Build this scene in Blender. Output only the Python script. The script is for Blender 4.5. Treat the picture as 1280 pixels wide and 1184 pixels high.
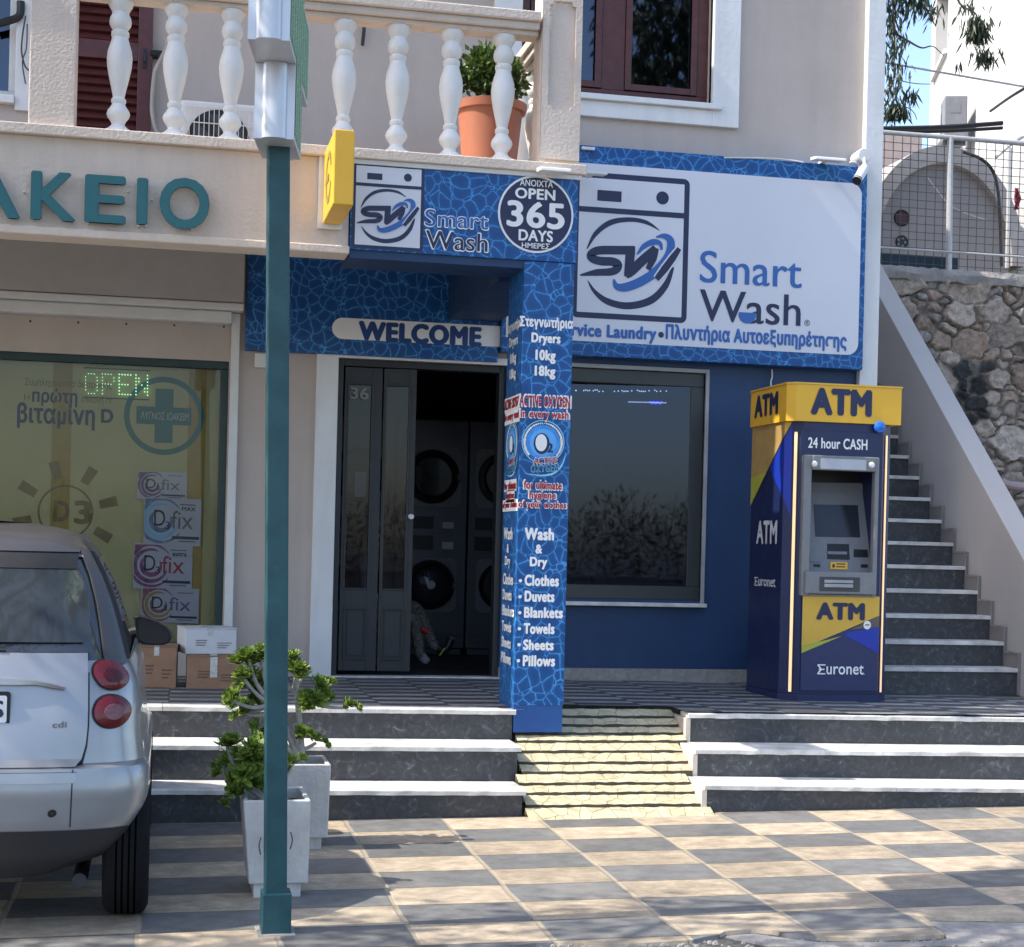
import bpy, bmesh, math, random
from mathutils import Vector, Matrix
random.seed(7)
R = math.radians
for o in list(bpy.data.objects): bpy.data.objects.remove(o)
SC = bpy.context.scene
COL = SC.collection

# ---------------------------------------------------------------- camera
F = 2050.0; TH = math.atan(440/2050); RO = .025; CX, CY = 640.0, 684.0
CAM = Vector((0, -12, 1.5))
RT = Vector((math.cos(TH), -math.sin(TH), 0)); FW = Vector((math.sin(TH), math.cos(TH), 0)); UP = Vector((0, 0, 1))
cam = bpy.data.cameras.new('camera'); camo = bpy.data.objects.new('camera', cam); COL.objects.link(camo)
cx_ = RT*math.cos(RO) + UP*math.sin(RO); cy_ = UP*math.cos(RO) - RT*math.sin(RO)
camo.matrix_world = Matrix(((cx_.x, cy_.x, -FW.x, CAM.x), (cx_.y, cy_.y, -FW.y, CAM.y), (cx_.z, cy_.z, -FW.z, CAM.z), (0, 0, 0, 1)))
cam.sensor_width = 36; cam.sensor_fit = 'HORIZONTAL'; cam.lens = F/1280*36
cam.shift_y = (CY-592)/1280; cam.clip_end = 500
SC.camera = camo

# ---------------------------------------------------------------- light
SUN_EL, SUN_AZ = R(49), R(3.0)     # the sun stands to the left, a touch in front of the facade
sd = Vector((-math.cos(SUN_EL)*math.cos(SUN_AZ), -math.cos(SUN_EL)*math.sin(SUN_AZ), math.sin(SUN_EL)))
w = bpy.data.worlds.new('World'); SC.world = w; w.use_nodes = True
sky = w.node_tree.nodes.new('ShaderNodeTexSky'); sky.sky_type = 'NISHITA'; sky.sun_disc = False
sky.sun_elevation = SUN_EL; sky.sun_rotation = math.atan2(sd.x, sd.y); sky.air_density = .9; sky.dust_density = 1.8; sky.ozone_density = 1.0
bg = w.node_tree.nodes['Background']; bg.inputs[1].default_value = .15
w.node_tree.links.new(sky.outputs[0], bg.inputs[0])
sl = bpy.data.lights.new('sun', 'SUN'); sl.energy = 2.6; sl.angle = R(.5); sl.color = (1, .95, .86)
so = bpy.data.objects.new('sun', sl); COL.objects.link(so); so.rotation_euler = (-sd).to_track_quat('-Z', 'Y').to_euler()
vs = SC.view_settings; vs.view_transform = 'Standard'; vs.look = 'None'; vs.exposure = 1.42; vs.gamma = 1

# ---------------------------------------------------------------- pixel of the survey photo -> point on a real plane
def ray(px, py):
    dx, dy = px-CX, py-CY
    u = dx*math.cos(RO)+dy*math.sin(RO); v = -dy*math.cos(RO)+dx*math.sin(RO)
    return FW*F + RT*u + UP*v
def at(px, py, Y=None, X=None, Z=None):
    d = ray(px, py)
    if Y is not None: t = (Y-CAM.y)/d.y
    elif X is not None: t = (X-CAM.x)/d.x
    else: t = (Z-CAM.z)/d.z
    return CAM + d*t
def pave_z(x, y): return -.04+.01*x+.0137*(y+3)
def pave(px, py):
    d = ray(px, py); a = CAM.z-pave_z(0, -12); return CAM + d*(-a/(d.z-.01*d.x-.0137*d.y))

# ---------------------------------------------------------------- materials
MATS = {}
def new_mat(name):
    m = bpy.data.materials.new(name); m.use_nodes = True
    return m, m.node_tree.nodes, m.node_tree.links, m.node_tree.nodes['Principled BSDF']
def N(ns, t, **kw):
    n = ns.new(t)
    for k, v in kw.items():
        if k.startswith('i_'):
            key = k[2:]; key = int(key) if key.isdigit() else key.replace('_', ' ')
            n.inputs[key].default_value = v
        else: setattr(n, k, v)
    return n
def rgb(c): return (c[0], c[1], c[2], 1)
def ramp(ns, stops, interp='LINEAR'):
    r = ns.new('ShaderNodeValToRGB'); r.color_ramp.interpolation = interp
    e = r.color_ramp.elements
    while len(e) < len(stops): e.new(.5)
    for i, (p, c) in enumerate(stops): e[i].position = p; e[i].color = rgb(c) if len(c) == 3 else c
    return r
def mat(name, c, rough=.6, metal=0, var=.12, scale=6, bump=0, bscale=60, spec=.5, c2=None, coat=0, emit=0, streak=0):
    if name in MATS: return MATS[name]
    m, ns, L, b = new_mat(name); MATS[name] = m
    tc = N(ns, 'ShaderNodeNewGeometry')
    no = N(ns, 'ShaderNodeTexNoise', i_Scale=scale, i_Detail=6, i_Roughness=.62); L.new(tc.outputs['Position'], no.inputs['Vector'])
    lo = [x*(1-var) for x in c]; hi = [min(1, x*(1+var)) for x in c]
    if c2: hi = c2
    rp = ramp(ns, [(.32, lo), (.68, hi)]); L.new(no.outputs['Fac'], rp.inputs[0]); L.new(rp.outputs[0], b.inputs['Base Color'])
    if streak:      # rain streaks and grime, running down
        mp = N(ns, 'ShaderNodeMapping'); mp.inputs['Scale'].default_value = (5, 5, .5); L.new(tc.outputs['Position'], mp.inputs[0])
        ns_ = N(ns, 'ShaderNodeTexNoise', i_Scale=1.3, i_Detail=9, i_Roughness=.6, i_Distortion=.8); L.new(mp.outputs[0], ns_.inputs['Vector'])
        sr = ramp(ns, [(.30, (1-streak,)*3), (.62, (1, 1, 1))]); L.new(ns_.outputs['Fac'], sr.inputs[0])
        mm_ = N(ns, 'ShaderNodeMix', data_type='RGBA', blend_type='MULTIPLY', i_0=1.0); L.new(rp.outputs[0], mm_.inputs[6]); L.new(sr.outputs[0], mm_.inputs[7]); L.new(mm_.outputs[2], b.inputs['Base Color'])
    n2 = N(ns, 'ShaderNodeTexNoise', i_Scale=scale*2.7, i_Detail=4); L.new(tc.outputs['Position'], n2.inputs['Vector'])
    mr = N(ns, 'ShaderNodeMapRange', i_3=max(.02, rough-.1), i_4=min(1, rough+.1)); L.new(n2.outputs['Fac'], mr.inputs[0]); L.new(mr.outputs[0], b.inputs['Roughness'])
    b.inputs['Metallic'].default_value = metal; b.inputs['Specular IOR Level'].default_value = spec; b.inputs['Coat Weight'].default_value = coat
    if bump:
        nb = N(ns, 'ShaderNodeTexNoise', i_Scale=bscale, i_Detail=5); L.new(tc.outputs['Position'], nb.inputs['Vector'])
        bp = N(ns, 'ShaderNodeBump', i_Strength=bump, i_Distance=.02); L.new(nb.outputs['Fac'], bp.inputs['Height']); L.new(bp.outputs[0], b.inputs['Normal'])
    if emit: b.inputs['Emission Color'].default_value = rgb(c); b.inputs['Emission Strength'].default_value = emit
    return m
def glass(name, tint, refl, rough=.02, ior=1.5, gloss=(1, 1, 1)):
    m, ns, L, b = new_mat(name); MATS[name] = m
    ns.remove(b)
    t = N(ns, 'ShaderNodeBsdfTransparent'); t.inputs[0].default_value = rgb(tint)
    g = N(ns, 'ShaderNodeBsdfGlossy'); g.inputs['Roughness'].default_value = rough; g.inputs[0].default_value = rgb(gloss)
    geo = N(ns, 'ShaderNodeNewGeometry'); no = N(ns, 'ShaderNodeTexNoise', i_Scale=1.3, i_Detail=1); L.new(geo.outputs['Position'], no.inputs['Vector'])
    bp = N(ns, 'ShaderNodeBump', i_Strength=.008, i_Distance=.05); L.new(no.outputs['Fac'], bp.inputs['Height']); L.new(bp.outputs[0], g.inputs['Normal'])
    fr = N(ns, 'ShaderNodeFresnel', i_IOR=ior)
    ma = N(ns, 'ShaderNodeMath', operation='ADD', i_1=refl); L.new(fr.outputs[0], ma.inputs[0])
    mx = N(ns, 'ShaderNodeMixShader'); L.new(ma.outputs[0], mx.inputs[0]); L.new(t.outputs[0], mx.inputs[1]); L.new(g.outputs[0], mx.inputs[2])
    L.new(mx.outputs[0], ns['Material Output'].inputs[0]); return m
def facade_uv(ns, L):     # (x + y, z) of the world: runs on round the corner of a clad pillar
    geo = N(ns, 'ShaderNodeNewGeometry'); s = N(ns, 'ShaderNodeSeparateXYZ'); L.new(geo.outputs['Position'], s.inputs[0])
    a = N(ns, 'ShaderNodeMath', operation='ADD'); L.new(s.outputs[0], a.inputs[0]); L.new(s.outputs[1], a.inputs[1])
    c = N(ns, 'ShaderNodeCombineXYZ'); L.new(a.outputs[0], c.inputs[0]); L.new(s.outputs[2], c.inputs[1]); return geo, c
def drops():
    m, ns, L, b = new_mat('printed droplets'); geo, c = facade_uv(ns, L)
    no = N(ns, 'ShaderNodeTexNoise', i_Scale=4.5, i_Detail=1); L.new(c.outputs[0], no.inputs['Vector'])
    sc = N(ns, 'ShaderNodeVectorMath', operation='SCALE'); sc.inputs['Scale'].default_value = .15; L.new(no.outputs['Color'], sc.inputs[0])
    ad = N(ns, 'ShaderNodeVectorMath', operation='ADD'); L.new(c.outputs[0], ad.inputs[0]); L.new(sc.outputs[0], ad.inputs[1])
    def vor(feature, scale): 
        v = N(ns, 'ShaderNodeTexVoronoi', feature=feature, voronoi_dimensions='2D', i_Scale=scale, i_Randomness=1.0); L.new(ad.outputs[0], v.inputs['Vector']); return v.outputs['Distance']
    def mth(op, x, y):
        n_ = N(ns, 'ShaderNodeMath', operation=op)
        for k, q in enumerate((x, y)):
            if isinstance(q, float): n_.inputs[k].default_value = q
            else: L.new(q, n_.inputs[k])
        return n_.outputs[0]
    e1, f1, e2, f2 = vor('DISTANCE_TO_EDGE', 12.5), vor('F1', 12.5), vor('DISTANCE_TO_EDGE', 28.0), vor('F1', 28.0)
    s1 = mth('MINIMUM', mth('SUBTRACT', e1, .03), mth('SUBTRACT', .64, f1))          # > 0 inside a big drop
    s2 = mth('MINIMUM', mth('SUBTRACT', e2, .05), mth('SUBTRACT', .66, f2)); s2 = mth('MULTIPLY', s2, .5)   # small drops between them
    av = mth('MAXIMUM', s1, mth('MINIMUM', s2, mth('MULTIPLY', s1, -1.0)))
    rp = ramp(ns, [(.0, (.06, .26, .60)), (.012, (.045, .20, .48)), (.028, (.010, .085, .27)), (.4, (.007, .065, .225))]); L.new(av, rp.inputs[0])
    L.new(rp.outputs[0], b.inputs['Base Color']); b.inputs['Roughness'].default_value = .38; b.inputs['Specular IOR Level'].default_value = .35
    nb = N(ns, 'ShaderNodeTexNoise', i_Scale=7, i_Detail=2); L.new(geo.outputs['Position'], nb.inputs['Vector'])
    bp = N(ns, 'ShaderNodeBump', i_Strength=.08, i_Distance=.03); L.new(nb.outputs['Fac'], bp.inputs['Height']); L.new(bp.outputs[0], b.inputs['Normal'])
    return m
def tiles(name, ca, cb, sx, sy, ox, oy, joint, jc, rough=.55, jw=.012):
    m, ns, L, b = new_mat(name); geo = N(ns, 'ShaderNodeNewGeometry'); s = N(ns, 'ShaderNodeSeparateXYZ')
    wn = N(ns, 'ShaderNodeTexNoise', i_Scale=1.7, i_Detail=2); L.new(geo.outputs['Position'], wn.inputs['Vector'])
    ws = N(ns, 'ShaderNodeVectorMath', operation='SCALE'); ws.inputs['Scale'].default_value = .035; L.new(wn.outputs['Color'], ws.inputs[0])
    wa = N(ns, 'ShaderNodeVectorMath', operation='ADD'); L.new(geo.outputs['Position'], wa.inputs[0]); L.new(ws.outputs[0], wa.inputs[1])
    L.new(wa.outputs[0], s.inputs[0])
    def axis(i, size, off):
        a = N(ns, 'ShaderNodeMath', operation='SUBTRACT', i_1=off); L.new(s.outputs[i], a.inputs[0])
        d = N(ns, 'ShaderNodeMath', operation='DIVIDE', i_1=size); L.new(a.outputs[0], d.inputs[0])
        fl = N(ns, 'ShaderNodeMath', operation='FLOOR'); L.new(d.outputs[0], fl.inputs[0])
        fr = N(ns, 'ShaderNodeMath', operation='FRACT'); L.new(d.outputs[0], fr.inputs[0])
        p = N(ns, 'ShaderNodeMath', operation='PINGPONG', i_1=.5); L.new(fr.outputs[0], p.inputs[0])
        q = N(ns, 'ShaderNodeMath', operation='MULTIPLY', i_1=size); L.new(p.outputs[0], q.inputs[0])
        return fl, q
    fx, qx = axis(0, sx, ox); fy, qy = axis(1, sy, oy)
    su = N(ns, 'ShaderNodeMath', operation='ADD'); L.new(fx.outputs[0], su.inputs[0]); L.new(fy.outputs[0], su.inputs[1])
    ck = N(ns, 'ShaderNodeMath', operation='FLOORED_MODULO', i_1=2); L.new(su.outputs[0], ck.inputs[0])
    idv = N(ns, 'ShaderNodeCombineXYZ'); L.new(fx.outputs[0], idv.inputs[0]); L.new(fy.outputs[0], idv.inputs[1])
    wh = N(ns, 'ShaderNodeTexWhiteNoise', noise_dimensions='2D'); L.new(idv.outputs[0], wh.inputs['Vector'])
    mp = N(ns, 'ShaderNodeMapping'); mp.inputs['Scale'].default_value = (3, 4.2, 4.2); L.new(geo.outputs['Position'], mp.inputs[0])
    n1 = N(ns, 'ShaderNodeTexNoise', i_Scale=3.0, i_Detail=10, i_Roughness=.74); L.new(mp.outputs[0], n1.inputs['Vector'])
    ra = ramp(ns, [(.3, [x*.62 for x in ca]), (.52, ca), (.72, [x*1.35 for x in ca])]); rb = ramp(ns, [(.3, [x*.6 for x in cb]), (.5, cb), (.72, [min(.9, x*1.6) for x in cb])])
    L.new(n1.outputs['Fac'], ra.inputs[0]); L.new(n1.outputs['Fac'], rb.inputs[0])
    mx = N(ns, 'ShaderNodeMix', data_type='RGBA'); L.new(ck.outputs[0], mx.inputs[0]); L.new(ra.outputs[0], mx.inputs[6]); L.new(rb.outputs[0], mx.inputs[7])
    vr = N(ns, 'ShaderNodeMapRange', i_3=.78, i_4=1.12); L.new(wh.outputs[0], vr.inputs[0])
    mv = N(ns, 'ShaderNodeVectorMath', operation='SCALE'); L.new(mx.outputs[2], mv.inputs[0]); L.new(vr.outputs[0], mv.inputs['Scale'])
    # dust blotches
    n3 = N(ns, 'ShaderNodeTexNoise', i_Scale=1.1, i_Detail=7, i_Roughness=.7); L.new(geo.outputs['Position'], n3.inputs['Vector'])
    r3 = ramp(ns, [(.5, (0, 0, 0)), (.75, (.3, .3, .3))]); L.new(n3.outputs['Fac'], r3.inputs[0])
    m3 = N(ns, 'ShaderNodeMix', data_type='RGBA'); L.new(r3.outputs[0], m3.inputs[0]); L.new(mv.outputs[0], m3.inputs[6]); m3.inputs[7].default_value = rgb(jc)
    mi = qx
    jy = ramp(ns, [(.0025, (1, 1, 1)), (.006, (0, 0, 0))]); L.new(qy.outputs[0], jy.inputs[0])
    jr = ramp(ns, [(jw*.5, (1, 1, 1)), (jw, (0, 0, 0))]); L.new(mi.outputs[0], jr.inputs[0])
    mj = N(ns, 'ShaderNodeMix', data_type='RGBA'); L.new(jr.outputs[0], mj.inputs[0]); L.new(m3.outputs[2], mj.inputs[6]); mj.inputs[7].default_value = rgb(joint)
    mk = N(ns, 'ShaderNodeMix', data_type='RGBA'); L.new(jy.outputs[0], mk.inputs[0]); L.new(mj.outputs[2], mk.inputs[6]); mk.inputs[7].default_value = rgb([x*.28 for x in joint]); mj = mk
    ja = N(ns, 'ShaderNodeMath', operation='MAXIMUM'); L.new(jr.outputs[0], ja.inputs[0]); L.new(jy.outputs[0], ja.inputs[1]); jr = ja
    L.new(mj.outputs[2], b.inputs['Base Color']); b.inputs['Roughness'].default_value = rough
    hs = N(ns, 'ShaderNodeMath', operation='SUBTRACT'); L.new(n1.outputs['Fac'], hs.inputs[0]); L.new(jr.outputs[0], hs.inputs[1])
    bp = N(ns, 'ShaderNodeBump', i_Strength=.5, i_Distance=.008); L.new(hs.outputs[0], bp.inputs['Height']); L.new(bp.outputs[0], b.inputs['Normal'])
    return m
def stone_mat(name, base, vein, scale=14):
    m, ns, L, b = new_mat(name); geo = N(ns, 'ShaderNodeNewGeometry')
    n1 = N(ns, 'ShaderNodeTexNoise', i_Scale=scale, i_Detail=9, i_Roughness=.75, i_Distortion=1.6); L.new(geo.outputs['Position'], n1.inputs['Vector'])
    rp = ramp(ns, [(.3, [x*.6 for x in base]), (.52, base), (.6, [x*1.6 for x in base]), (.7, vein)]); L.new(n1.outputs['Fac'], rp.inputs[0])
    n2 = N(ns, 'ShaderNodeTexNoise', i_Scale=1.6, i_Detail=5); L.new(geo.outputs['Position'], n2.inputs['Vector'])
    mr = N(ns, 'ShaderNodeMapRange', i_3=.6, i_4=1.35); L.new(n2.outputs['Fac'], mr.inputs[0])
    v = N(ns, 'ShaderNodeVectorMath', operation='SCALE'); L.new(rp.outputs[0], v.inputs[0]); L.new(mr.outputs[0], v.inputs['Scale']); L.new(v.outputs[0], b.inputs['Base Color'])
    b.inputs['Roughness'].default_value = .5
    bp = N(ns, 'ShaderNodeBump', i_Strength=.2, i_Distance=.01); L.new(n1.outputs['Fac'], bp.inputs['Height']); L.new(bp.outputs[0], b.inputs['Normal']); return m
def leaf_mat(name, c, c2, rough=.45):
    m, ns, L, b = new_mat(name); oi = N(ns, 'ShaderNodeNewGeometry')
    rp = ramp(ns, [(0, c), (1, c2)]); L.new(oi.outputs['Random Per Island'], rp.inputs[0]); L.new(rp.outputs[0], b.inputs['Base Color'])
    b.inputs['Roughness'].default_value = rough
    tr = N(ns, 'ShaderNodeBsdfTranslucent'); L.new(rp.outputs[0], tr.inputs[0])
    mx = N(ns, 'ShaderNodeMixShader', i_0=.25); L.new(b.outputs[0], mx.inputs[1]); L.new(tr.outputs[0], mx.inputs[2]); L.new(mx.outputs[0], ns['Material Output'].inputs[0]); return m

M_DROPS = drops()
M_PAVE = tiles('checkered paving', (.165, .162, .155), (.41, .33, .235), .54, .335, 1.05, -3.30, (.36, .30, .22), (.42, .37, .30), jw=.014)
M_TERR = tiles('terrace tiles', (.085, .085, .085), (.29, .285, .275), .42, .13, .1, -2.2, (.06, .06, .06), (.13, .125, .12), jw=.006)
M_RISER = stone_mat('dark stone', (.052, .054, .058), (.26, .26, .26))
M_MARBLE = mat('white marble', (.66, .63, .58), .5, var=.3, scale=6, streak=.12, bump=.15, bscale=40)
M_CREAM = mat('cream stucco', (.635, .54, .46), .85, var=.06, scale=2.5, bump=.32, bscale=55, streak=.10)
M_BEIGE = mat('beige wall paint', (.50, .43, .38), .8, var=.05, scale=2, bump=.08, bscale=30, streak=.07)
M_GREYW = mat('shaded plaster', (.40, .355, .33), .85, var=.05, scale=2, bump=.1, bscale=30)
M_WHITE = mat('white paint', (.74, .74, .73), .6, var=.05, scale=3, bump=.1, bscale=30, streak=.09)
M_BAL = mat('white baluster paint', (.72, .715, .69), .55, var=.05, scale=8, bump=.05, bscale=50)
M_WWALL = mat('whitewash', (.53, .52, .50), .85, var=.1, scale=.8, bump=.2, bscale=8)
M_NAVY = mat('dark blue wall paint', (.013, .045, .125), .55, var=.10, scale=2, streak=.14)
M_NAVY2 = mat('navy print', (.012, .02, .07), .45, var=.03)
M_BLUE2 = mat('mid blue print', (.03, .13, .42), .45, var=.03)
M_PANEL = mat('white sign board', (.66, .68, .74), .42, var=.03, scale=1.5)
M_WPRINT = mat('white print', (.82, .82, .82), .5, var=.02)
M_RAG = mat('dark red cloth', (.16, .02, .03), .9, var=.3)
M_RED = mat('crimson print', (.42, .018, .035), .5, var=.03)
M_LBLUE = mat('light blue print', (.25, .6, .85), .45, var=.05)
M_OBLUE = mat('azure print', (.05, .28, .72), .4, var=.2, scale=20)
M_FRAME = mat('dark grey aluminium', (.045, .05, .052), .42, var=.06, metal=.2)
M_DOOR = mat('charcoal door paint', (.020, .022, .026), .45, var=.06)
M_BROWN = mat('red brown varnish', (.085, .022, .02), .4, var=.25, scale=14)
M_GLASS = glass('shop glass', (.38, .4, .44), .02, gloss=(.48, .58, .80))
M_GLASS2 = glass('upper window glass', (.3, .3, .32), .07, gloss=(.6, .7, .9))
M_GLASS3 = glass('thin door glass', (.5, .51, .55), .0, ior=1.35)
M_TEAL = mat('teal paint', (.013, .064, .076), .5, var=.12, scale=9, c2=(.018, .085, .096))
M_TEALL = mat('teal letters', (.016, .115, .135), .45, var=.04)
M_GREENF = mat('dark green frame', (.008, .03, .026), .4)
M_YEL = mat('golden yellow plastic', (.76, .43, .03), .4, var=.03)
M_YEL2 = mat('golden yellow vinyl', (.66, .40, .05), .42, var=.04)
M_ATMB = mat('navy kiosk paint', (.010, .018, .075), .38, var=.05)
M_ATMD = mat('royal blue vinyl', (.01, .035, .36), .4, var=.05)
M_LIME = mat('olive vinyl', (.42, .42, .05), .45)
M_GREYP = mat('grey plastic', (.19, .195, .205), .45, var=.06, scale=20)
M_GREYD = mat('dark grey plastic', (.05, .05, .055), .45)
M_BLACK = mat('black plastic', (.012, .012, .013), .45, var=.1)
M_SCREEN = mat('dark screen', (.03, .035, .045), .12, var=.1)
M_LED = mat('warm light strip', (1, .66, .36), .5, emit=.28)
M_ALU = mat('silver aluminium', (.62, .63, .66), .38, metal=.35, var=.05)
M_METW = mat('white metal', (.68, .68, .66), .45, var=.06)
M_RAIL = mat('galvanised rail', (.5, .49, .47), .5, metal=.2, var=.1, scale=20)
M_CARD = mat('brown cardboard', (.30, .17, .10), .85, var=.1, scale=12)
M_CARDW = mat('white cardboard', (.62, .62, .63), .75, var=.06)
M_TAPE = mat('printed tape', (.55, .55, .5), .5, var=.25, scale=60)
M_PLANT = mat('white planter concrete', (.60, .585, .55), .8, var=.12, scale=7, bump=.25, bscale=40, streak=.22)
M_SOIL = mat('soil', (.05, .035, .025), .95, var=.4, scale=40, bump=.6)
M_STEM = mat('grey stem', (.36, .33, .29), .8, var=.2, scale=30)
M_BARK = mat('bark', (.12, .09, .07), .9, var=.3, scale=12, bump=.5)
M_AEON = leaf_mat('succulent leaves', (.06, .12, .018), (.28, .38, .07))
M_SHRUB = leaf_mat('box shrub leaves', (.03, .075, .012), (.12, .19, .04))
M_EUC = leaf_mat('eucalyptus leaves', (.02, .032, .015), (.06, .08, .035))
M_TERRA = mat('terracotta plastic', (.44, .155, .085), .55, var=.06)
M_SILVER = mat('silver car paint', (.36, .36, .365), .36, metal=.6, var=.02, coat=.6)
M_SILVERD = mat('grey cell paint', (.06, .058, .058), .38, metal=.3, var=.03, coat=.4)
M_CARGL = mat('tinted car glass', (.018, .022, .026), .05, var=.1, coat=1, spec=.9)
M_TYRE = mat('tyre rubber', (.007, .007, .008), .9, spec=.2, var=.2, scale=30)
M_SKIRT = mat('dark bumper plastic', (.022, .022, .026), .5, var=.1)
M_TAIL = mat('red lamp lens', (.13, .003, .007), .25, var=.2, scale=40, coat=.25)
M_TAILC = mat('pale lamp lens', (.20, .075, .085), .3, var=.25, scale=80)
M_ASPH = mat('asphalt', (.075, .072, .07), .9, var=.5, scale=45, bump=.9, bscale=90, c2=(.17, .16, .15))
M_CONC = mat('concrete cap', (.30, .275, .25), .9, var=.25, scale=6, bump=.7, bscale=22)
M_SKIN = mat('skin', (.48, .30, .22), .6)
M_CLOTH = mat('pale shirt cloth', (.26, .26, .28), .9)
M_TROUS = mat('patterned trouser cloth', (.07, .065, .06), .9, var=.9, scale=60, c2=(.26, .25, .22))
M_HAIR = mat('grey hair', (.25, .24, .23), .8)
M_STEEL = mat('grey machine steel', (.11, .115, .135), .4, metal=.3, var=.05)
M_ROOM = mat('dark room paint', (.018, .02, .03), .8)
M_POSTY = mat('mustard window film', (.66, .595, .25), .55, var=.12, scale=1.2, c2=(.66, .60, .28))
M_POSTB = mat('brown print', (.28, .20, .055), .6, var=.1)
M_PAPER = mat('white paper', (.62, .62, .66), .7, var=.04)
M_PURP = mat('purple print', (.12, .05, .16), .6, var=.3, scale=18, c2=(.30, .22, .38))
M_AZUR = mat('sky print', (.05, .16, .36), .6, var=.3, scale=18, c2=(.25, .42, .6))
M_PINK = mat('plum print', (.24, .05, .14), .6, var=.3, scale=18, c2=(.45, .18, .35))
M_ORAN = mat('rust print', (.34, .09, .05), .6, var=.3, scale=18, c2=(.5, .2, .25))
M_INK = mat('ink', (.03, .03, .04), .6)
M_GREYINK = mat('grey ink', (.2, .2, .18), .6)
M_TEALP = mat('teal print', (.03, .19, .17), .55, var=.05)
M_LEDG = mat('green light dots', (.4, .9, .45), .5, emit=.8)
M_LEDB = mat('blue light dots', (.12, .12, 1), .5, emit=4)
M_LEDW = mat('pale light dots', (.55, .7, 1), .5, emit=2.2)

# ---------------------------------------------------------------- mesh helpers
WLOC = {}
def eul(o, loc): o.location = loc
class MB:
    def __init__(s): s.v = []; s.f = []; s.m = []
    def add(s, vs, fs, mi=0):
        n = len(s.v); s.v += [tuple(p) for p in vs]; s.f += [tuple(i+n for i in f) for f in fs]; s.m += [mi]*len(fs); return s
    def box(s, x0, x1, y0, y1, z0, z1, mi=0):
        if x0 > x1: x0, x1 = x1, x0
        if y0 > y1: y0, y1 = y1, y0
        if z0 > z1: z0, z1 = z1, z0
        return s.add([(x0,y0,z0),(x1,y0,z0),(x1,y1,z0),(x0,y1,z0),(x0,y0,z1),(x1,y0,z1),(x1,y1,z1),(x0,y1,z1)],
              [(0,3,2,1),(4,5,6,7),(0,1,5,4),(1,2,6,5),(2,3,7,6),(3,0,4,7)], mi)
    def hexa(s, b, t, mi=0):       # bottom quad, top quad (same winding, seen from above ccw)
        return s.add(list(b)+list(t), [(0,3,2,1),(4,5,6,7),(0,1,5,4),(1,2,6,5),(2,3,7,6),(3,0,4,7)], mi)
    def prism(s, pts, off, mi=0):  # pts: 3d ring; off: vector
        n = len(pts); off = Vector(off); a = [Vector(p) for p in pts]; b = [p+off for p in a]
        return s.add(a+b, [tuple(range(n)), tuple(range(2*n-1, n-1, -1))]+[(i, i+n, (i+1) % n+n, (i+1) % n) for i in range(n)], mi)
    def sheet(s, pts, mi=0): return s.add(pts, [tuple(range(len(pts)))], mi)
    def tube(s, pts, r, n=8, mi=0, r1=None, cap=True):
        pts = [Vector(p) for p in pts]; k = len(pts); vs = []; fs = []
        for i, p in enumerate(pts):
            t = (pts[min(i+1, k-1)]-pts[max(i-1, 0)]).normalized()
            a = t.orthogonal().normalized() if i == 0 else (a - t*a.dot(t)).normalized()
            b = t.cross(a); rr = r if r1 is None else r+(r1-r)*i/max(1, k-1)
            if isinstance(r, (list, tuple)): rr = r[i]
            vs += [p+(a*math.cos(2*math.pi*j/n)+b*math.sin(2*math.pi*j/n))*rr for j in range(n)]
        for i in range(k-1):
            for j in range(n): fs.append((i*n+j, i*n+(j+1) % n, (i+1)*n+(j+1) % n, (i+1)*n+j))
        if cap: fs += [tuple(range(n-1, -1, -1)), tuple(range((k-1)*n, k*n))]
        return s.add(vs, fs, mi)
    def lathe(s, prof, c, n=20, ax='z', mi=0):   # prof: (r, h)
        vs = []; fs = []; c = Vector(c)
        for r, h in prof:
            for j in range(n):
                a = 2*math.pi*j/n; u, v = r*math.cos(a), r*math.sin(a)
                vs.append(c+Vector((u, v, h) if ax == 'z' else (u, h, v) if ax == 'y' else (h, u, v)))
        for i in range(len(prof)-1):
            for j in range(n):
                q = (i*n+j, i*n+(j+1) % n, (i+1)*n+(j+1) % n, (i+1)*n+j); fs.append(q if ax != 'y' else q[::-1])
        return s.add(vs, fs, mi)
    def grid(s, rows, mi=0, closed=False):
        n = len(rows[0]); vs = [p for r in rows for p in r]; fs = []
        for i in range(len(rows)-1):
            for j in range(n if closed else n-1): fs.append((i*n+j, i*n+(j+1) % n, (i+1)*n+(j+1) % n, (i+1)*n+j))
        return s.add(vs, fs, mi)
    def build(s, name, mats, parent=None, smooth=False, bevel=0, loc=None, sharp=35, **props):
        if not isinstance(mats, (list, tuple)): mats = [mats]
        me = bpy.data.meshes.new(name)
        if loc is None:
            if parent is not None and not s.v: loc = WLOC[parent]
            xs, ys, zs = zip(*s.v); loc = Vector(((min(xs)+max(xs))/2, (min(ys)+max(ys))/2, min(zs)))
        loc = Vector(loc)
        me.from_pydata([Vector(p)-loc for p in s.v], [], s.f)
        for m in mats: me.materials.append(m)
        for p, mi in zip(me.polygons, s.m): p.material_index = mi
        bm = bmesh.new(); bm.from_mesh(me); bmesh.ops.recalc_face_normals(bm, faces=bm.faces[:]) if smooth != 'leaf' else None; bm.to_mesh(me); bm.free()
        if smooth and smooth != 'leaf':
            me.polygons.foreach_set('use_smooth', [True]*len(me.polygons)); me.set_sharp_from_angle(angle=R(sharp))
        o = bpy.data.objects.new(name, me); COL.objects.link(o)
        WLOC[o] = loc
        o.location = loc - (WLOC[parent] if parent else Vector())
        if parent: o.parent = parent
        if bevel:
            b = o.modifiers.new('edge', 'BEVEL'); b.width = bevel; b.segments = 2; b.limit_method = 'ANGLE'; b.angle_limit = R(40)
        for k, v in props.items(): o[k] = v
        return o
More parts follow.
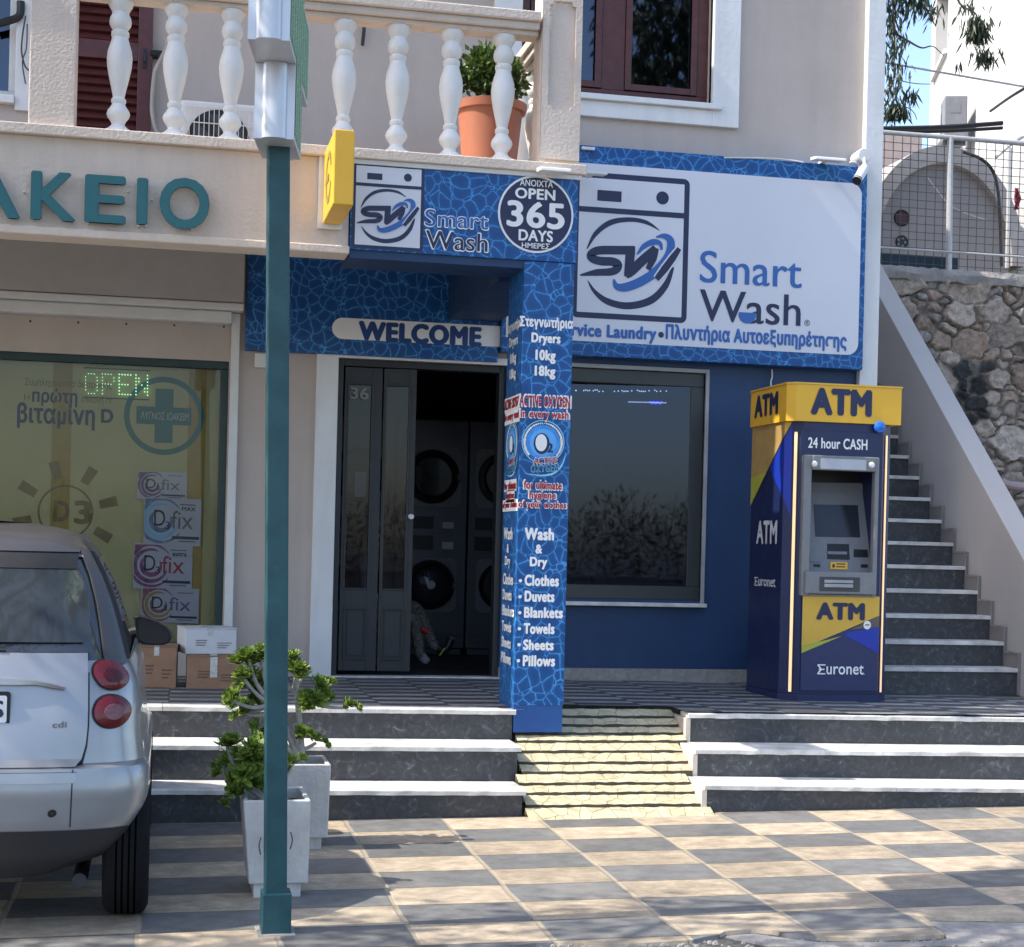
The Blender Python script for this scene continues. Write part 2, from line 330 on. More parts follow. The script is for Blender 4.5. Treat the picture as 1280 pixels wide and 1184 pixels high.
def thing(name, loc, label, cat, group=None):
    o = bpy.data.objects.new(name, None); COL.objects.link(o); o.location = loc; o.empty_display_size = .1
    WLOC[o] = Vector(loc); o['label'] = label; o['category'] = cat
    if group: o['group'] = group
    return o
def tag(o, label, cat, group=None):
    o['label'] = label; o['category'] = cat
    if group: o['group'] = group
    return o
def copy_tree(o, parent=None):
    c = o.copy(); COL.objects.link(c); WLOC[c] = WLOC[o].copy()
    if parent: c.parent = parent
    for ch in list(o.children): copy_tree(ch, c)
    return c

# text as flat print: bbox fitted to a rectangle in a plane
TXT = {}
LATIN = str.maketrans('ΑΒΕΖΗΙΚΜΝΟΡΤΥΧπ', 'ABEZHIKMNOPTYXп')     # same shapes, cleaner outlines
def text_mesh(body, offset=0, shear=0, spacing=1):
    """unit-box outline of a word; weight comes from a small outline offset plus sideways copies, each a hair above the last"""
    body = body.translate(LATIN); k = (body, offset, shear, spacing)
    if k in TXT: return TXT[k]
    c = bpy.data.curves.new('t', 'FONT'); c.body = body; c.offset = 0; c.shear = shear; c.resolution_u = 4; c.space_character = spacing+offset*1.3
    o = bpy.data.objects.new('t', c); COL.objects.link(o); bpy.context.view_layer.update()
    me = bpy.data.meshes.new_from_object(o.evaluated_get(bpy.context.evaluated_depsgraph_get()))
    v0 = [(v.co.x, v.co.y) for v in me.vertices]; f0 = [tuple(p.vertices) for p in me.polygons]
    bpy.data.objects.remove(o); bpy.data.curves.remove(c); bpy.data.meshes.remove(me)
    sh = [(0, 0)] if offset <= 0 else [(offset*math.cos(R(a))*.85, offset*math.sin(R(a))*.6) for a in ((0, 180) if offset < .015 else (0, 60, 120, 180, 240, 300))]
    vs = []; fs = []
    for i, (dx, dy) in enumerate(sh):
        if 'π' in body:
            for j, f in enumerate(f0):
                n = len(vs); vs += [(v0[q][0]+dx, v0[q][1]+dy, i*.00025+j*1.5e-6) for q in f]; fs.append(tuple(range(n, n+len(f))))
            continue
        n = len(vs); vs += [(x+dx, y+dy, i*.00025) for x, y in v0]; fs += [tuple(q+n for q in f) for f in f0]
    xs = [v[0] for v in vs]; ys = [v[1] for v in vs]; x0, x1, y0, y1 = min(xs), max(xs), min(ys), max(ys)
    TXT[k] = ([((x-x0)/(x1-x0), (y-y0)/(y1-y0), z) for x, y, z in vs], fs); return TXT[k]
def text(mb, body, P0, U, V, mi=0, offset=.0, shear=0, spacing=1, thick=0):
    """print body in the parallelogram P0, P0+U, P0+V"""
    vs, fs = text_mesh(body, offset, shear, spacing); P0, U, V = Vector(P0), Vector(U), Vector(V)
    nrm = U.cross(V).normalized()
    a = [P0+U*x+V*y+nrm*z for x, y, z in vs]
    if not thick: return mb.add(a, fs, mi)
    b = [p+nrm*thick for p in a]; n = len(a)
    ed = {}
    for f in fs:
        for i in range(len(f)):
            e = (f[i], f[(i+1) % len(f)]); ed[e] = 1
    side = [(e[0], e[1], e[1]+n, e[0]+n) for e in ed if (e[1], e[0]) not in ed]
    return mb.add(a+b, [f[::-1] for f in fs]+[tuple(i+n for i in f) for f in fs]+side, mi)
def text_px(mb, body, bl, tr, Y, **kw):
    a, b = at(*bl, Y=Y), at(*tr, Y=Y)
    return text(mb, body, a, (b.x-a.x, 0, 0), (0, 0, b.z-a.z), **kw)
def text_halo(mb, body, bl, tr, Y, mi_in, mi_out, off, grow=.035, **kw):
    text_px(mb, body, bl, tr, Y, mi=mi_in, offset=off, **kw)
    a, b = at(*bl, Y=Y), at(*tr, Y=Y); g = grow*(b.z-a.z)*3
    n = max(1, len(body)); e = g
    text(mb, body, (a.x-e, Y+.0015, a.z-e), (b.x-a.x+2*e, 0, 0), (0, 0, b.z-a.z+2*e), mi=mi_out, offset=off+.04, **kw)
def disc(mb, c, r, Y, mi=0, n=40, rz=None):
    rz = rz or r; mb.sheet([(c[0]+r*math.cos(2*math.pi*i/n), Y, c[1]+rz*math.sin(2*math.pi*i/n)) for i in range(n)], mi)
def ribbon(mb, pts, ws, Y, mi=0, sub=5):
    """variable width stroke in the plane y=Y; pts (x,z), ws half widths; Catmull-Rom"""
    P = []; W = []
    n = len(pts)
    for i in range(n-1):
        p0, p1, p2, p3 = pts[max(i-1, 0)], pts[i], pts[i+1], pts[min(i+2, n-1)]
        for j in range(sub):
            t = j/sub
            P.append(tuple(.5*((2*p1[k])+(-p0[k]+p2[k])*t+(2*p0[k]-5*p1[k]+4*p2[k]-p3[k])*t*t+(-p0[k]+3*p1[k]-3*p2[k]+p3[k])*t**3) for k in (0, 1)))
            W.append(ws[i]+(ws[i+1]-ws[i])*t)
    P.append(pts[-1]); W.append(ws[-1]); A = []; B = []
    for i, p in enumerate(P):
        q, r = P[max(i-1, 0)], P[min(i+1, len(P)-1)]; dx, dz = r[0]-q[0], r[1]-q[1]; l = math.hypot(dx, dz) or 1
        A.append((p[0]-dz/l*W[i], Y, p[1]+dx/l*W[i])); B.append((p[0]+dz/l*W[i], Y, p[1]-dx/l*W[i]))
    mb.grid([A, B], mi)
def rrect(x0, x1, z0, z1, r, Y, n=6, corners=(1, 1, 1, 1)):
    out = []
    for (cx, cz, a0), on in zip(((x1-r, z1-r, 0), (x0+r, z1-r, 90), (x0+r, z0+r, 180), (x1-r, z0+r, 270)), corners):
        if not on: out.append({0: (x1, Y, z1), 90: (x0, Y, z1), 180: (x0, Y, z0), 270: (x1, Y, z0)}[a0]); continue
        for i in range(n+1):
            a = R(a0+90*i/n); out.append((cx+r*math.cos(a), Y, cz+r*math.sin(a)))
    return out
def smooth_pts(pts, sub=4):
    out = []; n = len(pts); pts = [Vector(p) for p in pts]
    for i in range(n-1):
        p0, p1, p2, p3 = pts[max(i-1, 0)], pts[i], pts[i+1], pts[min(i+2, n-1)]
        for j in range(sub):
            t = j/sub; out.append(.5*((2*p1)+(p2-p0)*t+(2*p0-5*p1+4*p2-p3)*t*t+(3*p1-p0-3*p2+p3)*t**3))
    return out+[pts[-1]]
# ================================================================ SETTING
ZT = .515
def zt(x): return .522 - .009*max(0, x-2.5)
# asphalt: one sheet to the horizon
mb = MB(); xs = [-200, -60, -20, -10, -9, 0, 5, 14, 15, 30, 80, 200]; ys = [-220, -60, -20, -9, -6.6, -5, -3.2, -3, 5, 40, 220]
def road_z(x, y): return pave_z(x, y)-.016 if -10 < x < 15 and -7 < y < -3.1 else -.14
mb.grid([[(x, y, road_z(x, y)) for x in xs] for y in ys]); o = mb.build('road', M_ASPH); o['kind'] = 'structure'
edge = [(-9, -5.7), (-.6, -5.80)]+[tuple(pave(*p).xy) for p in ((300, 1184), (430, 1186), (560, 1181), (620, 1182), (695, 1178), (760, 1180), (830, 1177), (865, 1175), (897, 1169), (906, 1164), (939, 1161), (962, 1163), (989, 1168), (1024, 1171), (1080, 1172), (1150, 1170), (1180, 1168), (1172, 1160), (1163, 1152), (1155, 1146), (1200, 1147), (1280, 1148))]+[(14, -5.35)]
rng = random.Random(3); fine = []
for a, b in zip(edge, edge[1:]):
    n = max(1, int(math.hypot(b[0]-a[0], b[1]-a[1])/.07)) if -1.2 < a[0] < 6 else 1
    for i in range(n):
        t = i/n; j = rng.uniform(-.012, .012) if i else 0
        fine.append((a[0]+(b[0]-a[0])*t, a[1]+(b[1]-a[1])*t+j))
fine.append(edge[-1])
rows = [[], [], []]
for x, y in fine:
    rows[0].append((x, -2.6, pave_z(x, -2.6))); rows[1].append((x, y, pave_z(x, y))); rows[2].append((x, y-.006, pave_z(x, y)-.022))
mb = MB().grid(rows); o = mb.build('pavement', M_PAVE); o['kind'] = 'structure'
# crumbled concrete edge
mb = MB(); pts = [pave(*p) for p in ((906, 1166), (939, 1163), (989, 1170), (1024, 1174), (1150, 1173), (1184, 1170), (1174, 1161), (1158, 1148), (1280, 1150), (1280, 1184), (1180, 1178), (1060, 1183), (960, 1178))]
mb.prism([(p.x, p.y-.02, pave_z(p.x, p.y)-.018) for p in pts], (0, 0, .010)); o = mb.build('broken_kerb_edge', M_CONC); o['kind'] = 'structure'
rng = random.Random(5); mb = MB()
for i in range(150):
    c = pave(rng.uniform(620, 1280), rng.uniform(1172, 1184)); s = rng.uniform(.004, .012); z = pave_z(c.x, c.y)-.015
    mb.hexa([(c.x-s, c.y-s, z), (c.x+s, c.y-s*.8, z), (c.x+s*.9, c.y+s, z), (c.x-s, c.y+s*.7, z)], [(c.x-s*.5, c.y-s*.5, z+s*1.1), (c.x+s*.6, c.y-s*.4, z+s), (c.x+s*.5, c.y+s*.5, z+s*1.2), (c.x-s*.6, c.y+s*.4, z+s)])
o = mb.build('road_gravel', M_CONC); o['kind'] = 'stuff'
# terrace floor
mb = MB(); rows = []
for y in (-2.31, -2.0, 0.12): rows.append([(x, y, zt(x)-.004) for x in (-8, 2.2)])
mb.grid(rows)
rows = [[(x, y, zt(x)-.004) for x in (2.2, 2.5, 3.2, 6, 10)] for y in (-2.0, 0.12)]; mb.grid(rows)
rows = [[(x, y, zt(x)-.004) for x in (3.2, 6, 10)] for y in (-2.31, -2.0)]; mb.grid(rows)
rows = [[(x, y, zt(x)-.004) for x in (5.45, 10)] for y in (.12, 4.4)]; mb.grid(rows)
o = mb.build('terrace', M_TERR); o['kind'] = 'structure'

# steps: each flight one thing
NY = (-2.32, -2.65, -2.98)
def flight(x0, x1, pxa, pxb, label, endcap):
    t = thing('front_steps', ((x0[0]+x1[0])/2, -2.6, -.05), label, 'steps')
    for k in range(3):
        (ax, ay), (bx, by) = pxa[k], pxb[k]; a, b = at(ax, ay, Y=NY[k]), at(bx, by, Y=NY[k])
        zz = lambda x: a.z+(b.z-a.z)*(x-a.x)/(b.x-a.x)
        xa, xb = x0[k], x1[k]; back = NY[k]+.36 if k else NY[k]+.16
        th = .03; rng = random.Random(k+int(x0[0]*10)); n = 5
        cuts = [xa]+sorted(xa+(xb-xa)*(i+rng.uniform(-.2, .2))/n for i in range(1, n))+[xb]
        m = MB()
        for c0, c1 in zip(cuts, cuts[1:]):
            g = .0015; k_ = max(3, int((c1-c0)/.05)); jit = lambda: rng.uniform(-.0022, .0022)
            xs_ = [c0+g+(c1-c0-2*g)*q/k_ for q in range(k_+1)]; ja = [jit()-(.006*rng.random() if rng.random() < .08 else 0) for _ in xs_]; jb = [jit() for _ in xs_]
            m.grid([[(x, back, zz(x)-th) for x in xs_], [(x, NY[k]+q*.4, zz(x)-th+r*.5) for x, q, r in zip(xs_, jb, ja)], [(x, NY[k]-q*.5, zz(x)-.007) for x, q in zip(xs_, ja)], [(x, NY[k]+.006-q, zz(x)+q*.3) for x, q in zip(xs_, ja)], [(x, back, zz(x)) for x in xs_]])
            for x in (xs_[0], xs_[-1]): m.add([(x, back, zz(x)-th), (x, NY[k], zz(x)-th), (x, NY[k], zz(x)-.007), (x, NY[k]+.006, zz(x)), (x, back, zz(x))], [(0, 1, 2, 3, 4)])
        m.build('tread', M_MARBLE, t)
        zlo = -.13 if k == 2 else None
        m = MB(); yb = NY[k]+.022
        lo = (lambda x: -.13) if k == 2 else (lambda x: zt(x)-.17*(k+1)-.06)
        ea = xa + (.02 if endcap else .0)
        m.hexa([(ea, yb, lo(ea)), (xb-.02, yb, lo(xb)), (xb-.02, yb+.3, lo(xb)), (ea, yb+.3, lo(ea))],
               [(ea, yb, zz(ea)-th), (xb-.02, yb, zz(xb)-th), (xb-.02, yb+.3, zz(xb)-th), (ea, yb+.3, zz(ea)-th)])
        m.build('riser', M_RISER, t)
    if endcap:
        m = MB()
        for k in range(3):
            a = at(*pxa[k], Y=NY[k]); m.box(x0[k]-.012, x0[k]+.018, NY[k]+.012, NY[k]+.345, -.12, a.z-.031)
        m.build('cheek', M_CREAM, t)
    return t
flight((-7, -7, -7), (2.13, 2.095, 2.055), ((190, 882), (190, 930.5), (190, 986.5)), ((650, 887.5), (650, 933.5), (650, 988)),
       'grey stone steps with white treads, between the car and the blue pillar', False)
flight((3.22, 3.16, 3.11), (9, 9, 9), ((900, 892), (900, 936.5), (900, 981)), ((1280, 897), (1280, 940), (1280, 985)),
       'grey stone steps with white treads, right of the ramp below the cash machine', True)

# ramp of stamped yellow concrete: a real notched profile
def ramp_mat():
    m, ns, L, b = new_mat('stamped yellow concrete'); geo = N(ns, 'ShaderNodeNewGeometry')
    no = N(ns, 'ShaderNodeTexNoise', i_Scale=2.5, i_Detail=2); L.new(geo.outputs['Position'], no.inputs['Vector'])
    sc = N(ns, 'ShaderNodeVectorMath', operation='SCALE'); sc.inputs['Scale'].default_value = .16; L.new(no.outputs['Color'], sc.inputs[0])
    ad = N(ns, 'ShaderNodeVectorMath', operation='ADD'); L.new(geo.outputs['Position'], ad.inputs[0]); L.new(sc.outputs[0], ad.inputs[1])
    v = N(ns, 'ShaderNodeTexVoronoi', feature='DISTANCE_TO_EDGE', voronoi_dimensions='2D', i_Scale=11, i_Randomness=.9); L.new(ad.outputs[0], v.inputs['Vector'])
    rp = ramp(ns, [(.006, (.35, .28, .18)), (.03, (1, 1, 1))]); L.new(v.outputs['Distance'], rp.inputs[0])
    n2 = N(ns, 'ShaderNodeTexNoise', i_Scale=9, i_Detail=7, i_Roughness=.7); L.new(geo.outputs['Position'], n2.inputs['Vector'])
    r2 = ramp(ns, [(.3, (.36, .30, .19)), (.52, (.55, .475, .29)), (.75, (.64, .56, .38))]); L.new(n2.outputs['Fac'], r2.inputs[0])
    mu = N(ns, 'ShaderNodeMix', data_type='RGBA', blend_type='MULTIPLY', i_0=.55); L.new(r2.outputs[0], mu.inputs[6]); L.new(rp.outputs[0], mu.inputs[7]); L.new(mu.outputs[2], b.inputs['Base Color'])
    b.inputs['Roughness'].default_value = .85
    bp = N(ns, 'ShaderNodeBump', i_Strength=.7, i_Distance=.012); L.new(rp.outputs[0], bp.inputs['Height']); L.new(bp.outputs[0], b.inputs['Normal']); return m
M_RAMP = ramp_mat(); M_GROOVE = mat('groove shade', (.06, .048, .034), .95, var=.3)  # dark colour stands in for shade on the notched ridge fronts
py = [884, 895.6, 906.5, 916.7, 926.5, 939, 953, 965, 979, 991, 1006.5, 1026]
y0, y1, z0, z1 = -1.98, -3.06, .505, pave_z(2.5, -3.06)+.004
t = thing('ramp', (2.6, -2.5, -.03), 'yellow stamped concrete ramp with dark cross grooves between the two flights of steps', 'ramp')
prof = []
for i, yy in enumerate(py):
    d = ray(760, yy); n = Vector((0, z1-z0, -(y1-y0))); tt = (Vector((0, y0, z0))-CAM).dot(n)/d.dot(n); p = CAM+d*tt; prof.append((p.y, p.z))
m = MB(); g = MB()
for (ya, za), (yb, zb) in zip(prof, prof[1:]):
    rowsA = []; nx = 26; rng = random.Random(int(ya*1000))
    xl = lambda y: 2.136 if y > -2.31 else 2.1 if y > -2.64 else 2.06 if y > -2.97 else 2.05
    xr = lambda y: 3.205 if y > -2.31 else 3.145 if y > -2.64 else 3.095 if y > -2.97 else 3.15
    ya_, yb_ = ya, yb; ym = (ya+yb)/2
    dz = .016
    A = []; B = []; C = []; D = []
    for i in range(nx+1):
        f = i/nx; x = x2 = xl(ym)+(xr(ym)-xl(ym))*f; j = rng.uniform(-.004, .004); k = rng.uniform(-.004, .002)
        jj = .004*math.sin(i*2.1+ya*9)+j; A.append((x, ya-.012+jj, za-.05)); B.append((x, ya-.014+jj, za-.009+k)); C.append((x2, yb+.002, zb+.006+k)); D.append((x2, yb-.012+j*.5, zb-.045))
    m.grid([A, B, C]); g.grid([C, D]); g.grid([[(p[0], p[1]+.05, p[2]+.022) for p in A], [(p[0], p[1]-.05, p[2]-.02) for p in A]])
m.build('ramp_slab', M_RAMP, t); g.build('groove_bed', M_GROOVE, t)

# ================================================================ BUILDING
def wall(mb, x0, x1, z0, z1, holes, y0, y1, mi=0):
    X = sorted({x0, x1}|{min(max(h[i], x0), x1) for h in holes for i in (0, 1)}); Z = sorted({z0, z1}|{min(max(h[i], z0), z1) for h in holes for i in (2, 3)})
    for a, b in zip(X, X[1:]):
        z_run = None
        for c, d in zip(Z, Z[1:]):
            inside = any(h[0] < (a+b)/2 < h[1] and h[2] < (c+d)/2 < h[3] for h in holes)
            if inside:
                if z_run is not None: mb.box(a, b, y0, y1, z_run, c, mi); z_run = None
            elif z_run is None: z_run = c
        if z_run is not None: mb.box(a, b, y0, y1, z_run, z1, mi)
BLD = thing('corner_building', (0, 0, .5), 'beige two storey building with white corner pilaster, balcony over two ground floor shops', 'building')
xdl, xdr = at(418, 650, Y=0).x, 2.50         # door opening
zdh = at(520, 452, Y=0).z
PW = (-3.2, .455, .70, at(140, 445, Y=0).z)     # pharmacy window opening
LW = (2.72, 4.06, 1.125, at(800, 463, Y=0).z)
uw0, uw1 = at(650, 100, Y=0).x, at(890, 60, Y=0).x; uz0 = at(800, 125, Y=0).z; UW = (uw0, uw1, uz0, uz0+1.75)
FW_ = (at(-60, 60, Y=0).x, at(20, 60, Y=0).x, at(8, 120, Y=0).z, at(8, 120, Y=0).z+1.2)
m = MB()
wall(m, -8, xdr, .4, 3.7, [PW, (xdl, xdr, .4, zdh)], 0, .25)
wall(m, -8, 5.44, 3.7, 8.2, [UW, FW_], 0, .25)
m.box(5.2, 5.44, .25, 9, .4, 8.2); m.box(-8, 5.44, 8.75, 9, .4, 8.2); m.box(-8, -7.75, .25, 8.75, .4, 8.2); m.box(-8, 5.44, 0, 9, 8.2, 8.35)
m.build('wall', M_BEIGE, BLD)
m = MB(); wall(m, xdr, 5.3, .60, 3.7, [LW], 0, .25); m.build('blue_wall', M_NAVY, BLD)
m = MB().box(xdr, 5.3, -.015, .25, .4, .60); m.build('plinth', mat('grey plinth', (.30, .28, .26), .85, var=.2, scale=30, bump=.3), BLD)
m = MB().box(-8, 2.4, -1.45, -.002, 6.9, 7.12); m.build('added_shade_slab', M_CREAM, BLD, bevel=.01)  # unseen slab, added above the view to shade kiosk side and stair parapet
m = MB().box(5.3, 5.45, -.06, .25, .4, 8.2); m.build('pilaster', M_WHITE, BLD, bevel=.006)
# balcony
BAL = MB(); xe = 2.46
BAL.box(-8, xe-.02, -2.1, -.001, 3.60, 3.775)
bal = BAL.build('balcony', M_CREAM, BLD)
m = MB(); m.box(-8, 1.045, -2.3, -2.1, 3.255, 3.77)
m.build('fascia', M_CREAM, bal)
m = MB(); m.box(-8, 1.05, -2.335, -2.1, 3.205, 3.253); m.build('fascia_lip', M_CREAM, bal, bevel=.008)
m = MB(); m.box(-8, xe+.02, -2.345, -2.06, 3.772, 3.832); m.build('ledge', M_CREAM, bal, bevel=.006)
m = MB(); m.box(1.055, 2.44, -2.296, -1.9, 3.19, 3.770); m.box(2.04, 2.42, -1.9, -.002, 3.17, 3.6); m.build('beam', M_NAVY, bal)
def bprof(h):
    P = [(640,62),(618,62),(612,50),(600,36),(590,30),(575,38),(560,50),(545,55),(530,51),(512,38),(498,30),(490,35),(478,35),(468,27),(430,35),(380,47),(330,57),(290,60),(255,56),(215,43),(195,38),(188,42),(170,42),(162,33),(152,42),(138,50),(122,52),(104,49),(90,41),(80,39),(68,46),(52,56),(40,58),(28,58)]
    return [(r*.00122, (640-y)/612*h) for y, r in P]
zl, zr = 3.832, at(620, 45, Y=-2.2).z
h = zr-zl
def baluster(x, y, src=None):
    if src is None:
        mm = MB(); mm.lathe(bprof(h), (x, y, zl), 20); mm.box(x-.066, x+.066, y-.066, y+.066, zl, zl+.022)
        return mm.build('baluster', M_BAL, bal, smooth=True, loc=(x, y, zl))
    c = src.copy(); COL.objects.link(c); c.parent = bal; WLOC[c] = Vector((x, y, zl)); c.location = WLOC[c]-WLOC[bal]; c.rotation_euler = (0, 0, random.uniform(0, 6)*0); return c
b0 = None
for bx in (147, 217, 287, 358, 428, 495, 562, 627): 
    x = at(bx, 178, Y=-2.2).x; q = baluster(x, -2.2, b0); b0 = b0 or q
for k in range(5): baluster(2.34, -1.86+k*.36, b0)
for k in range(4): baluster(at(-40, 178, Y=-2.2).x-.33*k, -2.2, b0)
px0, px1 = at(37, 80, Y=-2.3).x, at(95, 80, Y=-2.3).x
m = MB()
for a, b_ in ((-8, px0-.002), (px1+.002, at(675, 40, Y=-2.3).x)):
    m.box(a, b_, -2.27, -2.13, zr, zr+.03); m.box(a, b_, -2.30, -2.10, zr+.03, zr+.075); m.box(a, b_, -2.325, -2.075, zr+.075, zr+.135)
m.box(2.27, 2.41, -2.07, 0, zr, zr+.03); m.box(2.24, 2.44, -2.07, 0, zr+.03, zr+.075); m.box(2.215, 2.465, -2.07, 0, zr+.075, zr+.135)
m.build('handrail', M_CREAM, bal, bevel=.008)
m = MB().box(px0, px1, -2.31, -2.09, 3.832, 4.95); m.build('railing_post', M_CREAM, bal, bevel=.006)
nx0, nx1 = at(677, 100, Y=-2.3).x, at(726, 100, Y=-2.3).x
m = MB().box(nx0, nx1, -2.288, -2.07, 3.832, 5.1)
ix0, ix1, iz0, iz1 = at(686, 60, Y=-2.3).x, at(719, 60, Y=-2.3).x, at(700, 138, Y=-2.3).z, at(700, 2, Y=-2.3).z; e = .028
inner = [(ix0+e, iz0), (ix1-e, iz0), (ix1-e*.8, iz0+e*.8), (ix1, iz0+e), (ix1, iz1-e), (ix1-e*.8, iz1-e*.8), (ix1-e, iz1), (ix0+e, iz1), (ix0+e*.8, iz1-e*.8), (ix0, iz1-e), (ix0, iz0+e), (ix0+e*.8, iz0+e*.8)]
outer = [(nx0 if x < (nx0+nx1)/2-.02 else nx1, z) if abs(x-(ix0 if x < (nx0+nx1)/2 else ix1)) < e*.5 else (x, 3.86 if z < 4.4 else 5.1) for x, z in inner]
outer = []
for i, (x, z) in enumerate(inner): outer.append([(x, 3.86), (x, 3.86), (nx1, 3.86), (nx1, z), (nx1, z), (nx1, 5.1), (x, 5.1), (x, 5.1), (nx0, 5.1), (nx0, z), (nx0, z), (nx0, 3.86)][i])
m.grid([[(x, -2.308, z) for x, z in outer], [(x, -2.308, z) for x, z in inner], [(x, -2.289, z) for x, z in inner]], closed=True)
m.build('railing_post', M_CREAM, bal)
# upper window with white surround
def framed(name, X0, X1, Z0, Z1, fw, y, parent, fmat, gmat, mull=(), depth=.06, label=None):
    m = MB(); m.box(X0, X1, y, y+depth, Z0, Z0+fw); m.box(X0, X1, y, y+depth, Z1-fw, Z1); m.box(X0, X0+fw, y, y+depth, Z0+fw, Z1-fw); m.box(X1-fw, X1, y, y+depth, Z0+fw, Z1-fw)
    for a, b_ in mull: m.box(a, b_, y+.002, y+depth-.002, Z0+fw, Z1-fw)
    f = m.build(name, fmat, parent, bevel=.004)
    MB().box(X0+fw, X1-fw, y+depth*.45, y+depth*.45+.008, Z0+fw, Z1-fw).build('pane', gmat, f); return f
mx0, mx1 = at(752, 60, Y=.1).x, at(781, 60, Y=.1).x
f = framed('window', UW[0], UW[1], UW[2], UW[3], .085, .09, BLD, M_BROWN, M_GLASS2, [(mx0, mx1)])
m = MB(); fw = .05
for a, b_ in ((UW[0]+.087, mx0-.002), (mx1+.002, UW[1]-.087)):
    m.box(a, a+fw, .08, .1, UW[2]+.09, UW[3]-.09); m.box(b_-fw, b_, .08, .1, UW[2]+.09, UW[3]-.09); m.box(a+fw, b_-fw, .08, .1, UW[2]+.09, UW[2]+.09+fw)
m.build('casement', M_BROWN, f, bevel=.004)
tw = at(925, 60, Y=-.03).x-uw1
m = MB(); zb = at(800, 150, Y=-.03).z-.005
m.box(uw0-tw, uw0, -.045, .05, zb, UW[3]+.2); m.box(uw1, uw1+tw, -.045, .05, zb, UW[3]+.2); m.box(uw0, uw1, -.045, .05, zb, uz0-.045); m.box(uw0, uw1, -.045, .05, UW[3], UW[3]+.2)
m.build('window_surround', M_WHITE, f, bevel=.005)
m = MB().box(uw0+.001, at(903, 128, Y=-.08).x, -.085, .09, uz0-.044, uz0); m.build('sill', M_WHITE, f, bevel=.006)
# left upper window
f = framed('window', FW_[0], FW_[1], FW_[2], FW_[3], .05, .06, BLD, M_METW, M_GLASS2)
m = MB().box(FW_[0]-.2, FW_[0]-.001, -.03, .06, FW_[2]-.1, FW_[3]+.1).box(FW_[1]+.001, FW_[1]+.12, -.03, .06, FW_[2]-.1, FW_[3]+.1).box(FW_[0], FW_[1], -.06, .06, FW_[2]-.06, FW_[2]-.001); m.build('window_surround', M_WHITE, f, bevel=.005)
# louvred balcony door
lx0, lx1 = at(60, 90, Y=-.05).x, at(190, 90, Y=-.05).x; lz0 = 3.80; lz1 = 5.9
m = MB(); sw = at(190, 90, Y=-.05).x-at(172, 90, Y=-.05).x
m.box(lx0, lx0+sw, -.07, -.02, lz0, lz1); m.box(lx1-sw, lx1, -.07, -.02, lz0, lz1); m.box(lx0+sw, lx1-sw, -.068, -.022, lz0, lz0+.1); m.box(lx0+sw, lx1-sw, -.068, -.022, lz1-.1, lz1)
zm0, zm1 = at(110, 72, Y=-.05).z, at(110, 49, Y=-.05).z; m.box(lx0+sw, lx1-sw, -.068, -.022, zm0, zm1)
dsh = m.build('balcony_shutter', M_BROWN, BLD, bevel=.004)
m = MB()
for a, b_ in ((lz0+.1, zm0), (zm1, lz1-.1)):
    n = int((b_-a)/.058)
    for i in range(n):
        z = a+(b_-a)*(i+.5)/n
        m.add([(lx0+sw, -.066, z-.026), (lx1-sw, -.066, z-.026), (lx1-sw, -.03, z+.024), (lx0+sw, -.03, z+.024), (lx0+sw, -.056, z-.03), (lx1-sw, -.056, z-.03), (lx1-sw, -.02, z+.02), (lx0+sw, -.02, z+.02)], [(0, 1, 2, 3), (7, 6, 5, 4), (0, 4, 5, 1), (3, 2, 6, 7), (0, 3, 7, 4), (1, 5, 6, 2)])
m.box(lx0+sw, lx1-sw, -.019, -.012, lz0, lz1); m.build('slats', M_BROWN, dsh)
hx, hz = at(181, 73, Y=-.08).x, at(181, 73, Y=-.08).z
m = MB().box(hx-.012, hx+.012, -.078, -.07, hz-.07, hz+.07).tube([(hx, -.075, hz+.02), (hx, -.12, hz+.02), (hx, -.13, hz-.04)], .008); m.build('handle', M_BLACK, dsh)
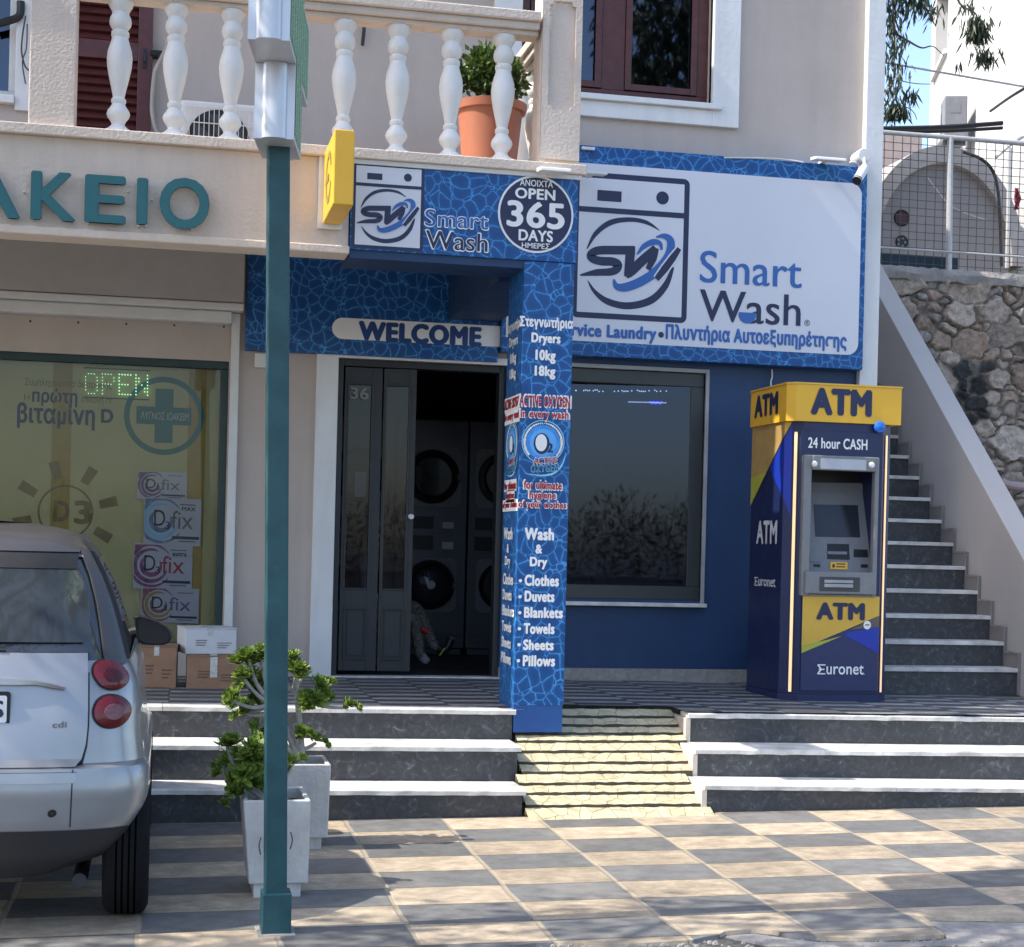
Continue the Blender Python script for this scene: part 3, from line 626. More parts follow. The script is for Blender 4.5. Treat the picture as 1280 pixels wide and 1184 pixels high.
# ------------------------------------------------ laundry door
DT = MB()
xl0, xl1 = at(391, 650, Y=-.02).x, xdl
DT.box(xl0, xl1, -.03, .02, .52, zdh+.05); DT.box(xl1, xdr, -.03, .02, zdh, zdh+.05)
DT.build('door_surround', M_WHITE, BLD, bevel=.004)
D = MB(); fwid = .045
D.box(xdl, xdl+fwid, .04, .16, .52, zdh); D.box(xdl+fwid, xdr-.03, .04, .16, zdh-.05, zdh); D.box(xdr-.045, xdr, .04, .16, .52, zdh)
door = D.build('folding_door', M_DOOR, BLD, bevel=.004)
def leaf(a, b, gx0, gx1, px0, px1, parent, swing=0):
    Y = .06; xa, xb = at(a, 650, Y=Y).x, at(b, 650, Y=Y).x; g0, g1 = at(gx0, 600, Y=Y).x, at(gx1, 600, Y=Y).x
    zA, zB = .56, zdh-.055; gz0, gz1 = at(450, 735, Y=Y).z, at(450, 481, Y=Y).z
    def T(x): return Y-(x-xa)*swing
    m = MB()
    def bx(x0, x1, z0, z1, d0=0, d1=.045):
        m.hexa([(x0, T(x0)+d0, z0), (x1, T(x1)+d0, z0), (x1, T(x1)+d1, z0), (x0, T(x0)+d1, z0)], [(x0, T(x0)+d0, z1), (x1, T(x1)+d0, z1), (x1, T(x1)+d1, z1), (x0, T(x0)+d1, z1)])
    bx(xa, g0, zA, zB); bx(g1, xb, zA, zB); bx(g0, g1, zA, gz0, .001, .044); bx(g0, g1, gz1, zB, .001, .044)
    # raised panel mouldings
    p0, p1, q0, q1 = g0-.005, g1+.005, at(450, 825, Y=Y).z, at(450, 760, Y=Y).z; w_ = .014
    for x0, x1, z0, z1 in ((p0, p1, q0, q0+w_), (p0, p1, q1-w_, q1), (p0, p0+w_, q0+w_, q1-w_), (p1-w_, p1, q0+w_, q1-w_)): bx(x0, x1, z0, z1, -.012, 0)
    bx(p0+.03, p1-.03, q0+.03, q1-.03, -.008, 0)
    for x0, x1, z0, z1 in ((g0-w_, g0, gz0-w_, gz1+w_), (g1, g1+w_, gz0-w_, gz1+w_), (g0, g1, gz0-w_, gz0), (g0, g1, gz1, gz1+w_)): bx(x0, x1, z0, z1, -.01, 0)
    l = m.build('door_leaf', M_DOOR, parent, bevel=.003)
    return l, (g0, g1, gz0, gz1, T)
l1, G1 = leaf(427, 474, 434, 462, 431, 465, door, .0)
l2, G2 = leaf(476, 516, 481, 508, 478, 508, door, .12)
gm = MB()
for g0, g1, z0, z1, T in (G1, G2): gm.hexa([(g0, T(g0)+.02, z0), (g1, T(g1)+.02, z0), (g1, T(g1)+.025, z0), (g0, T(g0)+.025, z0)], [(g0, T(g0)+.02, z1), (g1, T(g1)+.02, z1), (g1, T(g1)+.025, z1), (g0, T(g0)+.025, z1)])
gm.build('door_glass', M_GLASS3, door)
hp = at(513, 646, Y=.02); m = MB().lathe([(0, 0), (.018, 0), (.018, .01), (.008, .012), (.008, .03), (.02, .035), (.02, .05), (0, .055)], (hp.x, hp.y-.06, hp.z), 14, 'y'); m.build('door_knob', M_ALU, door, smooth=True)
# door stickers: the opening days again, small and dim, and a paper notice
m = MB(); text_px(m, '36', (438, 499), (461, 485), .055, offset=.03); m.build('sticker_lettering', M_GREYINK, door)
p = at(443, 621, Y=.09); q = at(458, 590, Y=.09); MB().box(p.x, q.x, .088, .09, p.z, q.z).build('notice', M_PAPER, door)
# ------------------------------------------------ laundry window
f = framed('shop_window', LW[0], LW[1], LW[2], LW[3], .105, .02, BLD, M_FRAME, M_GLASS, depth=.08)
for ch in f.children:      # pane skewed only to keep the kiosk out of its reflection
    for v in ch.data.vertices: v.co.y += .03-v.co.x*.1
m = MB().box(LW[1], LW[1]+.028, -.02, .03, LW[2]-.02, LW[3]+.03).box(LW[0]-.03, LW[1], -.02, .03, LW[3], LW[3]+.03).box(LW[0]-.03, LW[0], -.02, .03, LW[2]-.02, LW[3]); m.build('window_trim', mat('grey trim', (.33, .33, .33), .5), f, bevel=.003)
m = MB().box(LW[0]-.05, LW[1]+.035, -.07, .02, LW[2]-.05, LW[2]-.021); m.build('sill', M_MARBLE, f, bevel=.004)
# led dots behind the glass: moving blue and pale lines
def dots(mb, pts, Y, r, mi=0):
    for px, py in pts:
        p = at(px, py, Y=Y); mb.box(p.x-r, p.x+r, Y-.004, Y, p.z-r, p.z+r, mi)
led = thing('window_light_display', at(790, 505, Y=.14), 'thin display of blue and pale light dots behind the laundry window', 'light display')
m = MB(); rng = random.Random(2)
dots(m, [(748+i*2.2, 473.5+i*.05) for i in range(22)], .13, .0035, 0); dots(m, [(776+i*1.6, 474.5+rng.uniform(-.8, 1.2)) for i in range(12)], .13, .006, 1)
dots(m, [(720+i*2.4, 488.5+rng.uniform(-1, 1)) for i in range(48) if rng.random() < .55], .13, .0042, 2)
dots(m, [(786+i*2, 502.5+i*.05) for i in range(24)], .13, .0035, 0); dots(m, [(813+i*1.7, 503.5+rng.uniform(-.8, 1)) for i in range(9)], .13, .006, 1)
m.build('light_dots', [M_LEDW, M_LEDB, M_LEDW], led)
p, q = at(716, 512, Y=.16), at(850, 466, Y=.16); MB().box(p.x, q.x, .145, .165, p.z, q.z).build('display_case', M_BLACK, led)
# interior of the laundry (a room, so that the openings have depth)
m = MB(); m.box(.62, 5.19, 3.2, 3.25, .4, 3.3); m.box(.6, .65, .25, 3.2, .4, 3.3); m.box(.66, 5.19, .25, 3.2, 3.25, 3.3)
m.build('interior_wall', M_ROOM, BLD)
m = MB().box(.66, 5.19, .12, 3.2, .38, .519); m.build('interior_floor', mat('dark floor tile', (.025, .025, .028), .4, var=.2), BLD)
m = MB().box(xdl, xdr, -.03, .12, .40, .526); m.build('door_threshold', M_MARBLE, BLD)
# ------------------------------------------------ pharmacy front
xr = PW[1]
m = MB(); m.box(xr, xr+.05, -.03, .06, .52, at(290, 396, Y=0).z); gx = at(303, 396, Y=-.02).x
m = MB().box(at(289, 600, Y=-.03).x-.025, at(289, 600, Y=-.03).x+.035, -.05, -.001, .52, at(290, 392, Y=-.03).z); m.build('shutter_guide', M_METW, BLD, bevel=.004)
zs0, zs1, zs2 = at(300, 404, Y=-.16).z, at(303, 381, Y=-.16).z, at(303, 316, Y=-.16).z
m = MB().box(-4, at(306, 350, Y=-.16).x, -.16, -.001, zs1+.012, zs2+.1); sb = m.build('shutter_box', mat('shutter housing', (.43, .41, .39), .6, var=.05), BLD, bevel=.01)
m = MB().box(-4, at(305, 390, Y=-.16).x, -.175, -.002, zs1-.045, zs1+.008); m.box(-4, at(290, 398, Y=-.12).x, -.13, -.002, zs0, zs1-.047); m.build('shutter_rail', M_METW, sb, bevel=.012)
m = MB()
for px in (38, 98, 158, 218, 280): p = at(px, 395+px*.03, Y=-.135); m.lathe([(0, 0), (.008, 0), (.008, .01), (0, .01)], (p.x, -.139, p.z-.03), 8, 'y')
m.build('shutter_screws', M_BLACK, sb)
# window frame (dark green) and glass
f = framed('shop_window', PW[0], PW[1], PW[2], PW[3], .055, .03, BLD, M_GREENF, glass('pharmacy glass', (.8, .81, .82), .0, ior=1.3), depth=.07)
m = MB().box(PW[0], PW[1], .145, .15, PW[2], PW[3]); film = m.build('window_film', M_POSTY, BLD)
m = MB()
for a, b_ in ((66, 90), (236, 258)):
    p, q = at(a, 500, Y=.143), at(b_, 500, Y=.143); m.sheet([(p.x, .143, PW[2]), (q.x, .143, PW[2]), (q.x, .143, PW[3]), (p.x, .143, PW[3])])
m.build('print_band', mat('ochre print', (.47, .33, .07), .6), film)
YP = .142
m = MB()
text_px(m, 'Η', (30, 500), (37, 493), YP, mi=1); text_px(m, 'πρώτη', (40, 507), (97, 487), YP, mi=0, offset=.035); text_px(m, 'επιλογή σε', (102, 505), (140, 496), YP, mi=1)
text_px(m, 'βιταμίνη', (21, 535), (119, 506), YP, mi=0, offset=.04); text_px(m, 'D', (126, 528.5), (142, 512), YP, mi=0, offset=.05)
text_px(m, 'Συμπληρώματα διατροφής', (31, 484), (140, 477), YP, mi=1, offset=.005)
m.build('lettering', [M_NAVY2, M_POSTB], film)
c = at(205, 520, Y=YP); rr = (at(255, 520, Y=YP).x-at(155, 520, Y=YP).x)/2
m = MB(); n = 48
m.grid([[(c.x+r*math.cos(2*math.pi*i/n), YP, c.z+r*math.sin(2*math.pi*i/n)) for i in range(n)] for r in (rr, rr*.86)], closed=True)
a = rr*.69; b_ = rr*.225; zc = c.z
m.sheet([(c.x-b_, YP, zc-a), (c.x+b_, YP, zc-a), (c.x+b_, YP, zc-b_), (c.x-b_, YP, zc-b_)]); m.sheet([(c.x-b_, YP, zc+b_), (c.x+b_, YP, zc+b_), (c.x+b_, YP, zc+a), (c.x-b_, YP, zc+a)]); m.sheet([(c.x-a, YP, zc-b_), (c.x+a, YP, zc-b_), (c.x+a, YP, zc+b_), (c.x-a, YP, zc+b_)])
m.build('cross_emblem', M_TEALP, film)
m = MB(); text_px(m, 'ΛΥΓΝΟΣ ΙΩΑΚΕΙΜ', (176, 524), (236, 516.5), YP-.002, offset=.012); m.build('lettering', mat('pale print', (.6, .6, .5), .6), film)
# sun motif with D3
m = MB(); c = at(82, 640, Y=YP); r1 = (at(118, 640, Y=YP).x-at(48, 640, Y=YP).x)/2
m.grid([[(c.x+r*math.cos(2*math.pi*i/n), YP, c.z+r*math.sin(2*math.pi*i/n)) for i in range(n)] for r in (r1, r1*.93)], closed=True)
for k in range(8):
    a = k*math.pi/4+.25
    if k in (6,): continue
    d = Vector((math.cos(a), 0, math.sin(a))); pnt = Vector((c.x, YP, c.z)); e = Vector((-d.z, 0, d.x))*r1*.16
    m.sheet([pnt+d*r1*1.25+e, pnt+d*r1*1.25-e, pnt+d*r1*1.9-e*1.2, pnt+d*r1*1.9+e*1.2])
text_px(m, 'D', (66, 652), (87, 626), YP-.002, offset=.05); text_px(m, '3', (92, 655), (116, 626), YP-.002, offset=.05)
m.build('sun_motif', mat('pale brown print', (.27, .20, .065), .6), film)
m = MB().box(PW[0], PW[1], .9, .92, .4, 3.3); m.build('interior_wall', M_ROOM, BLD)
# open sign of green light dots inside the glass
o5 = thing('open_sign', at(146, 480, Y=.125), 'green dotted light sign reading OPEN hung inside the pharmacy window', 'light sign')
FONT = {'O': ('01110', '10001', '10001', '10001', '10001', '10001', '01110'), 'P': ('11110', '10001', '10001', '11110', '10000', '10000', '10000'), 'E': ('11111', '10000', '10000', '11110', '10000', '10000', '11111'), 'N': ('10001', '11001', '11001', '10101', '10011', '10011', '10001')}
rng = random.Random(9)
for k, ch in enumerate('OPEN'):
    m = MB()
    for r_, row in enumerate(FONT[ch]):
        for c_, v in enumerate(row):
            if v == '1': dots(m, [(107+k*21+c_*3.6, 467+r_*4.1+k*.6+c_*.2)], .122, .0042 if k > 1 else .003)
    m.build('light_dots', M_LEDG, o5)
p, q = at(104, 497, Y=.13), at(188, 463, Y=.13)
MB().box(p.x, q.x, .124, .130, p.z, p.z+.006).box(p.x, q.x, .124, .130, q.z-.006, q.z).build('frame', M_BLACK, o5)
# ================================================================ SIGNS
def Z1(u, v): return (715+u/3.368, 200+v/3.368)          # survey crops
def Z2(u, v): return (430+u/4.197, 190+v/4.197)
def Z3(u, v): return (615+u/6.58, 380+v/6.58)
def Z4(u, v): return (615+u/8.455, 520+v/8.455)
def Z5(u, v): return (615+u/4.08, 640+v/4.08)
YB = -.13
big_r = at(*Z1(468, 300), Y=YB).x; big_t = at(*Z1(250, 88), Y=YB).z; big_b = at(*Z1(250, 652), Y=YB).z; big_l = big_r-.812*(big_t-big_b)
def bigmap(u, v): p = at(*Z1(u, v), Y=YB); return ((p.x-big_l)/(big_r-big_l), (p.z-big_b)/(big_t-big_b))
def logo(parent, X0, X1, z0, z1, Y):
    W = X1-X0; H = z1-z0; k = W/ (big_r-big_l) * .00190      # one crop pixel in metres
    def mp(u, v): a, b = bigmap(u, v); return (X0+a*W, z0+b*H)
    t = .042*H
    m = MB()
    m.sheet(rrect(X0-t, X1+t, z0-t, z1+t, t*1.1, Y), 0); m.sheet(rrect(X0, X1, z0, z1, t*.15, Y-.0015), 1)
    zb0, zb1 = mp(300, 236)[1], mp(300, 213)[1]
    m.sheet([(X0, Y-.003, zb0), (X1, Y-.003, zb0), (X1, Y-.003, zb1), (X0, Y-.003, zb1)], 0)
    a = mp(105, 172); b = mp(208, 134); m.sheet([(a[0], Y-.003, a[1]), (b[0], Y-.003, a[1]), (b[0], Y-.003, b[1]), (a[0], Y-.003, b[1])], 0)
    c = mp(380, 161); disc(m, c, 26*k, Y-.003, 0)
    def rb(P, mi, dy, sub=6): ribbon(m, [mp(p[0], p[1]) for p in P], [p[2]*k for p in P], Y-dy, mi, sub)
    rb([(62, 375, 2), (98, 312, 9), (160, 265, 11), (240, 252, 9), (312, 264, 8), (368, 298, 1)], 0, .003)
    rb([(65, 508, 1), (95, 556, 8), (150, 597, 13), (235, 615, 14), (330, 592, 15), (392, 530, 13), (424, 452, 5)], 0, .003)
    rb([(264, 381, 17), (200, 381, 17), (122, 381, 17), (90, 389, 16), (77, 404, 16), (90, 419, 16), (125, 427, 17), (168, 429, 17), (192, 441, 17), (186, 461, 16), (160, 472, 15), (100, 475, 13), (32, 486, 2)], 0, .0045)
    rb([(246, 366, 19), (241, 430, 19), (234, 492, 16)], 0, .0048); rb([(226, 492, 10), (250, 468, 19), (300, 420, 19), (352, 372, 15)], 0, .0051); rb([(352, 372, 12), (340, 415, 15), (318, 462, 10)], 0, .0054)
    SL = [(450, 374, 9), (422, 414, 14), (388, 460, 15), (354, 503, 11)]; rb([(a_, b_, c_+6) for a_, b_, c_ in SL], 1, .0069); rb(SL, 0, .0073)
    rb([(272, 400, 2), (300, 366, 10), (338, 347, 12), (368, 352, 9), (376, 380, 4)], 2, .006)
    rb([(352, 326, 2), (388, 322, 11), (414, 345, 16), (404, 405, 17), (352, 470, 18), (284, 515, 18), (222, 537, 17), (186, 532, 12), (174, 503, 3)], 2, .0065, 8)
    return m.build('washing_machine_logo', [M_NAVY2, M_PANEL, M_BLUE2], parent)
# big sign board on the wall
t = thing('sign_board', (3.9, YB, 2.94), 'wide white laundry sign board with blue droplet border, on the wall above the cash machine', 'sign')
sx1 = 5.292; sz0 = at(1080, 463, Y=-.1).z; sz1 = at(900, 196, Y=-.1).z
m = MB().box(2.43, sx1, YB, -.002, sz0, sz1); m.build('board', M_DROPS, t, bevel=.004)
m = MB(); pr = at(1075, 330, Y=YB).x; p0 = at(*Z1(700, 797), Y=YB).z; p1 = at(*Z1(700, 62), Y=YB).z
m.sheet(rrect(2.46, pr, p0, p1, .09, YB-.003, corners=(1, 0, 0, 1))); m.build('panel', M_PANEL, t)
logo(t, big_l, big_r, big_b, big_t, YB-.005)
m = MB(); Y = YB-.006
text_px(m, 'Smart', Z1(537, 515), Z1(970, 408), Y, mi=1, offset=.012); text_px(m, 'Wash', Z1(535, 677), Z1(965, 570), Y, mi=0, offset=.012)
text_px(m, 'Self Service Laundry', Z1(-183, 747), Z1(357, 704), Y, mi=1, offset=.07); text_px(m, 'Πλυντήρια Αυτοεξυπηρέτησης', Z1(393, 770), Z1(1158, 730), Y, mi=1, offset=.07)
c = at(*Z1(375, 736), Y=Y); disc(m, (c.x, c.z), .022, Y, 0); text_px(m, '®', Z1(978, 698), Z1(1002, 674), Y, mi=0)
c = at(*Z1(738, 652), Y=Y-.002); m.sheet([(c.x+.07*math.cos(R(a)), Y-.002, c.z+.07*math.sin(R(a))*.95) for a in range(165, 376, 15)], 1)
m.build('lettering', [M_NAVY2, M_BLUE2], t)
# small fascia sign over the pillar
YS = -2.312
t = thing('fascia_sign', (1.75, -2.31, 3.19), 'blue droplet fascia sign with round OPEN 365 DAYS badge, under the balcony', 'sign')
fx0, fx1 = 1.052, at(722, 270, Y=YS).x; fz0 = at(640, 324, Y=YS).z; fz1 = 3.742
MB().box(fx0, fx1, YS, -2.298, fz0, fz1).build('board', M_DROPS, t, bevel=.002)
MB().box(fx0, fx1+.02, YS-.012, -2.299, fz1+.001, 3.771).build('top_strip', M_METW, t, bevel=.003)
a, b = at(*Z2(60, 300), Y=YS-.003), at(*Z2(402, 300), Y=YS-.003); zt_, zb_ = at(*Z2(230, 82), Y=YS).z, at(*Z2(230, 496), Y=YS).z
logo(t, a.x, b.x, zb_, zt_, YS-.003)
m = MB(); Y = YS-.006
text_halo(m, 'Smart', Z2(425, 387), Z2(758, 322), Y, 1, 2, .01, grow=.022); text_halo(m, 'Wash', Z2(428, 505), Z2(755, 432), Y, 0, 2, .01, grow=.022)
m.build('lettering', [M_NAVY2, mat('droplet blue print', (.016, .12, .40), .45), M_WPRINT], t)
m = MB(); c = at(*Z2(1007, 327), Y=Y); r = 207/4.197/(F/9.75); disc(m, (c.x, c.z), r, Y+.002, 1); disc(m, (c.x, c.z), r*.945, Y, 0)
Y2 = Y-.002
for s_, bl, tr, of in (('ΑΝΟΙΧΤΑ', (923, 176), (1097, 154), .02), ('OPEN', (897, 242), (1110, 200), .045), ('365', (852, 390), (1160, 272), .04), ('DAYS', (915, 464), (1097, 416), .045), ('ΗΜΕΡΕΣ', (932, 502), (1080, 482), .02)): text_px(m, s_, Z2(*bl), Z2(*tr), Y2, mi=1, offset=of)
m.build('open_badge', [M_NAVY2, M_WPRINT], t)
# pillar
x0, x1 = at(644.5, 600, Y=-2.3).x, at(711, 600, Y=-2.3).x; yb = -1.87; zt0 = at(675, 882, Y=-2.31).z
x0 = at(646, 700, Y=-2.3).x - .0
t = thing('clad_pillar', ((x0+x1)/2, -2.1, .4), 'square pillar clad in blue droplet print with white service list, standing beside the ramp', 'pillar')
MB().box(x0+.004, x1-.004, -2.300, yb+.004, .38, 3.189).build('pillar_shaft', mat('blue pillar paint', (.014, .085, .30), .5, var=.08), t)
m = MB().box(x0, x1, -2.306, yb, zt0, fz0-.003); m.build('cladding', M_DROPS, t, bevel=.003)
m = MB(); Y = -2.309
W_ = [('Στεγνωτήρια', (649.2, 411), (716.5, 398)), ('Dryers', (664, 431.5), (701, 417.5)), ('10kg', (669, 454), (694.8, 438)), ('18kg', (668, 473.5), (694.5, 458)), ('Wash', (655.4, 675), (693, 660.5)), ('&', (669, 692), (678, 680.8)), ('Dry', (662, 711.5), (684.4, 696.5)),
      ('Clothes', (655.5, 732.5), (699, 719)), ('Duvets', (655.5, 752.3), (693.5, 739)), ('Blankets', (654.7, 772.4), (704, 759.5)), ('Towels', (654.2, 792.5), (693.5, 779.4)), ('Sheets', (653.7, 812.8), (692.5, 799.8)), ('Pillows', (653.2, 833), (694.2, 819.4))]
for s_, bl, tr in W_: m = MB(); text_px(m, s_, bl, tr, Y, mi=0, offset=.075); m.build('lettering', M_WPRINT, t)
m = MB()
for px, py in ((650.5, 726), (650, 746), (649.7, 766), (649.3, 786), (648.7, 806), (648, 826)): c = at(px, py, Y=Y); disc(m, (c.x, c.z), .0105, Y, 0, 14)
R_ = [('ACTIVE OXYGEN', (649, 507), (713, 496.5)), ('in every wash', (650.5, 524.5), (711, 514)), ('for ultimate', (654.5, 611), (702.5, 602)), ('hygiene', (661.5, 625.5), (695, 615)), ('of your clothes', (648, 636.5), (708, 627.5))]
for s_, bl, tr in R_: text_halo(m, s_, bl, tr, Y-.003, 1, 0, .05, grow=.05)
m.build('lettering', [M_WPRINT, M_RED], t)
def o2(c, ux, Y0, s, vert):      # emblem: ring of bubbles, O2, ACTIVE OXYGEN; ux 1 front face, squeezed on the side face
    m = MB()
    def P(a, b, d): return Vector((c.x+a*s, c.y-d, c.z+b*s)) if not vert else Vector((c.x-d, c.y-a*s*ux, c.z+b*s))
    def dsc(a, b, r, d, mi, n=36, rz=None): m.sheet([P(a+r*math.cos(2*math.pi*i/n), b+(rz or r)*math.sin(2*math.pi*i/n), d) for i in range(n)], mi)
    m.grid([[P(r*math.cos(2*math.pi*i/60), r*math.sin(2*math.pi*i/60), .001) for i in range(60)] for r in (1.0, .955)], 2, closed=True)
    dsc(0, -.03, .80, .001, 1); dsc(0, -.03, .62, .0015, 5)
    rng = random.Random(4)
    for i in range(40):
        a = R(-40+260*i/39); dsc(.87*math.cos(a), .87*math.sin(a)-.02, .028+.03*abs(math.cos(a))+rng.uniform(-.006, .01), .002, 0, 10)
    dsc(-.07, -.08, .37, .0025, 3, rz=.48); dsc(-.09, -.04, .27, .003, 0, rz=.39)
    for s_, a0, b0, a1, b1, mi, of in (('2', .19, -.48, .47, -.06, 3, .05), ('ACTIVE', -.46, -1.06, .70, -.72, 0, .09), ('ACTIVE', -.44, -1.03, .68, -.75, 4, .02), ('OXYGEN', -.56, -1.42, .75, -1.08, 2, .07), ('OXYGEN', -.54, -1.39, .73, -1.11, 3, .012)):
        d = .0035 + (.001 if of < .03 else 0); p = P(a0, b0, d); u = P(a1, b0+(a1-a0)*.08, d)-p; v = P(a0, b1, d)-p; text(m, s_, p, u, v, mi=mi, offset=of)
    A = []; B = []
    for a, b, w_ in ((-.88, -1.45, .005), (-.5, -1.5, .02), (0, -1.53, .035), (.5, -1.42, .05), (.85, -1.1, .06), (1.02, -.7, .045), (1.05, -.45, .005)): A.append(P(a, b+w_, .002)); B.append(P(a+.02, b-w_, .002))
    m.grid([smooth_pts(A), smooth_pts(B)], 2)
    return m
c = at(*Z4(540, 275), Y=-2.3075); o2(c, 1, 0, 28/(F/9.75), False).build('oxygen_emblem', [M_WPRINT, M_OBLUE, M_LBLUE, M_NAVY2, M_RED, mat('bright azure print', (.10, .40, .85), .4)], t)
# the side face carries the same list
m = MB(); Xs = x0-.004; ym = (yb-2.3)/2; dY = (2.306+yb)
for s_, bl, tr in W_+R_:
    a, b = at(*bl, Y=-2.3), at(*tr, Y=-2.3); red = any(s_ == q[0] for q in R_); k = dY/(x1-x0); ya = yb-(a.x-x0)*k; yb2 = yb-(b.x-x0)*k
    if red: m.sheet([(Xs, ya+.01, a.z-.01), (Xs, yb2-.01, a.z-.01), (Xs, yb2-.01, b.z+.01), (Xs, ya+.01, b.z+.01)], 0)
    text(m, s_, (Xs-.002, ya, a.z), (0, yb2-ya, 0), (0, 0, b.z-a.z), mi=1 if red else 0, offset=.055)
m.build('lettering', [M_WPRINT, M_RED], t)
o2(Vector((x0-.002, ym, c.z)), 1.25, 0, 28/(F/9.75), True).build('oxygen_emblem', [M_WPRINT, M_OBLUE, M_LBLUE, M_NAVY2, M_RED, MATS['bright azure print']], t)
# welcome panel over the door
t = thing('welcome_sign', (1.5, -.06, 2.88), 'dark blue droplet panel with WELCOME on a white pill, above the laundry door', 'sign')
wz0 = at(450, 444.5, Y=-.06).z; wx0 = at(308, 380, Y=-.06).x
MB().box(wx0, 2.42, -.06, -.001, wz0, 3.598).build('board', M_DROPS, t, bevel=.003)
a, b = at(415, 415, Y=-.06).x, at(640, 415, Y=-.06).x; z0_, z1_ = at(450, 425, Y=-.06).z, at(450, 398.5, Y=-.06).z
MB().sheet(rrect(a, b, z0_, z1_, (z1_-z0_)*.49, -.063, n=10)).build('pill', M_WPRINT, t)
m = MB(); text_px(m, 'WELCOME', (447.5, 426), (602.5, 409), -.065, offset=.085); m.build('lettering', mat('deep blue print', (.008, .05, .2), .45), t)
# teal pharmacy letters on the fascia
t = thing('shop_lettering', (-.4, -2.33, 3.3), 'big teal block letters of the pharmacy fixed to the cream fascia', 'lettering sign')
yl = -2.355
def letter(ch, bl, tr, of=.035):
    m = MB(); a, b = at(*bl, Y=yl), at(*tr, Y=yl); text(m, ch, (a.x, yl+.028, a.z), (b.x-a.x, 0, 0), (0, 0, b.z-a.z), offset=of, thick=.028)
    return m.build('letter', M_TEALL, t)
letter('Α', (-52, 268.5), (26.5, 212)); letter('Κ', (37.5, 273.5), (95.5, 217)); letter('Ε', (105, 277), (158.5, 221)); letter('Ι', (170, 280), (185.5, 223)); letter('Ο', (198.5, 284), (263, 224.5))
letter('Μ', (-130, 262), (-66, 206)); letter('Ρ', (-195, 258), (-145, 202)); letter('Α', (-270, 254), (-205, 198)); letter('Φ', (-350, 250), (-280, 192))
m = MB()
for px, py in ((20, 273), (42, 275), (90, 277), (110, 279), (155, 280), (173, 283), (183, 283), (240, 287), (30, 240), (160, 240), (190, 250)): p = at(px, py, Y=-2.32); m.tube([(p.x, -2.3, p.z), (p.x, -2.34, p.z)], .005, 6)
m.build('standoff_pins', M_ALU, t)
# yellow box sign sticking out of the fascia
t = thing('projecting_sign', (.98, -2.6, 3.3), 'golden yellow box sign sticking out from the cream fascia beside the pole', 'sign')
yf = -2.90; a, b = at(417.5, 200, Y=yf), at(443, 200, Y=yf); zA, zB = at(430, 256, Y=yf).z, at(430, 162, Y=yf).z
MB().box(a.x, b.x, yf, -2.325, zA, zB).build('sign_box', M_YEL, t, bevel=.006)
MB().box(a.x-.03, b.x+.0, -2.324, -2.301, zA-.03, zB+.02).build('wall_plate', M_METW, t, bevel=.003)
m = MB(); Xs = a.x-.003; cy, cz = -2.62, (zA+zB)/2; rr = (zB-zA)*.36
m.grid([[(Xs, cy-r*math.cos(R(d)), cz+r*math.sin(R(d))) for d in range(20, 341, 10)] for r in (rr, rr*.74)]); m.box(Xs-.001, Xs, cy-.02, cy+.16, cz-.02, cz+.02)
m.build('emblem', M_POSTB, t)
# LED floodlights along the signs
def flood(px, py, Y, label, wd=.19):
    p = at(px, py, Y=Y); t = thing('sign_light', p, label, 'sign light', 'small white floodlights above the signs')
    m = MB(); m.hexa([(p.x-wd/2, p.y-.07, p.z-.012), (p.x+wd/2, p.y-.07, p.z-.012), (p.x+wd/2, p.y+.05, p.z+.0), (p.x-wd/2, p.y+.05, p.z+.0)], [(p.x-wd/2, p.y-.065, p.z+.012), (p.x+wd/2, p.y-.065, p.z+.012), (p.x+wd/2, p.y+.05, p.z+.03), (p.x-wd/2, p.y+.05, p.z+.03)])
    m.build('lamp_body', M_METW, t, bevel=.006); m = MB().box(p.x-.02, p.x+.02, p.y+.05, p.y+.15, p.z+.004, p.z+.02); m.build('bracket', M_METW, t); return t
flood(692, 215, -2.42, 'small white floodlight over the round badge of the fascia sign')
flood(741, 218, -.36, 'small white floodlight at the left end of the big sign board, beside the balcony')
flood(733, 188, -.10, 'small white lamp on the wall just right of the balcony post', .1)
flood(1035, 201, -.24, 'white floodlight above the right end of the big sign board', .25)
p = [at(*q, Y=-.135) for q in ((905, 197), (960, 198), (985, 200), (1004, 203))]; q2 = [at(*q, Y=-.14) for q in ((1062, 203), (1068, 203), (1074, 207), (1072, 214))]
tag(MB().tube(smooth_pts(p), .006, 6).tube(smooth_pts(q2), .006, 6).build('cable', M_METW, smooth=True), 'thin white cable running along the top edge of the big sign board', 'cable')
c0, c1 = at(965, 462, Y=-.02), at(962, 482, Y=-.03); tag(MB().tube(smooth_pts([c0, c0+Vector((-.005, -.02, -.06)), c1+Vector((0, -.03, 0)), (c1.x+.02, -.15, 2.60)]), .006, 6).build('cable', M_METW, smooth=True), 'short white cable hanging from the sign board to the yellow kiosk top', 'cable')
# security camera
p = at(1077, 196, Y=-.16); t = thing('security_camera', p, 'white bullet security camera at the top right corner of the big sign board', 'security camera')
MB().lathe([(0, -.06), (.05, -.06), (.056, -.05), (.056, .0), (.05, .1)], (p.x, p.y, p.z), 20, 'y').build('mount', M_METW, t, smooth=True)
a = at(1081, 210, Y=-.24); b = at(1071, 226, Y=-.33); d = (b-a).normalized()
MB().tube([a-d*.01, a, a+d*.02, b-d*.01, b], [.02, .034, .036, .038, .038], 16).tube([p+Vector((0, -.05, -.02)), a], .014, 8).build('camera_body', M_METW, t, smooth=True)
MB().tube([b-d*.015, b+d*.006], [.04, .036], 16).build('lens_hood', M_BLACK, t, smooth=True)

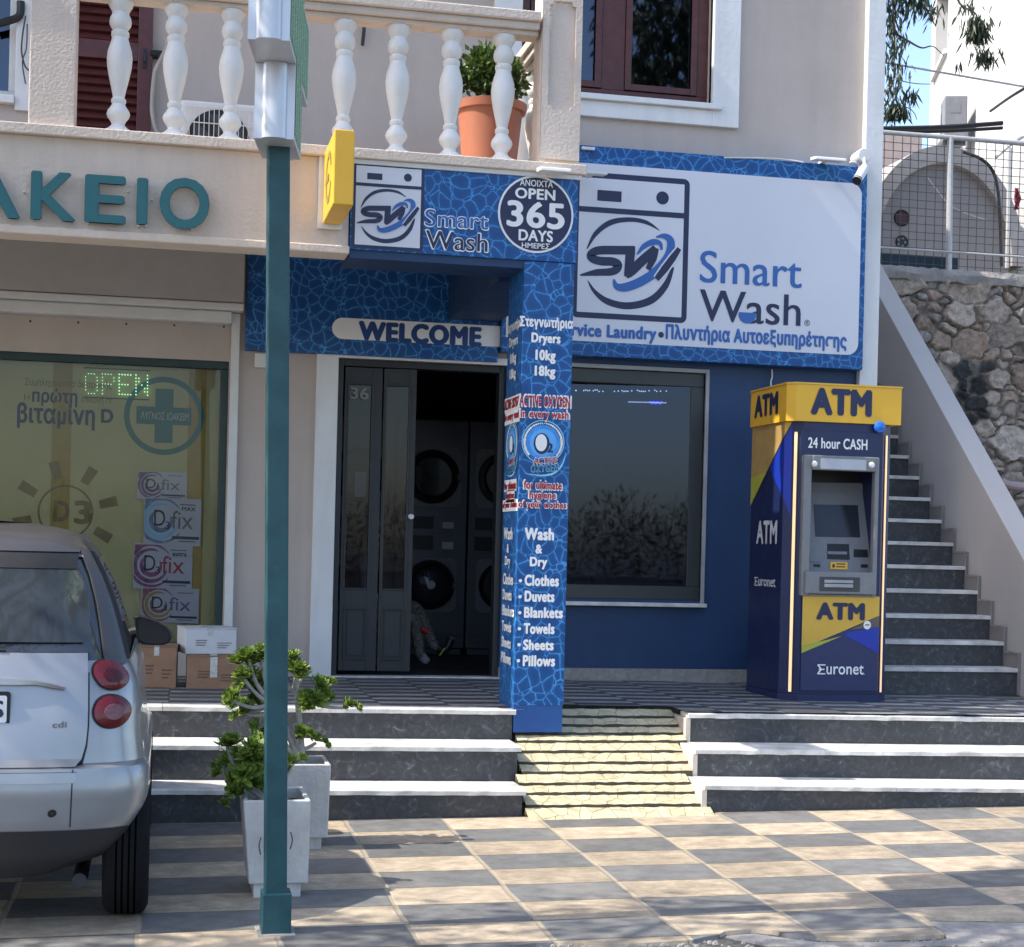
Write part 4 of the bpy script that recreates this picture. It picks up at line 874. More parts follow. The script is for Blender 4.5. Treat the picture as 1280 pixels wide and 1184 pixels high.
# ================================================================ CASH MACHINE
ax0, ax1, ay0, ay1, ch = 4.165, 4.945, -1.5, -.78, .10; zb = .492
t = thing('cash_machine', (4.55, -1.15, zb), 'navy and yellow free standing cash machine kiosk with lit light strips, beside the stairs', 'cash machine')
zh0 = at(1050, 529, Y=-1.5).z; zh1 = at(1050, 481, Y=-1.5).z; zbt = zh0
def plan(e, c): return [(ax0-e, ay1), (ax0-e, ay0+c), (ax0+c, ay0-e), (ax1-c, ay0-e), (ax1+e, ay0+c), (ax1+e, ay1)]
fx0_, fx1_ = ax0+ch, ax1-ch      # flat front
m = MB(); P = plan(0, ch)
# body: everything but the front bay, which is open
zz0, zz1 = at(1050, 748, Y=-1.5).z, at(1050, 572, Y=-1.5).z
m.prism([(x, y, zb+.06) for x, y in P], (0, 0, zz0-zb-.06)); m.prism([(x, y, zz1) for x, y in P], (0, 0, zbt-zz1))
bx0, bx1 = at(1004, 650, Y=-1.5).x, at(1097, 650, Y=-1.5).x; by = -1.18
m.prism([(ax0, ay1, zz0), (ax0, ay0+ch, zz0), (fx0_, ay0, zz0), (bx0, ay0, zz0), (bx0, by, zz0), (bx1, by, zz0), (bx1, ay0, zz0), (fx1_, ay0, zz0), (ax1, ay0+ch, zz0), (ax1, ay1, zz0)], (0, 0, zz1-zz0))
m.build('cabinet', M_ATMB, t)
MB().prism([(x, y, zb) for x, y in plan(.006, ch)], (0, 0, .058)).build('plinth', M_ATMB, t, bevel=.004)
m = MB().prism([(x, y, zh0+.002) for x, y in [(ax0-.02, ay1), (ax0-.02, ay0+.03), (ax0+.03, ay0-.02), (ax1+.02, ay0-.02), (ax1+.02, ay1)]], (0, 0, zh1-zh0-.012)); m.build('header', M_YEL, t)
m = MB().prism([(x, y, zh1-.009) for x, y in [(ax0-.026, ay1), (ax0-.026, ay0+.028), (ax0+.028, ay0-.026), (ax1+.026, ay0-.026), (ax1+.026, ay1)]], (0, 0, .012)); m.build('header_cap', M_YEL2, t)
Y = ay0-.023; m = MB(); text_px(m, 'ATM', (1013, 518), (1090.5, 488), Y, offset=.085)
m.build('lettering', M_NAVY2, t)
m = MB(); Xs = ax0-.0215; text(m, 'ATM', (Xs, -.86, at(955, 521, X=Xs).z), (0, -.46, 0), (0, 0, .16), offset=.08); m.build('lettering', M_NAVY2, t)
# front vinyl: dark blue door with yellow and royal fields
def fr(pts, Y, mi, m): m.sheet([at(*q, Y=Y) for q in pts], mi)
m = MB(); yd = ay0-.012
dx0, dx1 = at(1002, 800, Y=yd).x, at(1098, 800, Y=yd).x; dz0, dz1 = at(1050, 864, Y=yd).z, at(1050, 745, Y=yd).z
MB().box(dx0, dx1, yd, ay0, dz0, dz1).build('front_door', mat('navy door vinyl', (.02, .03, .10), .42), t, bevel=.003)
yv = yd-.002
L_ = lambda f_: dx0+(dx1-dx0)*f_; Hh = dz1-dz0; V_ = lambda f_: dz0+Hh*f_
m.sheet([(L_(0), yv, V_(.44)), (L_(1), yv, V_(.80)), (L_(1), yv, V_(1)), (L_(0), yv, V_(1))], 0)
m.sheet([(L_(0), yv-.001, V_(.395)), (L_(.52), yv-.001, V_(.58)), (L_(.32), yv-.001, V_(.535)), (L_(0), yv-.001, V_(.475))], 1)
m.sheet([(L_(.55), yv-.001, V_(.59)), (L_(1), yv-.001, V_(.40)), (L_(1), yv-.001, V_(.68)), (L_(.6), yv-.001, V_(.62))], 2)
m.sheet([(L_(.62), yv-.0015, V_(.645)), (L_(1), yv-.0015, V_(.68)), (L_(1), yv-.0015, V_(.80))], 3)
m.build('front_print', [M_YEL2, M_LIME, M_ATMD, mat('taupe vinyl', (.13, .10, .08), .5)], t)
m = MB(); text_px(m, 'ATM', (1020, 774.5), (1081.5, 754), yv-.003, mi=0, offset=.08)
m.build('lettering', M_NAVY2, t)
def euronet(m, P0, U, V, mi):
    P0, U, V = Vector(P0), Vector(U), Vector(V); q = lambda a, b: P0+U*a+V*b
    for a0, b0, a1, b1 in ((0, .88, .17, 1), (.03, .44, .15, .56), (0, 0, .17, .12)): m.sheet([q(a0, b0), q(a1, b0), q(a1, b1), q(a0, b1)], mi)
    m.sheet([q(0, .88), q(.04, .88), q(.09, .56), q(.05, .56)], mi); m.sheet([q(0, .12), q(.04, .12), q(.09, .44), q(.05, .44)], mi)
    text(m, 'uronet', q(.19, 0), U*.79, V*.95, mi=mi, offset=.02)
    m.sheet([q(.985, 0), q(1.0, 0), q(1.0, .08), q(.985, .08)], mi)
m = MB(); a, b = at(1021.5, 843, Y=yv-.003), at(1081, 831, Y=yv-.003); euronet(m, (a.x, a.y, a.z), (b.x-a.x, 0, 0), (0, 0, b.z-a.z), 1); m.build('lettering', [M_NAVY2, M_WPRINT], t); m = MB()
text_px(m, '24 hour CASH', (1010, 560), (1084.5, 549.5), ay0-.006, mi=1, offset=.035, )
m.build('lettering', [M_NAVY2, M_WPRINT], t)
# side print: tan field, lime edge, royal wedge
m = MB(); Xs = ax0-.003; ya_, yb_ = ay1, ay0+ch
zt1 = zh0; zA_ = at(944, 632, X=Xs).z; zB_ = at(978, 545, X=Xs).z
m.sheet([(Xs, ya_, zA_), (Xs, yb_, zB_), (Xs, yb_, zt1), (Xs, ya_, zt1)], 0)
m.sheet([(Xs-.001, ya_, zA_), (Xs-.001, (ya_+yb_)/2, (zA_+zB_)/2), (Xs-.001, ya_, zA_+.2)], 1)
m.sheet([(Xs-.001, (ya_+yb_)/2-.05, (zA_+zB_)/2+.02), (Xs-.001, yb_, zB_-.42), (Xs-.001, yb_, zB_-.02)], 2)
m.build('side_print', [mat('tan vinyl', (.42, .27, .09), .45), M_LIME, M_ATMD], t)
nrm = Vector((-1, -1, 0)).normalized()*.003
m = MB(); A = Vector((ax0, ay0+ch, 0))+nrm; B = Vector((ax0+ch*.42, ay0+ch*.58, 0))+nrm
m.sheet([A+Vector((0, 0, zB_)), B+Vector((0, 0, zB_+.10)), B+Vector((0, 0, zt1)), A+Vector((0, 0, zt1))], 0); m.sheet([A+Vector((0, 0, zB_-.42)), B+Vector((0, 0, zB_-.55)), B+Vector((0, 0, zB_+.08)), A+Vector((0, 0, zB_-.02))], 1)
m.build('corner_print', [M_YEL2, M_ATMD], t)
m = MB(); Xs -= .002
text(m, 'ATM', (Xs, ay1-.14, at(955, 680, X=Xs).z), (0, -.40, 0), (0, 0, .165), mi=0, offset=.04); m.build('lettering', M_PAPER, t); m = MB()
euronet(m, (Xs, ay1-.12, at(955, 733, X=Xs).z), (0, -.42, 0), (0, 0, .062), 0); m.build('lettering', M_PAPER, t)
# light strips on the chamfers
for sx in (0, 1):
    a = Vector((ax0+ch*.62, ay0+ch*.38, 0)) if sx == 0 else Vector((ax1-ch*.62, ay0+ch*.38, 0)); n_ = Vector((-1 if sx == 0 else 1, -1, 0)).normalized()
    u = Vector((1, -1 if sx == 0 else 1, 0)).normalized()
    m = MB(); w_ = .010
    for e_, dd, mi in ((w_*1.9, .004, 1), (w_, .010, 0)):
        q = [a-u*e_, a+u*e_, a+u*e_+n_*dd, a-u*e_+n_*dd]; z0_ = zb+.07; z1_ = zh0-.07
        m.hexa([(p.x, p.y, z0_) for p in (q[3], q[2], q[1], q[0])], [(p.x, p.y, z1_) for p in (q[3], q[2], q[1], q[0])], mi)
    m.build('light_strip', [M_LED, M_BLACK], t)
# header panel, lamp fascia, bay with screen
m = MB(); p, q = at(1001, 570, Y=ay0-.003), at(1094, 541, Y=ay0-.003); m.box(p.x, q.x, ay0-.004, ay0, p.z, q.z); m.build('cash_panel', M_ATMB, t, bevel=.003)
yb0 = ay0-.035
def frm(bl, tr, Y=yb0): a, b = at(*bl, Y=Y), at(*tr, Y=Y); return a.x, b.x, a.z, b.z
X0, X1, Z0_, Z1_ = frm((1001, 745), (1100, 572)); ix0_, ix1_, iz0_, iz1_ = frm((1011.5, 735), (1094, 590))
m = MB(); m.box(X0, ix0_, yb0, ay0+.02, Z0_, Z1_); m.box(ix1_, X1, yb0, ay0+.02, Z0_, Z1_); m.box(ix0_, ix1_, yb0-.012, ay0+.02, iz1_, Z1_); m.box(ix0_, ix1_, yb0, ay0+.02, Z0_, iz0_-.04)
m.build('bezel', M_GREYP, t, bevel=.008)
m = MB()
a0, a1, c0, c1 = frm((1026, 586), (1083, 575), yb0-.016); m.box(a0, a1, yb0-.016, yb0-.012, c0, c1, 0)
m.build('hood_lamp', mat('milky lamp cover', (.42, .45, .5), .3, var=.1), t)
for px in (1018, 1089.5): p = at(px, 580 if px < 1050 else 581.5, Y=yb0-.014); m = MB().lathe([(0, -.02), (.014, -.018), (.02, -.008), (.022, 0)], (p.x, p.y, p.z), 14, 'y'); m.build('spotlight', M_WPRINT, t, smooth=True)
# inner fascia, leaning back
def bay(px, py): # slanted plane from (z of 722, y -1.44) up to (z of 602, y -1.22)
    zlo, zhi = at(1050, 722, Y=-1.44).z, at(1050, 602, Y=-1.22).z; d = ray(px, py); n_ = Vector((0, zhi-zlo, -.22)); tt = (Vector((0, -1.44, zlo))-CAM).dot(n_)/d.dot(n_); return CAM+d*tt
def slab(m, pts, th, mi=0): 
    q = [bay(*p) for p in pts]; n_ = Vector((0, -1, .55)).normalized(); m.prism([p+n_*th for p in q], -n_*(th+.004), mi)
m = MB(); slab(m, ((1011, 603), (1088, 604), (1093, 735), (1010, 735)), 0); ins = m.build('fascia', M_GREYP, t)
MB().box(ix0_-.02, ix1_+.02, by-.004, by-.002, zz0, zz1).build('bay_back', M_BLACK, t)
m = MB(); slab(m, ((1017, 631), (1072, 632), (1075, 672), (1019, 671)), .004); m.build('screen', M_SCREEN, t)
m = MB(); slab(m, ((1012, 604), (1082, 605.5), (1082, 613), (1012, 611.5)), .008); slab(m, ((1012, 615), (1060, 615.5), (1060, 617), (1012, 616.5)), .006); m.build('trim_bars', M_GREYP, t)
m = MB(); slab(m, ((1034, 680), (1061, 680.5), (1062, 700), (1034, 699)), .003, 0); slab(m, ((1067, 687), (1084, 687.5), (1085, 697), (1067, 696.5)), .004, 0); slab(m, ((1034, 690), (1058, 690.5), (1058, 694), (1034, 693.5)), .01, 1); slab(m, ((1012, 690), (1027, 690.5), (1027, 703), (1012, 702.5)), .006, 1); slab(m, ((1017, 705.5), (1025, 706), (1025, 709), (1017, 708.5)), .006, 0)
slab(m, ((1076, 706), (1084, 706), (1084, 709.5), (1076, 709.5)), .006, 0); m.build('keypad', [M_BLACK, M_GREYP], t)
m = MB(); slab(m, ((1037.5, 703), (1059, 703.5), (1059, 712.5), (1037.5, 712)), .007, 0); slab(m, ((1040, 706), (1043, 706), (1043, 710), (1040, 710)), .0085, 1); slab(m, ((1045, 705), (1056, 705.3), (1056, 706.6), (1045, 706.3)), .0085, 1); slab(m, ((1045, 708.5), (1056, 708.8), (1056, 710), (1045, 709.7)), .0085, 1); m.build('notice_label', [M_YEL, M_INK], t)
m = MB(); a0, a1, c0, c1 = frm((1006, 742), (1096, 716), yb0-.015); m.box(a0, a1, yb0-.02, yb0+.03, c0, c1); m.build('dispenser_housing', M_GREYP, t, bevel=.008)
m = MB(); a0, a1, c0, c1 = frm((1024, 739), (1075, 722), yb0-.02); m.box(a0, a1, yb0-.024, yb0-.02, c0, c1); a0, a1, c0, c1 = frm((1030, 734), (1066, 725.5), yb0-.025); m.build('dispenser_plate', M_GREYD, t, bevel=.002)
m = MB(); m.box(a0, a1, yb0-.034, yb0-.024, c0, (c0+c1)/2-.002, 0); m.box(a0, a1, yb0-.034, yb0-.024, (c0+c1)/2+.004, c1, 0); m.build('cash_slot', mat('pale grey plastic', (.33, .34, .35), .4), t, bevel=.003)
p = at(1099.5, 534, Y=ay0-.03); m = MB().lathe([(0, -.03), (.02, -.028), (.036, -.016), (.041, 0), (.036, .012), (.03, .03)], p, 20, 'y'); m.build('blue_lamp_knob', mat('blue plastic', (.02, .14, .62), .25, var=.3, scale=60), t, smooth=True)
p = at(1084, 781.5, Y=yv-.006); m = MB().sheet([(p.x+.028*math.cos(R(q_))*(1 if abs(q_-270) > 50 else 1.0), p.y, p.z+.03*math.sin(R(q_))) for q_ in range(0, 360, 30)]).box(p.x-.016, p.x+.016, p.y-.002, p.y-.001, p.z-.003, p.z+.006, 1); m.build('lock_badge', [M_WPRINT, M_GREYINK], t)
# ================================================================ INSIDE THE LAUNDRY
YM = 2.45
ex = [at(p, 700, Y=YM).x for p in (493, 584)]; MW = ex[1]-ex[0]-.012
za = .52; zk = lambda y: at(540, y, Y=YM).z
def stack(x, label, opened=False):
    t = thing('stacked_laundry_machine', (x+MW/2, YM+.3, za), label, 'laundry machine', 'grey washer and dryer stacks along the back of the laundry')
    X0, X1 = x, x+MW; xc = (X0+X1)/2
    m = MB(); m.box(X0, X1, YM, YM+.65, za+.06, 2.62); m.box(X0+.02, X1-.02, YM+.03, YM+.6, za, za+.06); m.build('cabinet', M_STEEL, t, bevel=.01)
    for cy, r, nm in ((596, .235, 'dryer_door'), (731, .215, 'washer_door')):
        z = zk(cy); m = MB()
        m.sheet(rrect(xc-r*1.12, xc+r*1.12, z-r*1.12, z+r*1.12, r*.3, YM-.004), 1)
        if not (opened and nm == 'washer_door'):
            m.lathe([(r*.72, -.01), (r*.74, -.05), (r*.86, -.075), (r, -.06), (r*1.03, -.004)], (xc, YM, z), 36, 'y', 0); d = m.build(nm, [M_BLACK, M_GREYP], t, smooth=True)
            MB().lathe([(0, -.085 if nm[0] == 'w' else -.03), (r*.35, -.075 if nm[0] == 'w' else -.03), (r*.73, -.045 if nm[0] == 'w' else -.03)], (xc, YM, z), 36, 'y').build('door_glass', M_SCREEN, d, smooth=True)
            if nm[0] == 'w': MB().lathe([(0, -.1), (.03, -.098), (.04, -.085)], (xc, YM, z), 16, 'y').build('hub', M_METW, d, smooth=True)
            MB().box(xc+r*.9, xc+r*1.12, YM-.08, YM-.05, z-.03, z+.03).build('handle', M_STEEL, d, bevel=.006)
        else:
            m.lathe([(0, .0), (r*.8, .0), (r*.9, -.03), (r, -.005)], (xc, YM-.005, z), 36, 'y', 0); d = m.build(nm, [M_BLACK, M_GREYP], t, smooth=True)
            MB().lathe([(0, -.06), (r*.5, -.05), (r*.85, -.02), (r, .03), (r*.9, .06), (r*.6, .03), (0, .02)], (xc+r*.55, YM-.22, z), 32, 'y').build('door_glass', M_BLACK, d, smooth=True)
    for y0_, y1_ in ((663, 644), (689, 668)):
        z0_, z1_ = zk(y0_), zk(y1_); m = MB(); m.box(X0+.03, X1-.03, YM-.012, YM, z0_, z1_, 0); m.box(X0+.06, xc+.02, YM-.018, YM-.012, z0_+.012, z1_-.012, 1); m.box(xc+.1, xc+.2, YM-.02, YM-.012, z0_+.02, (z0_+z1_)/2+.01, 2); m.box(xc+.06, xc+.14, YM-.02, YM-.012, (z0_+z1_)/2+.03, z1_-.02, 0)
        m.build('control_panel', [M_STEEL, M_BLACK, M_PAPER], t)
    m = MB().box(X0+.02, X1-.02, YM-.01, YM, zk(795), zk(776)); m.build('drawer', M_STEEL, t, bevel=.004)
    return t
w0 = MW+.012
stack(ex[0], 'grey dryer stacked over a washer with closed round door, seen through the open laundry doorway')
stack(ex[1], 'grey dryer over a washer whose round door stands open, right in the doorway', True)
stack(ex[0]-w0, 'grey dryer stacked over a washer, seen through the glass of the folded door leaves')
stack(ex[0]-2*w0, 'grey dryer stacked over a washer, deepest left behind the pharmacy side of the laundry')
stack(ex[1]+w0, 'grey dryer stacked over a washer, hidden behind the blue pillar')
# person on a bench
YPn = .95
J = lambda px, py, dy=0: at(px, py, Y=YPn+dy)
bn = thing('bench', J(447, 800), 'low dark bench inside the laundry that the seated customer sits on', 'bench')
b0_ = J(447, 782); m = MB().box(b0_.x-.22, b0_.x+.24, YPn-.25, YPn+.3, b0_.z-.05, b0_.z-.0); m.build('seat', M_GREYD, bn, bevel=.01)
for sx in (-.19, .2):
    for sy in (-.2, .25): MB().box(b0_.x+sx-.018, b0_.x+sx+.018, YPn+sy-.018, YPn+sy+.018, .52, b0_.z-.052).build('leg', M_GREYD, bn)
pr = thing('person', (b0_.x, YPn, b0_.z), 'person in pale top and patterned trousers seated behind the folded laundry door', 'person')
V = []; E_ = []; RAD = []
def jv(p, r, parent=None):
    V.append(Vector(p)); RAD.append(r)
    if parent is not None: E_.append((parent, len(V)-1))
    return len(V)-1
pel = jv((b0_.x, YPn, b0_.z+.11), .135); sp = jv((b0_.x+.01, YPn, b0_.z+.30), .13, pel); chst = jv((b0_.x+.03, YPn, b0_.z+.47), .145, sp); nk = jv((b0_.x+.045, YPn, b0_.z+.585), .055, chst); h1 = jv((b0_.x+.06, YPn, b0_.z+.66), .068, nk); h2 = jv((b0_.x+.07, YPn, b0_.z+.73), .092, h1); h3 = jv((b0_.x+.055, YPn, b0_.z+.80), .075, h2); nose = jv((b0_.x+.175, YPn, b0_.z+.715), .014, h2)
for s in (-1, 1):
    ear = jv((b0_.x+.05, YPn+s*.098, b0_.z+.725), .016, h2)
    shd = jv((b0_.x+.03, YPn+s*.18, b0_.z+.51), .066, chst); el = jv((b0_.x+.02, YPn+s*.235, b0_.z+.26), .047, shd); wr = jv((b0_.x+.22, YPn+s*.15, b0_.z+.19), .031, el); pm = jv((b0_.x+.30, YPn+s*.13, b0_.z+.175), .034, wr)
    for k, (dx, dy) in enumerate(((.07, -.026), (.085, -.009), (.08, .009), (.062, .025))): f1_ = jv((b0_.x+.30+dx*.55, YPn+s*.13+dy, b0_.z+.175), .0105, pm); jv((b0_.x+.30+dx, YPn+s*.13+dy, b0_.z+.155), .009, f1_)
    th_ = jv((b0_.x+.31, YPn+s*.13-s*.045, b0_.z+.17), .011, pm); jv((b0_.x+.34, YPn+s*.13-s*.055, b0_.z+.165), .010, th_)
k1 = J(519, 772, -.1); hpL = jv((b0_.x+.07, YPn-.09, b0_.z+.09), .10, pel); knL = jv(k1, .068, hpL); anL = jv(J(524, 818, -.1), .045, knL); ftL = jv(J(536, 829, -.1), .036, anL)
k2 = J(520, 758, .1); hpR = jv((b0_.x+.07, YPn+.09, b0_.z+.10), .10, pel); knR = jv(k2, .066, hpR); anR = jv(J(541, 806, -.06), .044, knR); ftR = jv(J(556, 815, -.06), .040, anR); toR = jv(J(566, 795, -.06), .034, ftR)
me = bpy.data.meshes.new('person'); me.from_pydata([p-WLOC[pr] for p in V], E_, []); ob = bpy.data.objects.new('person', me); COL.objects.link(ob)
sk = ob.modifiers.new('skin', 'SKIN'); 
for i, sv in enumerate(me.skin_vertices[0].data): sv.radius = (RAD[i], RAD[i]); sv.use_root = (i == pel)
ss = ob.modifiers.new('sub', 'SUBSURF'); ss.levels = 2; ss.render_levels = 2; bpy.context.view_layer.update()
bm_ = bpy.data.meshes.new_from_object(ob.evaluated_get(bpy.context.evaluated_depsgraph_get())); bpy.data.objects.remove(ob)
for mm in (M_SKIN, M_CLOTH, M_TROUS, M_BLACK, M_YEL): bm_.materials.append(mm)
for p in bm_.polygons:
    c = p.center+WLOC[pr]; p.use_smooth = True; dx, dz = c.x-b0_.x, c.z-b0_.z
    p.material_index = 0 if dz > .57 or (dx > .2 and .1 < dz < .3 and dx < .5 and c.z > k2.z+.06) else 1 if dz > .14 and dx < .25 else 2
    if (c-V[ftR]).length < .125 and (c-V[anR]).length > .05: p.material_index = 3
    if (c-V[ftL]).length < .09: p.material_index = 1
bo = bpy.data.objects.new('body', bm_); COL.objects.link(bo); bo.parent = pr
m = MB(); hc = V[h2]+Vector((-.018, 0, .03))
m.grid([[hc+Vector((.112*math.sin(a)*math.cos(b), .112*math.sin(a)*math.sin(b), .112*math.cos(a))) for b in [math.pi*(.33+1.34*j/16) for j in range(17)]] for a in [math.pi*(.02+.58*i/8) for i in range(9)]]); m.build('hair', M_HAIR, pr, smooth=True)
m = MB()
for s in (-1, 1): e_ = V[h2]+Vector((.082, s*.034, .012)); m.lathe([(0, -.012), (.009, -.006), (.012, 0), (.009, .006), (0, .012)], e_, 10)
e_ = V[h2]+Vector((.088, 0, -.052)); m.box(e_.x-.01, e_.x+.004, e_.y-.024, e_.y+.024, e_.z-.005, e_.z+.005); m.build('face_features', M_INK, pr, smooth=True)
a = J(531, 788, -.17); MB().tube([a+Vector((-.03, -.0, .02)), a+Vector((.03, 0, -.02))], .02, 8).build('ankle_band', M_RED, pr, smooth=True)
a = J(553, 815, -.13); MB().tube([a+Vector((-.02, 0.01, -.03)), a+Vector((.02, .01, .03))], .007, 8).build('shoe_stripe', M_LIME, pr, smooth=True)

# ================================================================ PHARMACY POSTERS AND CARTONS
def poster(x0, x1, y0, y1, Yp, swirl, label, word, wcol, skew, dx=0):
    p, q = at(x0, y1, Y=Yp), at(x1, y0, Y=Yp); W, H = q.x-p.x, q.z-p.z
    t = thing('poster', (p.x+W/2, Yp, p.z), label, 'poster', 'white vitamin pack posters stacked up the pharmacy window')
    P = lambda a, b, d=0: (p.x+W*a, Yp-d, p.z+H*(b+skew*(a-.5)))
    MB().prism([P(0, 0), P(1, 0), P(1, 1), P(0, 1)], (0, .006, 0)).build('paper', M_PAPER, t)
    m = MB()
    for k, (r0, r1, a0, a1) in enumerate(((.42, .50, 30, 330), (.30, .40, 60, 350), (.16, .26, 100, 390))):
        A = []; B = []
        for i in range(25):
            a = R(a0+(a1-a0)*i/24); f_ = math.sin(math.pi*i/24)**.5; mid = (r0+r1)/2; hw = (r1-r0)/2*f_
            cl = lambda a_, b_: P(min(.99, max(.01, a_)), min(.98, max(.02, b_)), .0008+k*.0003)
            A.append(cl(.30+(mid+hw)*math.cos(a)*H/W, .52+(mid+hw)*math.sin(a))); B.append(cl(.30+(mid-hw)*math.cos(a)*H/W, .52+(mid-hw)*math.sin(a)))
        m.grid([A, B], k % 2)
    m.sheet([P(.02, .72, .0007), P(.2, .97, .0007), P(.02, .97, .0007)], 0)
    m.build('swirl', [swirl, MATS['ochre print'] if swirl is M_ORAN else M_LBLUE if swirl is M_AZUR else swirl], t)
    m = MB(); U = lambda a0, b0, a1, b1: (P(a0, b0, .003), (W*(a1-a0), 0, W*0+H*skew*(a1-a0)), (0, 0, H*(b1-b0)))
    text(m, 'D', *U(.18, .40, .37, .74), mi=0, offset=0); text(m, '3', *U(.375, .34, .45, .5), mi=0, offset=0.01); text(m, word, *U(.48, .36, .86, .74), mi=1, offset=-.003)
    a_ = U(.5, .14, .97, .2); m.sheet([a_[0], Vector(a_[0])+Vector(a_[1]), Vector(a_[0])+Vector(a_[1])+Vector(a_[2]), Vector(a_[0])+Vector(a_[2])], 2)
    for b in (.86, .08):
        a_ = U(.62, b, .9, b+.025); m.sheet([a_[0], Vector(a_[0])+Vector(a_[1]), Vector(a_[0])+Vector(a_[1])+Vector(a_[2]), Vector(a_[0])+Vector(a_[2])], 3)
    if dx:
        s_ = {1: 'MAX', 2: 'extra'}[dx]; text(m, s_, *U(.66, .74, .9, .83), mi=2, offset=.02)
    m.build('print', [M_INK, wcol, M_NAVY2, M_GREYINK], t)
poster(171, 234, 591, 624, .128, M_PURP, 'small white poster with dark purple swirl, topmost of four in the pharmacy window', 'fix', M_GREYINK, -.01)
poster(179, 252, 624, 681, .120, M_AZUR, 'white poster with a blue swirl, second from top in the pharmacy window', 'fix', M_GREYINK, -.02, 1)
poster(166, 241, 681, 736, .128, M_PINK, 'white poster with a plum pink swirl, third from top in the pharmacy window', 'fix', M_RED, -.02, 2)
poster(176, 249, 736, 778, .120, M_ORAN, 'white poster with a rust orange swirl, lowest, just above the car mirror', 'fix', M_PURP, -.03)
# cartons
def carton(px0, px1, py0, py1, zbase, depth, rot, m_, label, name, tape, lidgap=True, flaps=False):
    a = at(px0, py1, Z=zbase); b = at(px1, py1, Y=a.y); tz = at(px0, py0, Y=a.y).z; W = b.x-a.x; H = tz-a.z
    t = thing(name, (a.x+W/2, a.y+depth/2, zbase), label, 'carton'); M_ = Matrix.Rotation(rot, 3, 'Z'); o_ = Vector((a.x, a.y, zbase))
    def q(x, y, z): return o_+M_ @ Vector((x, y, z))
    def bx(m, x0, x1, y0, y1, z0, z1, mi=0): m.hexa([q(x0, y0, z0), q(x1, y0, z0), q(x1, y1, z0), q(x0, y1, z0)], [q(x0, y0, z1), q(x1, y0, z1), q(x1, y1, z1), q(x0, y1, z1)], mi)
    m = MB(); bx(m, 0, W, 0, depth, 0, H-.004); m.build('box', m_, t, bevel=.006)
    m = MB(); bx(m, -.003, W+.003, -.003, depth*.49, H-.004, H+.002); bx(m, -.003, W+.003, depth*.51, depth+.003, H-.004, H+.004); m.build('flap', m_, t)
    m = MB(); bx(m, W*.42, W*.55, -.003, 0, H*tape, H); bx(m, W*.42, W*.55, -.003, depth, H+.004, H+.006); m.build('tape', M_TAPE, t)
    m = MB()
    for k in range(3):
        f = .52-.09*k; bx(m, W*.2, W*(.42-.02*k), -.0035, 0, H*f, H*(f+.035)); bx(m, W*.62, W*(.9-.05*k), -.0035, 0, H*(f-.1), H*(f-.07))
    m.build('print', mat('faded carton print', (.16, .085, .05), .8) if m_ is M_CARD else M_GREYINK, t); return t, H
t1, H1 = carton(233, 302, 820, 861, .515, .33, R(0), M_CARD, 'brown cardboard carton standing under a white carton by the pharmacy window', 'cardboard_box', .35)
carton(231.5, 297, 785.5, 818, .515+H1+.004, .30, R(10), M_CARDW, 'white carton with open flaps resting on top of a brown carton', 'cardboard_box', .7)
carton(171, 220, 808, 860, .515, .34, R(-2), M_CARD, 'brown taped carton on the terrace half hidden behind the car mirror', 'cardboard_box', .78)

# ================================================================ SMALL CAR, seen from behind
cxc = -.80; WP = [(.20, .38), (.235, .49), (.30, .685), (.36, .728), (.41, .745), (.47, .77), (.55, .785), (.62, .782), (.66, .757), (.785, .742), (.88, .743), (.98, .725), (1.06, .688), (1.08, .682), (1.19, .652), (1.295, .620), (1.40, .577), (1.485, .530), (1.545, .485), (1.58, .42), (1.61, .30), (1.625, .05)]
YR = [(.20, -5.26), (.30, -5.33), (.42, -5.365), (.56, -5.37), (.645, -5.355), (.66, -5.305), (.78, -5.285), (.96, -5.24), (1.06, -5.20), (1.12, -5.16), (1.31, -5.03), (1.48, -4.90), (1.545, -4.82), (1.58, -4.72), (1.61, -4.55), (1.625, -4.2)]
YF = [(.20, -2.75), (.30, -2.68), (.56, -2.66), (.76, -2.72), (.91, -2.85), (1.01, -3.05), (1.06, -3.2), (1.26, -3.45), (1.46, -3.7), (1.545, -3.82), (1.58, -3.9), (1.61, -4.0), (1.625, -4.15)]
def lerp(T, z):
    if z <= T[0][0]: return T[0][1]
    for (a, va), (b, vb) in zip(T, T[1:]):
        if z <= b: return va+(vb-va)*(z-a)/(b-a)
    return T[-1][1]
NE = 3.4; zcar = pave_z(-.8, -4)
def rear(x, z, off=0):
    w_ = lerp(WP, z); xx = min(.9999, abs(x-cxc)/w_); d = .32*(w_/.74)
    return lerp(YR, z)+d*(1-(1-xx**NE)**(1/NE))-off
def spt(xx, z, off=0):        # xx -1..1 across
    w_ = lerp(WP, z); d = .32*(w_/.74); q = (1-min(1, abs(xx))**NE)**(1/NE); x = cxc+w_*xx; y = lerp(YR, z)+d*(1-q)
    nx = abs(xx)**(NE-1)*(1 if xx > 0 else -1); ny = -(q**(NE-1)) if q > 0 else 0; l = math.hypot(nx, ny*w_/d) or 1
    return Vector((x+nx/l*off, y+ny*w_/d/l*off, z+zcar))
